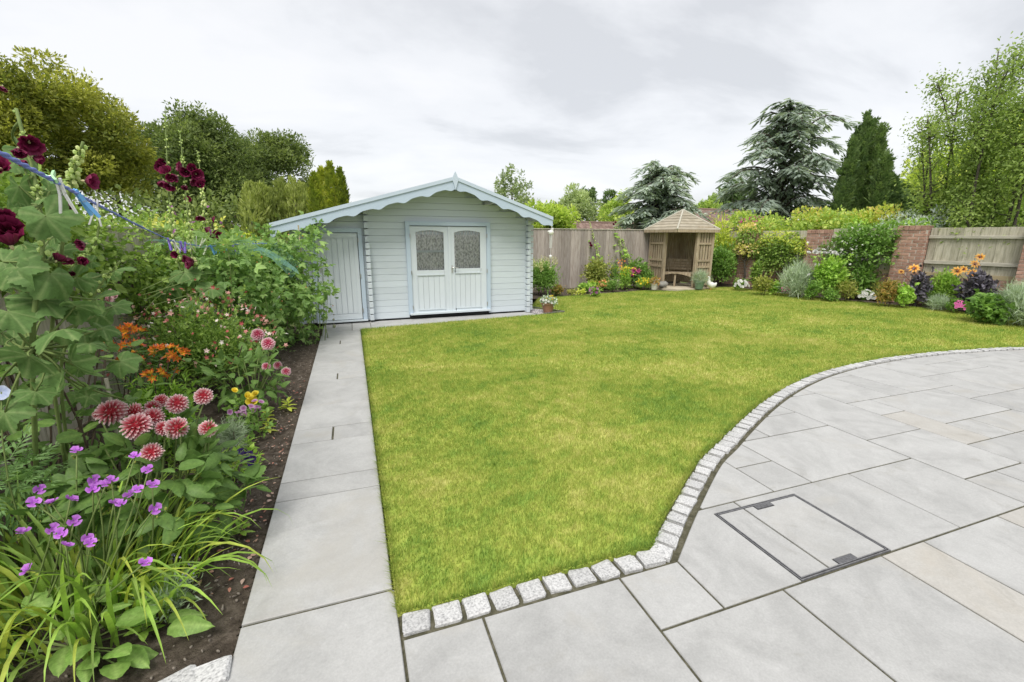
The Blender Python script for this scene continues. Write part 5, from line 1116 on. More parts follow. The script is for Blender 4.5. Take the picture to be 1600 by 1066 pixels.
# second dahlia
b = np.array([-.92, 4.25, 0]); d2 = plant('dahlia', b, 'smaller dahlia with pink white-tipped pompons beside the path near the raspberries', 'plant'); n = 190; P, d = shell(n, (.32, .36, .27), .4, .15, 5, -.8); c0 = b+np.array([0, 0, .28])
leafobjs(d2, L_DAHL, P+c0, basis(nrm(d+RG.normal(0, .45, d.shape)), nrm(d*.7+[0, 0, .8])), RG.uniform(.07, .11, len(P))); prs = [(b, c0+q) for q in P[::8]]
for x_, y_, r_, w in ((403,523,.056,4.0),(419,537,.056,3.9),(416,573,.036,3.85),(434,571,.036,3.9),(447,581,.040,3.85)): q = atw(x_, y_, w); flower(d2, FM_DAHP, q, r_, nrm(np.array([.1, -.8, .55]))); prs.append((b, q-np.array([0, 0, .03])))
stems(d2, prs, .006)
# yellow, mauve and violet bedding
b = gnd(388, 662); ye = plant('yellow_dahlia', b, 'bright yellow flowered low plant in the middle of the left bed', 'plant'); prs = []
for x_, y_, r_ in ((366,611,.026),(386,620,.036),(393,628,.045),(399,617,.032)): q = atw(x_, y_, 3.5); flower(ye, FM_ROSE['yellow'], q, r_); prs.append((b, q))
stems(ye, prs, .004); m = MB(); foliage(m, (0, 0, .1), (.14, .14, .12), 160, T_OV, .05); fol(ye, m, G_MID)
for x_, y_, lb in ((374,643,'mauve aster below the yellow flowers, left one'),(401,638,'mauve aster below the yellow flowers, one nearer the path')):
    q = atw(x_, y_, 3.4); p = plant('aster', (q[0], q[1], 0), lb, 'plant', 'mauve asters'); stems(p, [((q[0], q[1], -.02), q)], .004); m = MB(); foliage(m, (0, 0, q[2]*.45), (.09, .09, q[2]*.45), 90, T_OV, .04); fol(p, m, G_MID)
    for _ in range(8): flower(p, FM_PAN['mauve'], q+RG.normal(0, .03, 3)*[1, 1, .6], .024)
b = gnd(384, 735); vi = plant('viola', b, 'dark violet violas beside the path edge', 'plant'); m = MB(); foliage(m, (0, 0, .06), (.10, .10, .07), 150, T_OV, .035); fol(vi, m, G_FRESH)
for x_, y_ in ((376,705),(383,711),(390,709),(387,718),(395,716),(392,724),(380,717)): flower(vi, FM_PAN['purple'], atw(x_, y_, 2.82), .022, nrm(np.array([.2, -1, .5])+RG.normal(0, .3, 3)))
bush('grey_perennial', 'small blue-grey fine-leaved mound left of the mauve asters', (352,388,655,705), T_NEE2, G_GREY, .07, 2000, nclump=8)
# mid hollyhocks
def holly(base, spires, flowers, leaves, label, w):
    p = plant('hollyhock', base, label, 'plant', 'hollyhocks'); prs = []
    for pts in spires: pa = spire(p, [np.asarray(base)+RG.normal(0, .05, 3)*[1, 1, 0]]+[atw(x_, y_, w) for x_, y_ in pts], .010, .004); budded(p, pa, .45, 1.0, 60, .020, .008)
    for x_, y_, s_ in flowers: q = atw(x_+RG.normal(0, 1), y_, w-.06); flower(p, FM_HOLL, q, s_*.62*w/FOC, nrm(nrm(EYE-q)*.8+RG.normal(0, .5, 3)))
    for x_, y_, s_ in leaves:
        q = atw(x_, y_, w-.05); dn = nrm(np.array([RG.normal(.2, .6), RG.normal(-.3, .3), -.4])); leafobjs(p, L_HOL, [q], basis(dn[None], (nrm(EYE-q)*.5+[0, 0, .8]+RG.normal(0, .2, 3))[None]), s_*w/FOC); prs.append((np.array([base[0], base[1], q[2]-.12]), q))
    if prs: stems(p, prs, .005)
    return p
holly((-1.72, 4.7, 0), [[(300, 480), (275, 400), (263, 300), (258, 172)], [(310, 470), (300, 400), (290, 300), (281, 205)]], [(255,252,14),(252,262,16),(262,270,18),(256,282,18),(268,276,16),(264,290,16),(284,262,16),(292,268,18),(278,275,16),(300,264,16),(305,272,18),(296,282,14),(288,290,14),(272,297,12),(312,290,14),(318,287,12),(304,408,26),(298,404,18),(276,398,14)], [(288,425,48),(310,432,42),(270,440,45),(330,450,40),(300,470,50),(260,455,36)], 'tall hollyhock with two pale bud spires and burgundy flowers standing against the oak', 4.35)
holly((-1.6, 5.6, 0), [[(330, 440), (322, 360), (316, 300), (309, 236)]], [(313,338,13),(320,356,13),(325,370,14),(338,368,14),(294,312,9),(330,342,10)], [(322,418,40),(345,425,34),(310,400,32)], 'slender hollyhock with few burgundy flowers behind the clothes line pegs', 5.1)
holly((-1.45, 6.0, 0), [[(385, 470), (374, 420), (370, 390)], [(375, 480), (386, 442), (396, 425)]], [(374,409,13),(370,415,13),(383,440,12),(388,434,11),(380,446,11),(356,444,12),(360,440,9)], [(355,470,40),(372,478,36),(340,466,44)], 'short hollyhock leaning with dark flowers at the raspberry edge', 5.3)
# climbers on the left fence
def wall_climber(name, label, segs, T, mat, size, per, group=None, cat='climber'):
    """leaf clumps hung along a fence: segs = (x, y, z, rx, ry, rz)"""
    p = plant(name, (segs[0][0], segs[0][1], 0), label, cat, group); m = MB(); b = np.array(p.location)
    for i, s_ in enumerate(segs): foliage(m, np.array(s_[:3])-b, s_[3:], per, T, size, inner=.45, lumpy=.2, seed=i, up=-.1, out=.9)
    fol(p, m, mat); stems(p, [((s_[0], s_[1]+RG.normal(0, .1), -.02), s_[:3]) for s_ in segs[::3]], .010, M_WOODY); return p
segs = [(FLX+RG.uniform(-.15, .2), y, RG.uniform(1.15, 1.72)+.10*max(0, (4.4-y)), .3, .38, .30) for y in np.arange(2.6, 5.2, .13)]
wall_climber('climbing_rose', 'light green climber over the left fence behind the near hollyhock', segs, T_OV, G_CLIMB, .064, 340)
segs = [(FLX+RG.uniform(-.15, .22), y, RG.uniform(.75, 1.5), .3, .36, .32) for y in np.arange(5.2, 8.3, .11)]
pc = wall_climber('clematis', 'dense dark green climber with tiny mauve flowers hiding the middle of the left fence', segs, T_OV, G_CLIMB, .050, 380)
dots(pc, T_BLO, F_PLUM, np.array([s_[:3] for s_ in segs for _ in range(2)])+RG.normal(0, .25, (len(segs)*2, 3))+[.25, 0, .15], .035)
p, b, w, rx, h = bush('golden_shrub', 'gold variegated shrub rising over the left fence', (225,430,305,430), T_OV, G_GOLD, .07, 7000, base=(-2.75, 8.9, .35), nclump=26)
bush('golden_shrub', 'yellow-green shrub above the left fence near the summerhouse eave', (330,440,318,400), T_OV, G_YEL, .065, 4200, base=(-2.0, 9.4, .6), nclump=18)
# raspberries with stakes and netting
p = plant('raspberry_thicket', (-1.15, 6.3, 0), 'raspberry thicket leaning over the path under green netting in front of the summerhouse', 'shrub'); m = MB(); prs = []
for i in range(34):
    c = np.array([-1.15+RG.normal(0, .30), 6.2+RG.uniform(-.95, 1.15), RG.uniform(.25, 1.35)]); c[0] = min(c[0], -.62); foliage(m, c-np.array(p.location), (.27, .30, .27), 95, T_TRI, .098, inner=.3, lumpy=.2, seed=i, up=.1, out=.8); prs.append(((c[0]+RG.normal(0, .1), c[1]+RG.normal(0, .1), -.02), c+[0, 0, .2]))
for i in range(44):
    c = atw(RG.uniform(395, 482), RG.uniform(372, 560), RG.uniform(6.1, 6.9)); foliage(m, c-np.array(p.location), (.20, .22, .20), 60, T_TRI, .098, inner=.2, lumpy=.2, seed=i, up=.1, out=.8)
for x_, y_, w in ((505,362,6.9),(497,385,6.9),(512,420,6.6),(520,455,6.4),(505,480,6.3),(490,350,7.0)): c = atw(x_-8, y_, w); foliage(m, c-np.array(p.location), (.12, .12, .13), 34, T_TRI, .10, inner=.1, seed=1); prs.append(((c[0]-.1, c[1], -.02), c))
fol(p, m, G_RASP); stems(p, prs, .006, M_STEM, 'canes'); P = np.array([c for _, c in prs])+0; dots(p, T_ICO, F_ORS, np.repeat(P[:34], 3, 0)+RG.normal(0, .12, (102, 3))+[.05, -.05, -.1], .008, 'berries')
for x_, yt, yb, w, lb in ((466,352,545,6.55,'bamboo cane standing up through the raspberries near the store door'),(434,372,560,6.2,'bamboo cane inside the raspberry thicket')):
    a = atw(x_, yt, w); m = MB(); m.tube([(0, 0, -.1), (.0, 0, a[2])], .010, 7); mkobj('support_cane', m.mesh('support_cane', M_CANE), loc=(a[0], a[1], 0), label=lb, cat='cane', group='raspberry canes')
M_NET, t, out = newmat('green_netting'); dbs = N(t, 'ShaderNodeBsdfPrincipled', Roughness=.5); dbs.inputs['Base Color'].default_value = (.20, .40, .33, 1); t.links.new(dbs.outputs[0], out.inputs[0])
m = MB(); nu, nv = 90, 34; U, Vv = np.meshgrid(np.linspace(0, 1, nu), np.linspace(0, 1, nv), indexing='ij')
def netp(u, v): 
    x_ = -1.95+1.30*v+.05*np.sin(u*9); y_ = 5.6+1.75*u+.05*np.sin(v*7); z_ = 1.42-.16*np.sin(math.pi*u)*np.sin(math.pi*v)-.75*np.clip(v-.72, 0, 1)**1.2*2.2+.03*np.sin(u*23+v*11); return np.stack([x_, y_, z_], -1)
G0 = netp(U, Vv)
for A_, B_ in ((G0[:-1], G0[1:]), (G0[:, :-1], G0[:, 1:])):
    a, b_ = A_.reshape(-1, 3), B_.reshape(-1, 3); sd_ = nrm(np.cross(b_-a, a-EYE))*.0006; k = len(a); V = np.stack([a-sd_, a+sd_, b_+sd_, b_-sd_], 1).reshape(-1, 3); i4 = np.arange(k)[:, None]*4; m.add(V, np.vstack([i4+[0, 1, 2], i4+[0, 2, 3]]))
mkobj('netting', m.mesh('netting', M_NET), label='pale green fruit netting draped over the raspberries', cat='netting')
M_FOIL = mat_noise('silver_foil', [(.6,.6,.62),(.85,.85,.85)], scale=9, rough=.2, metal=.9)
c = atw(430, 472, 5.4); m = MB(); V = []; F = []
for k in range(25):
    u = k/24; a = u*9; o_ = np.array([math.cos(a), math.sin(a)*.4, math.sin(a)*.3])*.012*(1-.8*(abs((u*2) % 1-.5) > .42)); q = np.array([-.09+.18*u, .02, -.12+.24*u]); V += [q-o_, q+o_]
for k in range(24): a = 2*k; F += [(a, a+1, a+3), (a, a+3, a+2)]
m.add(V, F); fs = plant('bird_scarer', c, 'twisted silver foil bird scarer in front of the raspberries', 'bird scarer'); mkobj('foil_strip', m.mesh('foil_strip', M_FOIL), parent=fs); m = MB(); m.tube([(.09, .02, .12), (.16, .1, .40)], .0012, 4); m.tube([(-.09, .02, -.12), (-.16, .1, -.3)], .0012, 4); mkobj('string', m.mesh('string', M_FOIL), parent=fs)
c = atw(522, 508, 7.2); m = MB(); fs = plant('bird_scarer', (c[0], c[1], c[2]), 'small white hanging scarer on a thread beside the store door', 'bird scarer'); m.inst(T_ICO, [(0, 0, -.02), (0, 0, .09), (.01, 0, .17)], np.repeat(np.eye(3)[None], 3, 0), [(.03, .02, .035), (.02, .015, .02), (.012, .012, .014)]); mkobj('beads', m.mesh('beads', F_WHITE), parent=fs); m = MB(); m.tube([(0, 0, -.05), (0, 0, .5), (-.12, 0, .62)], .0015, 4); mkobj('thread', m.mesh('thread', M_CHINA), parent=fs)
# clothes line and pegs
M_ROPE = mat_noise('blue_rope', [(.13,.16,.50),(.20,.26,.62)], scale=300, detail=2, rough=.6, stretch=(1, 1, 1))
LP = [atw(-90, 195, .72), atw(0, 238, .85), atw(85, 283, 1.13), atw(150, 319, 1.5), atw(215, 352, 2.3), atw(268, 377, 4.0), atw(320, 386, 4.6), atw(366, 382, 5.2), atw(434, 380, 6.2)]
u = np.linspace(0, len(LP)-1, 120); LPa = np.array(LP); q = np.stack([np.interp(u, range(len(LP)), LPa[:, i]) for i in range(3)], -1)
for _ in range(6): q[1:-1] = (q[:-2]+2*q[1:-1]+q[2:])/4
cl = plant('clothes_line', q[0], 'blue plastic clothes line crossing the upper left corner', 'clothes line')
for k in range(2):
    m = MB(); ph = np.cumsum(np.r_[0, np.linalg.norm(np.diff(q, axis=0), axis=1)])*60+k*math.pi; m.tube(q-q[0]+np.c_[np.cos(ph)*.0028, np.sin(ph)*.001, np.sin(ph)*.0028], .0032, 6); mkobj('strand', m.mesh('strand', M_ROPE, True), parent=cl)
def peg_mesh(mat):
    m = MB()
    for s_ in (-1, 1): # two tapered jaws that spread at the handle end
        V = []
        for k, (x_, z_, w_) in enumerate(((.004, .012, .004), (.0035, .0, .0045), (.004, -.022, .005), (.009, -.045, .005), (.014, -.066, .0035))):
            for dx_ in (-.0022, .0022):
                for dy_ in (-w_, w_): V.append((s_*x_+dx_, dy_, z_))
        F = []
        for k in range(4):
            a = k*4; b_ = a+4
            for i, j in ((0, 1), (1, 3), (3, 2), (2, 0)): F += [(a+i, a+j, b_+j), (a+i, b_+j, b_+i)]
        F += [(0, 2, 3), (0, 3, 1), (16, 17, 19), (16, 19, 18)]; m.add(V, F)
    me = m.mesh('jaws', mat); sp = MB(); an = np.linspace(0, 12.5, 30); sp.tube(np.c_[np.cos(an)*.007, (an/12.5-.5)*.008, np.sin(an)*.005-.02], .0009, 4); return me, sp.mesh('spring', M_METAL)
PM = {k: peg_mesh(mat_noise('peg_'+k, [c, tuple(min(1, v*1.15) for v in c)], scale=9, rough=.35, spec=.5)) for k, c in (('green', (.33,.62,.30)), ('white', (.70,.70,.68)), ('blue', (.16,.42,.78)), ('violet', (.20,.13,.50)), ('cream', (.62,.66,.50)))}
def peg(x_, k, label, s_, rz, tilt, n=[0]):
    i = int(np.argmin([abs(800+FOC*((v-EYE)@rt)/((v-EYE)@fw)-x_) for v in q])); pos = q[i]
    e_ = empty('clothes_peg', pos, label, 'clothes peg', 'pegs on the clothes line'); e_.rotation_euler = (tilt, RG.normal(0, .15), rz); e_.scale = (s_,)*3; mkobj('jaws', PM[k][0], parent=e_); mkobj('spring', PM[k][1], parent=e_)
peg(80, 'green', 'pale green plastic clothes peg, nearest on the blue line', 1.15, .5, 1.9); peg(92, 'white', 'white clothes peg hanging beside the pale green one', 1.15, .2, .25); peg(122, 'blue', 'sky blue clothes peg on the line', 1.15, -.6, .6); peg(148, 'white', 'white clothes peg hanging alone to the right of the sky blue one', 1.1, .3, .15)
far = [('violet','first violet peg from the left in the far bunch of pegs'),('white','white peg between the violet pegs in the far bunch'),('violet','second violet peg in the far bunch'),('violet','third violet peg in the far bunch'),('cream','cream peg beside the last violet ones'),('white','white peg standing up in the far bunch'),('cream','second cream peg in the far bunch'),('cream','third cream peg in the far bunch'),('blue','first blue peg in the far bunch'),('blue','second blue peg in the far bunch'),('green','green peg between the blue pegs in the far bunch'),('blue','last blue peg by the netting'),('violet','violet peg at the far end of the bunch by the netting')]
for i, (k, lb) in enumerate(far): peg(264+i*8.2, k, lb, 1.35, RG.random()*3, RG.uniform(-.6, .6)+(3.1 if i in (5, 6) else 0))
# ============================================================ back border
def spikes(p, b, rx, h, n, mat, ln=.14, sz=.016, spread=.8):
    m = MB()
    for _ in range(n):
        a = RG.random()*6.28; r_ = rx*spread*math.sqrt(RG.random()); q = np.array([math.cos(a)*r_, math.sin(a)*r_*.8, h*RG.uniform(.78, .98)]); k = 22; u = RG.random(k)
        P = q+np.c_[RG.normal(0, .012, (k, 2)), u*ln]; m.inst(T_DIA, P, basis(rdir(k), rdir(k)), sz*(1.5-u))
    return mkobj('flower_spikes', m.mesh('flower_spikes', mat), parent=p, kind='stuff')
F_YSP = mat_leaf('petal_pale_yellow', [(.45,.46,.16),(.6,.6,.28),(.72,.70,.42)], trans=.2, gain=1.0)
p, b, w, rx, h = bush('loosestrife', 'leafy shrub with pale yellow flower spikes beside the summerhouse corner', (815,882,418,468), T_LAN, G_MID, .085, 3600, nclump=16, base=(4.65, 10.75, 0)); spikes(p, b, rx, h, 34, F_YSP, .2, .04)
bush('low_bronze_plant', 'low reddish plant at the foot of the yellow-spiked shrub', (845,872,452,468), T_OV, G_RED, .05, 420, nclump=6, base=(5.0, 10.45, 0))
bush('olive_shrub', 'loose olive green shrub against the middle of the back fence', (882,936,402,452), T_OV, G_OLIVE, .06, 2600, nclump=16, base=(6.6, 11.3, 0), lumpy=.25)
p, b, w, rx, h = bush('phlox', 'green phlox with a mauve flower head beside the olive shrub', (926,946,412,452), T_LAN, G_MID, .07, 700, nclump=8, base=(7.1, 11.2, 0)); dots(p, T_BLO, F_PLUM, atw(933, 418, 13.0)+RG.normal(0, .05, (30, 3)), .035)
p, b, w, rx, h = bush('goldenrod', 'yellow flowering clump in the middle of the back border', (938,968,415,450), T_LAN, G_FRESH, .07, 1100, nclump=8, base=(7.4, 11.1, 0)); dots(p, T_BLO, F_YEL, b+np.c_[RG.normal(0, rx*.6, 140), RG.normal(0, .1, 140), RG.uniform(h*.6, h, 140)], .028)
p, b, w, rx, h = bush('tall_perennial', 'tall green perennial with rusty flowers left of the arbour', (958,998,405,452), T_OV, G_MID, .07, 1500, nclump=12, base=(7.9, 11.2, 0)); dots(p, T_BLO, F_ORS, atw(969, 411, 13.2)+RG.normal(0, .06, (24, 3)), .03)
p, b, w, rx, h = bush('pink_phlox', 'bright pink phlox beside the left post of the arbour', (978,1002,420,455), T_LAN, G_MID, .07, 900, nclump=8, base=(8.1, 10.95, 0))
for x_, y_, k in ((992,421,26),(997,423,22),(986,428,18),(968,434,16)): dots(p, T_BLO, F_PINK, atw(x_, y_, 12.9)+RG.normal(0, .04, (k, 3)), .04, 'flower_head')
p, b, w, rx, h = bush('yellow_loosestrife', 'low yellow flowered mound at the lawn edge left of the arbour', (966,996,438,458), T_LAN, G_FRESH, .05, 900, nclump=8, base=(7.85, 10.8, 0)); dots(p, T_BLO, F_YEL, b+np.c_[RG.normal(0, rx*.5, 60), RG.normal(-.1, .1, 60), RG.uniform(h*.5, h, 60)], .03)
for x_, y_, mt, lb in ((940,447,F_ORS,'small orange marigold at the back lawn edge'),(953,445,mat_leaf('petal_salmon', [(.65,.35,.25),(.75,.5,.4)]),'salmon pink geranium at the back lawn edge'),(928,456,F_PLUM,'pale mauve edging flowers at the back lawn edge'),(926,447,G_YEL,'lime green edging plant at the back lawn edge')):
    p, b, w, rx, h = bush('edging_plant', lb, (x_-9, x_+9, y_-8, y_+8), T_OV, G_FRESH, .05, 200, nclump=5, group='edging plants of the back border', cat='plant'); dots(p, T_BLO, mt, b+np.c_[RG.normal(0, rx*.6, 34), RG.normal(-.05, .06, 34), RG.uniform(h*.4, h*1.05, 34)], .04)
for k, x_ in enumerate((868, 893, 908)):
    bush('edging_plant', ('tiny green edging plant nearest the summerhouse', 'tiny green edging plant under the olive shrub', 'tiny lime edging plant right of the olive shrub base')[k], (x_-8, x_+8, 452, 462), T_OV, (G_MID, G_OLIVE, G_YEL)[k], .045, 160, nclump=4, group='edging plants of the back border', cat='plant')
def holly2(base, top, w, lb, fl=(), lv=(), mat=None):
    p = plant('hollyhock', base, lb, 'plant', 'hollyhocks'); pa = spire(p, [np.array(base), (np.array(base)+top)/2+[.03, 0, 0], np.array(top)], .012, .005); budded(p, pa, .5, 1.0, 46, .03, .012)
    for x_, y_, s_ in fl: flower(p, FM_HOLL, atw(x_, y_, w), s_*.5*w/FOC)
    m = MB(); n = 26; u = RG.random(n)*.75; P = (np.array(top)-np.array(base))*u[:, None]; az = RG.random(n)*6.28; m.inst(T_LOBS, P+np.c_[np.cos(az), np.sin(az), az*0]*.14, basis(np.c_[np.cos(az), np.sin(az), -.4+az*0], nrm(np.c_[RG.normal(0, .4, (n, 2))+[0, -.5], np.ones(n)])), RG.uniform(.14, .26, n)*(1-.5*u)); fol(p, m, mat or G_FRESH)
    return p
b = gnd(925, 449); b = np.array([6.95, 11.4, 0]); holly2(b, atw(921, 346, (b-EYE)@fw), (b-EYE)@fw, 'thin pale hollyhock against the back fence with one dark bloom', [(924,386,9),(922,382,7)])
b = np.array([7.75, 11.5, 0]); w_ = (b-EYE)@fw; holly2(b, atw(957, 322, w_), w_, 'tallest hollyhock rising above the back fence with a purple bloom', [(962,349,7),(958,352,6)])
b = np.array([8.05, 11.4, 0]); w_ = (b-EYE)@fw; holly2(b, atw(972, 372, w_), w_, 'shorter green hollyhock between the tallest one and the arbour')
# pots and ornaments round the arbour
M_TERRA = mat_noise('brown_glazed_pot', [(.25,.125,.075),(.36,.19,.12)], scale=10, rough=.45, spec=.4)
M_GREENP = mat_noise('green_glazed_pot', [(.10,.17,.11),(.17,.25,.17)], scale=10, rough=.35, spec=.5)
M_STONEP = mat_noise('pale_stone_pot', [(.45,.43,.39),(.6,.58,.53)], scale=14, rough=.85)
def pot(name, base, r0_, r1_, h, mat, label, rim=.012):
    p = empty(name, base, label, 'pot'); m = MB(); m.lathe([(0, 0), (r0_, 0), (r0_*1.02, .01), ((r0_+r1_)/2*1.03, h*.5), (r1_, h-.03), (r1_+rim, h-.028), (r1_+rim, h), (r1_-.012, h), (r1_-.02, h-.03), (0, h-.03)], n=28); mkobj('body', m.mesh('body', mat, False), parent=p)
    m = MB(); m.lathe([(0, h-.022), (r1_-.018, h-.022)], n=16); mkobj('compost', m.mesh('compost', M_SOIL), parent=p); return p
b = gnd(856, 489); pot('flower_pot', b, .085, .13, .21, M_TERRA, 'brown glazed plant pot on the gravel by the summerhouse corner')
p = plant('potted_pansies', b+np.array([0, 0, .19]), 'yellow and white pansies growing in the brown pot', 'plant'); m = MB(); foliage(m, (0, 0, .05), (.15, .15, .09), 420, T_OV, .04); fol(p, m, G_GREY)
for _ in range(26):
    d = rdir(1)[0]; d[2] = abs(d[2]); flower(p, FM_PAN['white'], b+np.array([0, 0, .22])+d*np.array([.17, .17, .10]), .022, nrm(d+[0, -.5, .4]))
for x_, y_ in ((853,467),(860,465),(865,468),(858,470),(863,464)): flower(p, FM_ROSE['yellow'], atw(x_, y_, (b-EYE)@fw-.05), .042)
b = gnd(1010, 449, .0); b = np.array([8.42, 11.05, .045]); pot('stone_pot', b, .10, .12, .24, M_STONEP, 'pale cylindrical stone pot left of the arbour')
b = np.array([8.55, 10.9, .05]); b = atw(1022, 448, 12.55); b[2] = .05; pot('stone_pot', b, .07, .09, .17, M_STONEP, 'small stone pot of brown flowers by the arbour left post'); p = plant('potted_flowers', b+np.array([0, 0, .15]), 'faded brown flowers in the small stone pot', 'plant'); m = MB(); foliage(m, (0, 0, .07), (.12, .12, .10), 320, T_OV, .045); fol(p, m, G_RED)
b = atw(1092, 451, 12.75); b[2] = .05; pot('green_pot', b, .10, .135, .22, M_GREENP, 'green glazed pot at the right front post of the arbour'); p = plant('potted_lavender', b+np.array([0, 0, .19]), 'grey-green lavender in the green glazed pot', 'plant'); m = MB(); foliage(m, (0, 0, .10), (.16, .16, .16), 1100, T_NEE2, .14, up=.9); fol(p, m, G_GREY)
c = atw(1036, 443, 13.0); c[2] = AZ; m = MB(); m.inst(T_ICO2, [(0, 0, .09)], np.eye(3)[None], [(.16, .12, .10)]); bo = m.mesh('boulder', mat_noise('grey_boulder', [(.2,.19,.17),(.3,.29,.26)], scale=12), True)
for v in bo.vertices: v.co += Vector(RG.normal(0, .006, 3))
mkobj('boulder', bo, loc=c, label='rounded stone on the floor inside the arbour', cat='stone')
# white duck ornament
b = atw(1110, 452, 12.9); b[2] = 0; dk = empty('duck_ornament', b, 'white duck ornament standing on the lawn edge right of the arbour', 'ornament'); dk.rotation_euler = (0, 0, 2.9)
bm = bmesh.new(); me = bpy.data.meshes.new('body'); pts = [(-.17, 0, .21), (-.11, 0, .15), (-.02, 0, .14), (.06, 0, .19), (.075, 0, .29), (.08, 0, .36), (.115, 0, .37)]; rad = [.015, .065, .095, .075, .036, .042, .034]
m = MB(); an = np.linspace(0, 1, 40); pp = np.array(pts); u_ = an*(len(pts)-1); qq = np.stack([np.interp(u_, range(len(pts)), pp[:, i]) for i in range(3)], -1); rr_ = np.interp(u_, range(len(pts)), rad)
for _ in range(4): qq[1:-1] = (qq[:-2]+2*qq[1:-1]+qq[2:])/4; rr_[1:-1] = (rr_[:-2]+2*rr_[1:-1]+rr_[2:])/4
m.tube(qq, rr_, 16); mkobj('body', m.mesh('body', M_CHINA, True), parent=dk)
M_BEAK = mat_noise('orange_beak', [(.6,.3,.05),(.7,.4,.08)], scale=5); m = MB(); m.tube([(.13, 0, .37), (.165, 0, .362), (.18, 0, .36)], [.015, .012, .006], 8); mkobj('beak', m.mesh('beak', M_BEAK), parent=dk)
for s_ in (-1, 1): m = MB(); m.tube([(.0, s_*.03, .06), (.005, s_*.035, .0)], .009, 6); m.box((.02, s_*.036, .004), (.03, .02, .004)); mkobj('foot', m.mesh('foot', M_BEAK), parent=dk)
# ============================================================ right border
def rb(name, label, box, T, mat, size, n, off=0.0, **kw):
    return bush(name, label, box, T, mat, size, n, **kw)
rb('bamboo', 'yellow-green bamboo-like shrub right of the arbour', (1112,1172,345,450), T_LAN, G_YEL, .12, 2600, base=(11.1, 11.45, 0), nclump=18, lumpy=.25)
rb('laurel_bush', 'dense dark green bush beside the right post of the arbour', (1106,1160,384,453), T_OV, G_MID, .075, 3400, base=(10.75, 11.0, 0), nclump=18)
b = np.array([11.35, 10.6, 0]); w_ = (b-EYE)@fw; tr_ = plant('pink_tipped_tree', b, 'small ornamental tree with pink and orange tipped leaves right of the arbour', 'tree'); m = MB()
for i in range(16): c = atw(RG.uniform(1158, 1205), RG.uniform(352, 392), w_+RG.normal(0, .25)); foliage(m, c-b, (.27, .27, .22), 210, T_OV, .065, seed=i, inner=.2)
mkobj('crown', m.mesh('crown', mat_leaf('leaf_pink_orange', [(.17,.22,.05),(.36,.36,.08),(.55,.36,.14),(.62,.28,.22)])), parent=tr_, kind='stuff'); m = MB(); m.tube([(0, 0, -.05), (.02, 0, .4), (-.03, .03, .8), (.1, 0, 1.3)], [.035, .03, .026, .015], 8)
for _ in range(6): m.tube([(-.03, .03, .75+.1*RG.random()), (RG.normal(0, .3), RG.normal(0, .2), RG.uniform(1.1, 1.6))], [.014, .005], 6)
mkobj('trunk', m.mesh('trunk', M_BARK, True), parent=tr_); Q = np.array([atw(RG.uniform(1155, 1195), RG.uniform(338, 350), w_+.1) for _ in range(50)]); dots(tr_, T_DIA, F_PINK, Q, .07, 'pink_shoots')
wall_climber('fence_climber', 'leafy green and yellow climber covering the fence panel behind the lavender', [(*on_line(y)+RN*.2, z, .26, .3, .28) for y, z in [(10.75,1.35),(10.65,1.1),(10.85,1.5),(10.6,1.5),(10.35,1.15),(10.2,.8),(10.0,1.3),(9.9,.7),(9.75,1.1),(9.6,.85),(9.5,1.35),(9.35,1.05),(9.25,.6),(10.1,1.0)]], T_OV, G_CLIMB, .065, 330)
wall_climber('fence_climber', 'yellowish climber spilling over the fence top beside the second pillar', [(*on_line(y)+RN*.12, z, .26, .3, .22) for y, z in [(10.2,1.4),(9.9,1.5),(9.6,1.45),(9.3,1.3),(9.15,1.2)]], T_OV, G_YEL, .06, 260)
rb('low_shrub', 'low bronze-green shrub at the foot of the pink-tipped tree', (1172,1208,430,462), T_OV, G_OLIVE, .055, 1100, nclump=9)
rb('lavender', 'rounded grey-green lavender bush in front of the fence climber', (1216,1270,412,465), T_NEE2, G_GREY, .19, 6000, up=.9, nclump=14)
p, b, w, rx, h = rb('white_rose', 'upright rose bush topped with white blooms in front of a brick pillar', (1260,1320,398,469), T_OV, G_FRESH, .07, 2700, nclump=16)
for x_, y_, s_ in ((1263,396,8),(1274,395,9),(1278,391,8),(1281,396,8),(1288,396,8),(1293,397,8),(1304,396,8),(1308,399,6),(1277,415,8),(1287,391,6),(1264,430,5)): flower(p, FM_ROSE['white'], atw(x_, y_, w-.1), s_*.5*w/FOC)
stems(p, [(b+[0, 0, h*.6], atw(x_, y_, w-.1)) for x_, y_ in ((1263,396),(1275,394),(1289,396),(1304,397))], .008, M_STEM, 'flower_stems')
segs = [(*on_line(y)+RN*.28, z, .3, .3, .26) for y, z in [(8.35,1.2),(8.2,.9),(8.1,1.45),(7.95,1.15),(7.85,.75),(7.75,1.5),(7.6,1.25),(7.5,1.55),(7.4,1.35),(7.3,1.1),(7.25,1.6),(8.0,1.6)]]
jc = wall_climber('jasmine_climber', 'climber with small white flowers on the fence left of the wide brick pillar', segs, T_OV, G_MID, .065, 330); S = np.array([s_[:3] for s_ in segs[:7] for _ in range(17)]); dots(jc, T_BLO, F_WHITE, S+RG.normal(0, .17, S.shape)+[-.22, -.05, 0], .035)
b = np.array([*on_line(7.45)+RN*.2, 0]); m = MB(); m.tube([(0, 0, -.03), (.02, .1, .4), (0, .25, .8), (0, .3, 1.1)], [.022, .02, .016, .01], 7); mkobj('trunk', m.mesh('trunk', M_BARK, True), parent=jc, loc=b-np.array(jc.location))
rb('peony', 'broad-leaved green bush in front of the white-flowered climber', (1316,1374,414,468), T_LAN, G_MID, .13, 1500, nclump=14)
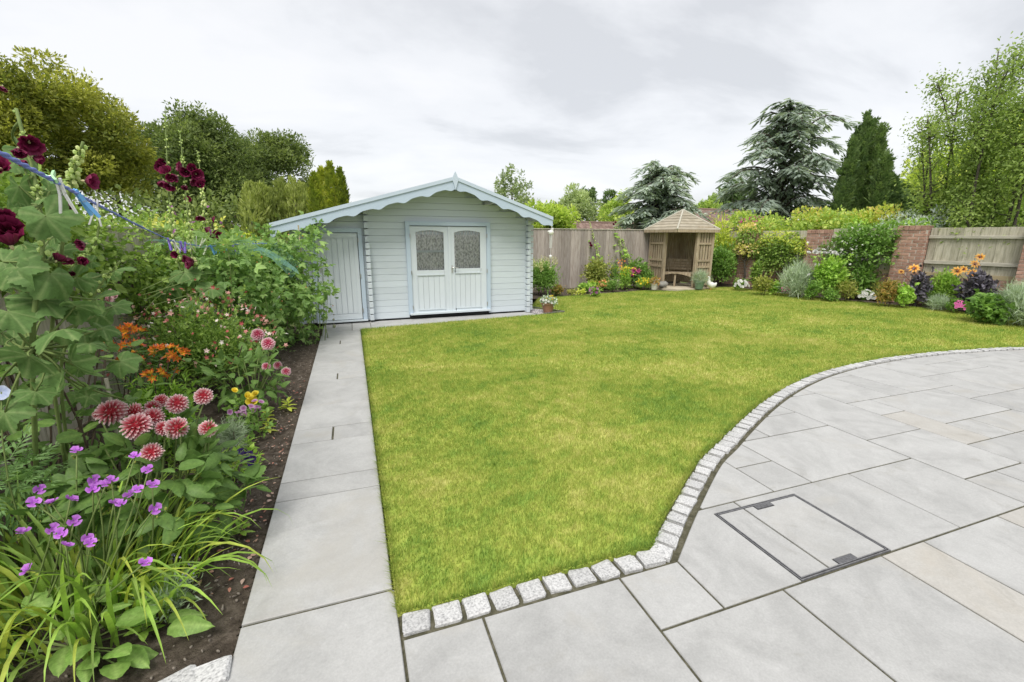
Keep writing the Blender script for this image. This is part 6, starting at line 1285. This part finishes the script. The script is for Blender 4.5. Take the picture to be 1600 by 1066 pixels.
def geranium(box, key, label, mes=None):
    p, b, w, rx, h = rb('geranium', label, box, T_OV, G_MID, .05, 260, nclump=5, cat='plant', group='low bedding geraniums', stem=False)
    for _ in range(24): d = rdir(1)[0]; d[2] = abs(d[2])*.9-.05; d[1] = -abs(d[1]); flower(p, FM_PAN[key], b+np.array([0, 0, h*.45])+d*np.array([rx*.95, rx*.9, h*.6]), rx*.17, nrm(d+[-.5, -.5, .3]))
geranium((1335,1363,453,473), 'white', 'white geranium at the lawn edge below the broad-leaved bush'); geranium((1144,1168,437,455), 'white', 'white geranium at the lawn edge near the arbour'); geranium((1214,1234,447,459), 'magenta', 'small crimson geranium beside the lavender'); geranium((1477,1505,468,490), 'magenta', 'bright magenta geranium below the dark dahlia')
rb('spirea', 'low spirea with bronze and green leaves right of the white geranium', (1362,1404,438,480), T_DIA, G_RED, .055, 2200, nclump=12); rb('heuchera', 'small lime green plant between the spirea and dark dahlia', (1394,1424,446,482), T_LOBS, G_FRESH, .10, 240, nclump=6)
for box, fl, lb in (((1414,1446,425,480), ((1428,420,12),(1408,425,7)), 'narrow dark-leaved dahlia with one open orange flower before the wide pillar'), ((1486,1548,425,490), ((1495,424,12),(1505,421,9),(1519,427,12),(1523,413,11),(1531,402,10)), 'wide dark-leaved dahlia with several orange flowers before the bare fence panel')):
    p, b, w, rx, h = rb('dark_dahlia', lb, box, T_OV, G_PURP, .085, 900 if box[0] < 1450 else 1900, nclump=12, cat='plant', group='dark-leaved dahlias')
    for x_, y_, s_ in fl: flower(p, FM_DAISY, atw(x_, y_, w-.05), s_*.62*w/FOC, nrm(np.array([-.7, -.6, .5])+RG.normal(0, .2, 3)))
    stems(p, [(b+[0, 0, h*.5], atw(x_, y_, w-.03)) for x_, y_, _ in fl], .007, M_WOODY, 'flower_stems', .02)
rb('green_perennial', 'fresh green ferny bush between the two dark dahlias', (1440,1498,424,480), T_LAN, G_FRESH, .075, 2600, nclump=14); rb('cotton_lavender', 'small grey-green mound at the lawn edge between the dark dahlias', (1448,1482,462,486), T_NEE2, G_GREY, .10, 1800, nclump=7, up=.8)
b = gnd(1578, 478); w_ = (b-EYE)@fw; hq = plant('hollyhock', b, 'broad-leaved hollyhock in front of the right-hand brick pillar', 'plant', 'hollyhocks'); pa = spire(hq, [b, atw(1562, 445, w_), atw(1572, 412, w_), atw(1580, 366, w_)], .016, .006); budded(hq, pa, .55, 1, 46, .03, .012); prs = []
for x_, y_, s_ in ((1592,393,40),(1560,432,36),(1535,442,34),(1598,420,34),(1575,440,30),(1548,425,24),(1590,362,20),(1555,398,18),(1530,460,26)):
    q_ = atw(x_, y_, w_-.1); leafobjs(hq, L_HOL, [q_], basis(nrm(np.array([[-.3+RG.normal(0, .5), -.4, -.3]])), (nrm(EYE-q_)*.5+[0, 0, .8]+RG.normal(0, .2, 3))[None]), s_*w_/FOC); prs.append((pa[10], q_))
stems(hq, prs, .007)
rb('strawberry_plants', 'low leafy plant with reddish tints at the right lawn edge', (1512,1578,464,506), T_TRI, G_MID, .12, 800, nclump=12, cat='plant'); rb('lavender', 'large grey-green lavender bush at the right photo edge', (1548,1635,446,510), T_NEE2, G_GREY, .2, 8000, up=.9, nclump=18)
rb('low_shrub', 'small green shrub between lavender and white rose', (1255,1280,440,470), T_OV, G_MID, .05, 700, nclump=7)
for box, T_, mt, sz, n_, lb in (((1198,1222,436,462),T_OV,G_FRESH,.05,600,'fresh green filler plant between the bronze shrub and lavender'),((1300,1336,436,472),T_LAN,G_OLIVE,.07,900,'olive green perennial at the foot of the white rose'),((1284,1312,450,472),T_OV,G_MID,.045,500,'low green ground plant in front of the white rose'),((1424,1456,440,480),T_LAN,G_MID,.06,600,'narrow green perennial right of the narrow dark dahlia'),((1536,1566,430,480),T_OV,G_FRESH,.07,700,'pale green bush between the wide dark dahlia and hollyhock'),((1168,1190,405,455),T_OV,G_CLIMB,.06,900,'green shrub hiding the base of the first brick pillar'),((1352,1384,440,470),T_DIA,G_OLIVE,.05,700,'fine leaved filler between the broad-leaved bush and spirea'),((900,932,440,458),T_OV,G_FRESH,.05,500,'low fresh green mound below the olive shrub'),((944,970,436,456),T_LAN,G_MID,.06,600,'green leafy clump below the yellow flowers')):
    rb('border_perennial', lb, box, T_, mt, sz, n_, nclump=8, cat='plant', group='filler plants of the borders')
# ============================================================ trees and hedges beyond the fences
T_SQ = T_DIA
def trunkm(b, top, r0_, nlimb, cr, seed=0):
    m = MB(); h = top[2]; m.tube([(0, 0, -.3), (.02*h, 0, h*.35), (0, .02*h, h*.7), (0, 0, h)], [r0_*1.25, r0_, r0_*.7, r0_*.35], 9)
    for k in range(nlimb):
        z = h*RG.uniform(.35, .75); a = RG.random()*6.28; e_ = np.array([math.cos(a)*cr[0]*.75, math.sin(a)*cr[1]*.75, z+cr[2]*RG.uniform(.25, .8)]); mid = np.array([e_[0]*.4, e_[1]*.4, z+(e_[2]-z)*.6]); m.tube([(0, 0, z), mid, e_], [r0_*.5, r0_*.3, r0_*.08], 6)
    return m
def tree(name, label, px, dist, mat, leaf, nclump, per, cl=.30, T=None, low=.0, sparse=0.0, sq=1.0, cat='tree', group='trees beyond the fences', up=.2):
    x0, x1, y0, y1 = px; c = ataz((x0+x1)/2, (y0+y1)/2, dist); w = (c-EYE)@fw; rx = (x1-x0)/2*w/FOC; rz = (y1-y0)/2*w/FOC; ry = rx*.8
    base = np.array([c[0], c[1], -.12]); p = plant(name, base, label, cat, group); m = MB(); cen = np.array([0, 0, c[2]+.12]); ctr = []
    for i in range(nclump):
        d = rdir(1)[0]; q = (.35+.62*RG.random()**.55)*(1+.16*lump(d[None], 2.2, int(x0))[0]*2); o = d*q*np.array([rx, ry, rz])*(1-cl*.55); ctr.append(o)
        s_ = cl*RG.uniform(.65, 1.25); tone = RG.uniform(.2, .8)
        P, dd = shell(per, np.array([rx, ry, rz*sq])*s_, .35, .22, i, -.75); k = len(P); dirs = nrm(dd*.8+[0, 0, up]+RG.normal(0, .55, (k, 3))); nn = nrm(dd*.6+[0, 0, .7]+RG.normal(0, .4, (k, 3)))
        m.inst(T or T_DIA, P+o+cen, basis(dirs, nn), leaf*RG.uniform(.6, 1.4, k), np.clip(tone+RG.normal(0, .22, k), 0, 1))
    mkobj('crown', m.mesh('crown', mat), parent=p, kind='stuff'); tm = trunkm(base, np.array([0, 0, c[2]+rz*.5]), max(.05, rx*.055), 9, (rx, ry, rz)); mkobj('trunk', tm.mesh('trunk', M_BARK, True), parent=p); return p
TM = {k: mat_leaf('tree_'+k, c, trans=.45, rough=.6, gain=2.75) for k, c in dict(chestnut=[(.05,.065,.013),(.14,.145,.03),(.36,.30,.065)], oak=[(.032,.048,.015),(.066,.088,.028),(.13,.155,.055)], ash=[(.065,.095,.028),(.12,.16,.045),(.20,.24,.075)], willow=[(.075,.095,.025),(.135,.155,.045),(.21,.225,.08)], thuja=[(.045,.07,.010),(.11,.135,.018),(.21,.215,.035)], grey=[(.08,.105,.05),(.14,.17,.085),(.22,.25,.14)], dark=[(.025,.045,.018),(.05,.08,.03),(.09,.125,.05)], lime=[(.11,.15,.03),(.20,.245,.05),(.33,.355,.10)], cedar=[(.07,.09,.078),(.13,.155,.138),(.22,.245,.225)], cypress=[(.022,.042,.018),(.055,.085,.032),(.10,.135,.05)], light=[(.08,.12,.03),(.15,.20,.05),(.27,.30,.085)], beech=[(.09,.13,.03),(.20,.24,.05),(.30,.22,.08)], glauc=[(.16,.18,.19),(.26,.28,.30),(.36,.37,.40)]).items()}
tree('chestnut_tree', 'large olive and gold sweet chestnut tree at the far left', (-120,205,95,330), 17, TM['chestnut'], .10, 150, 460, cl=.21); tree('chestnut_tree', 'lower golden branch mass of the chestnut reaching right towards the oak', (110,232,190,310), 17.5, TM['chestnut'], .10, 40, 480, cl=.27)
tree('oak_tree', 'big dark green oak spreading behind the left fence', (200,420,178,380), 27, TM['oak'], .15, 150, 400, cl=.23); tree('oak_tree', 'right half of the dark green oak group above the willow shrub', (330,492,205,370), 29, TM['oak'], .15, 110, 420, cl=.24)
def sprays(name, label, spires, dist, mat, n, leaf, T=None, cat='tree', lean=.1, group='trees beyond the fences', fat=1.0):
    """upright flame-shaped conifers: spires = (px, ytop, ybase, halfwidth px)"""
    c0 = ataz(spires[0][0], 366, dist); p = plant(name, (c0[0], c0[1], -.12), label, cat, group); m = MB(); tm = MB(); b0 = np.array(p.location)
    for x_, yt, yb, hw in spires:
        top = ataz(x_+RG.normal(0, 2.5), yt+RG.normal(0, 6), dist+RG.normal(0, .4)); w = (top-EYE)@fw; r_ = hw*w/FOC; b = np.array([top[0], top[1], -.12]); H = top[2]+.12; zb = max(.1, H-(yb-yt)*w/FOC)
        u = RG.random(n)**.8; rad = r_*(np.clip(np.sin(np.pi*np.clip(.08+.92*u, 0, 1))**.6, .05, 1)*(1-.35*u))*np.sqrt(.35+.65*RG.random(n)); az = RG.random(n)*6.28; rad = rad*(1+.25*lump(np.c_[np.cos(az), np.sin(az), u*3], 4, int(x_)))
        P = np.c_[np.cos(az)*rad, np.sin(az)*rad, zb+(H-zb)*u]+b-b0; P[:, 2] += .12-.12; d = nrm(np.c_[np.cos(az)*.45, np.sin(az)*.45, np.ones(n)]+RG.normal(0, .3, (n, 3))); m.inst(T or T_SPR, P, basis(d, np.c_[np.cos(az), np.sin(az), az*0+.15]), leaf*RG.uniform(.7, 1.3, n)*(1.15-.5*u), np.clip(RG.uniform(.15, .7)+.25*lump(np.c_[np.cos(az), np.sin(az), u*4], 5, int(x_)+3)*2+RG.normal(0, .15, n), 0, 1)); tm.tube([b-b0+[0, 0, 0], b-b0+[0, 0, H*.8]], [max(.04, r_*.12), .02], 7)
    mkobj('crown', m.mesh('crown', mat), parent=p, kind='stuff'); mkobj('trunk', tm.mesh('trunk', M_BARK, True), parent=p); return p
sprays('willow_shrub', 'feathery light green willow shrub between the oak and golden conifers', [(x_, 275+RG.uniform(0, 22)+abs(x_-435)*.25, 372, 16) for x_ in range(385, 490, 8)], 14.5, TM['willow'], 420, .22, T_LAN, 'shrub')
sprays('golden_conifer', 'left of the golden conifers behind the summerhouse roof, two-tipped', [(492,262,372,11),(505,266,372,12)], 14, TM['thuja'], 900, .17); sprays('golden_conifer', 'middle golden conifer behind the summerhouse roof', [(516,266,372,11)], 14, TM['thuja'], 900, .17); sprays('golden_conifer', 'right golden conifer with a separate darker tip behind the summerhouse roof', [(534,267,372,11)], 14.3, TM['thuja'], 900, .17)
tree('birch_tree', 'thin airy tree just right of the summerhouse gable', (764,836,262,372), 17, TM['grey'], .10, 60, 60, cl=.16); tree('lime_shrub', 'bright lime green shrub behind the right roof slope', (812,905,312,385), 14, TM['lime'], .10, 34, 300, cl=.30, cat='shrub')
tree('willow_tree', 'grey-green rounded willow behind the back fence', (858,942,290,380), 27, TM['grey'], .17, 44, 240, cl=.26); tree('eucalyptus_tree', 'dark thin eucalyptus crown beside the grey-green willow', (898,938,288,345), 30, TM['dark'], .17, 26, 90, cl=.24); tree('ash_tree', 'yellowish tree between the eucalyptus and round blue cedar', (932,1000,300,385), 26, TM['light'], .16, 36, 220, cl=.27); tree('eucalyptus_tree', 'small dark crown left of the round blue cedar', (933,968,296,335), 31, TM['dark'], .17, 18, 80, cl=.26)
def cedar(name, label, px, dist, mat, nbr, lean=0.0, droop=.5, rnd_top=False, leaf=.125):
    x0, x1, y0, y1 = px; top = ataz((x0+x1)/2+lean, y0, dist); w = (top-EYE)@fw; rx = (x1-x0)/2*w/FOC; H = top[2]+.12; zb = max(.3, H-(y1-y0)*w/FOC); b = np.array([top[0], top[1], -.12]); p = plant(name, b, label, 'tree', 'trees beyond the fences'); m = MB(); tm = MB(); tm.tube([(0, 0, -.2), (0, 0, H*.5), (0, 0, H*.97)], [rx*.09, rx*.06, .03], 9)
    for k in range(nbr):
        u = (k+RG.random())/nbr; z = zb+(H-zb)*u; L = rx*((1-u**2.3)**.72 if not rnd_top else (1-u**3.2)**.6)*RG.choice([.55, .8, 1.0, 1.15, 1.3])*RG.uniform(.8, 1.08)*.9+.22; az = k*2.4+RG.normal(0, .3); n = max(10, int(L*15)); s_ = np.linspace(.06, 1, n); rise = (.30+.30*u)*L*RG.uniform(.4, 1.5)
        path_ = np.c_[np.cos(az)*s_*L, np.sin(az)*s_*L*.9, z+rise*np.sin(s_*2.2)-droop*L*.36*s_**2.4]; tm.tube(path_[::3] if n > 6 else path_, np.linspace(.05, .012, len(path_[::3] if n > 6 else path_)), 5)
        for rep in range(5):
            side = RG.choice([-1, 1], n)*RG.uniform(.25, 1.25, n); dirv = nrm(np.c_[np.cos(az+side), np.sin(az+side), -.30-.25*RG.random(n)]+RG.normal(0, .12, (n, 3))); q = path_+np.c_[np.zeros((n, 2)), RG.normal(0, .03, n)]+dirv*(RG.random(n)*.32*L*(1-.45*s_))[:, None]*.75
            m.inst(T_FER, q, basis(dirv, nrm(RG.normal(0, .25, (n, 3))+[0, 0, 1])), np.c_[np.full(n, leaf*1.5), np.full(n, leaf*2.4), np.full(n, leaf)]*RG.uniform(.6, 1.25, (n, 1)))
    mkobj('crown', m.mesh('crown', mat), parent=p, kind='stuff'); mkobj('trunk', tm.mesh('trunk', M_BARK, True), parent=p); return p
cedar('blue_cedar', 'rounded blue cedar behind the arbour', (972,1092,268,400), 21, TM['cedar'], 110, rnd_top=True); cedar('blue_cedar', 'tall pointed blue cedar with drooping layered branches right of the tiled roof', (1132,1325,165,395), 21, TM['cedar'], 105, lean=8)
tree('dark_tree', 'dark green tree between the two blue cedars', (1112,1180,275,380), 36, TM['dark'], .22, 36, 240, cl=.28); tree('light_tree', 'yellow-green tree between the round cedar and the dark tree', (1078,1135,300,370), 33, TM['light'], .2, 26, 200, cl=.3)
sprays('dark_cypress', 'dark green upright cypress right of the tall cedar', [(1356,184,330,9),(1346,196,340,8),(1366,193,340,9),(1338,222,350,8),(1377,208,350,8),(1331,250,360,9),(1386,236,360,7),(1393,258,372,8),(1323,276,372,9),(1399,280,372,9),(1316,300,372,9),(1406,300,372,9),(1350,225,372,15),(1366,235,372,14),(1342,262,372,15),(1380,268,372,14),(1360,280,372,20),(1330,300,372,14),(1392,305,372,14),(1415,318,372,9)], 19, TM['cypress'], 430, .33, T_SPR)
tree('dark_tree', 'dark evergreen mass low between cypress and slender trees', (1370,1450,285,390), 21, TM['dark'], .14, 30, 240, cl=.3); tree('lime_tree', 'yellow-green tree filling the right background', (1405,1640,195,390), 22, TM['lime'], .17, 80, 260, cl=.22); tree('lime_tree', 'fresh green lower tree behind the right fence', (1440,1640,280,400), 16, TM['light'], .13, 50, 260, cl=.26)
def slender(name, label, stems_px, dist, mat, n, leaf, group='trees beyond the fences'):
    c0 = ataz(stems_px[0][0], 366, dist); p = plant(name, (c0[0], c0[1], -.12), label, 'tree', group); b0 = np.array(p.location); m = MB(); tm = MB()
    for x0, xt, yt, hw in stems_px:
        top = ataz(xt, yt, dist+RG.normal(0, .5)); w = (top-EYE)@fw; b = ataz(x0, 366, dist); b[2] = -.12; mid = (b+top)/2+RG.normal(0, .35, 3); u = np.linspace(0, 1, 14)[:, None]; path_ = (1-u)**2*b+2*u*(1-u)*mid+u*u*top-b0; tm.tube(path_, np.linspace(.042, .010, 14), 6)
        for k in range(34):
            s_ = RG.uniform(.2, 1.0); i_ = s_*13; o = np.array([np.interp(i_, range(14), path_[:, j]) for j in range(3)]); L = hw*w/FOC*RG.uniform(.5, 1.2)*(1.1-.6*s_); az = RG.random()*6.28; e_ = o+np.array([math.cos(az)*L*RG.uniform(.6, 1.2), math.sin(az)*L*.9, L*RG.uniform(.3, .95)]); tm.tube([o, (o+e_)/2+[0, 0, -.04], e_], [.018, .011, .004], 4)
            q = o+(e_-o)*RG.random((n, 1))**.6+RG.normal(0, .13+L*.14, (n, 3)); m.inst(T_DIA, q, basis(rdir(n), nrm(rdir(n)+[0, 0, .7])), leaf*RG.uniform(.6, 1.3, n), np.clip(RG.random()*.6+RG.normal(.2, .2, n), 0, 1))
    mkobj('crown', m.mesh('crown', mat), parent=p, kind='stuff'); mkobj('trunk', tm.mesh('trunk', M_BARK, True), parent=p, kind='stuff'); return p
slender('slender_tree', 'airy multi-stemmed young tree with bare thin stems behind the right fence', [(1490,1465,128,26),(1495,1482,150,24),(1500,1500,140,26),(1480,1450,180,26),(1505,1520,180,24),(1488,1440,190,20)], 15.5, TM['ash'], 46, .075)
slender('slender_tree', 'tallest leafy multi-stemmed tree at the upper right corner', [(1540,1560,80,34),(1550,1585,85,34),(1535,1545,120,32),(1560,1600,150,34),(1530,1530,200,30),(1545,1570,110,30),(1570,1620,120,34)], 14.5, TM['ash'], 95, .075)
# hedge beyond the right fence
def hedge(name, label, pts, mat, leaf, per, r, T=T_OV, group='hedges and shrubs beyond the right fence'):
    p = plant(name, (pts[0][0], pts[0][1], -.12), label, 'hedge', group); b0 = np.array(p.location); m = MB()
    for i, q in enumerate(pts): foliage(m, np.array(q)-b0, (r, r, r*.8), per, T, leaf, seed=i, inner=.4, lumpy=.22)
    fol(p, m, mat); stems(p, [((q[0], q[1], -.12), q) for q in pts[::2]], .025, M_WOODY); return p
def along(y, off): return on_line(y)-RN*off
hedge('beech_hedge', 'rounded green hedge rising behind the fence between cedar and cypress', [(*along(y, RG.uniform(.5, 1.3)), RG.uniform(1.3, 2.05)) for y in np.arange(8.5, 11.8, .14)], TM['light'], .085, 420, .42)
hedge('copper_hedge', 'bronze-tinted shrub top behind the fence above the pillars', [(*along(y, RG.uniform(.7, 1.5)), RG.uniform(1.6, 2.15)) for y in np.arange(7.9, 10.2, .17)], TM['beech'], .08, 260, .34)
hedge('green_hedge', 'bright green leafy shrub behind the fence above the white-flowered climber', [(*along(y, RG.uniform(.4, .9)), RG.uniform(1.3, 1.95)) for y in np.arange(6.9, 8.6, .16)], G_FRESH, .075, 300, .32)
hedge('grey_shrub', 'grey-leaved shrub top just behind the wide brick pillar', [(*along(y, RG.uniform(.5, .9)), RG.uniform(1.6, 2.0)) for y in np.arange(6.6, 7.6, .14)], TM['glauc'], .09, 150, .26, T_LAN)
hedge('dark_hedge', 'dark green hedge close behind the bare fence panel', [(*along(y, RG.uniform(1.4, 2.4)), RG.uniform(.9, 1.6)) for y in np.arange(3.5, 7.2, .16)], TM['light'], .09, 260, .5)
pts = [(x_, 13.2+RG.uniform(0, .6), RG.uniform(.6, 1.15)) for x_ in np.arange(2.5, 13, .35)]; hedge('low_hedge', 'low green hedge hidden behind the back fence', pts, TM['dark'], .09, 120, .45, group='hedges beyond the back fence') if False else None
pts = [(x_, 13.5+RG.uniform(0, .8), RG.uniform(.6, 2.1 if x_ < -2.5 else 1.5)) for x_ in np.arange(-9.0, -.8, .22)]; hedge('garden_hedge', 'green hedge beyond the left fence below the oak', pts, TM['oak'], .11, 260, .75, group='hedges beyond the left fence')
pts = [(-3.6+RG.uniform(-.5, .3), y, RG.uniform(.6, 1.55)) for y in np.arange(4, 13, .35)]; hedge('garden_hedge', 'leafy shrubs in the neighbouring garden just over the left fence', pts, G_CLIMB, .085, 260, .6, group='hedges beyond the left fence')
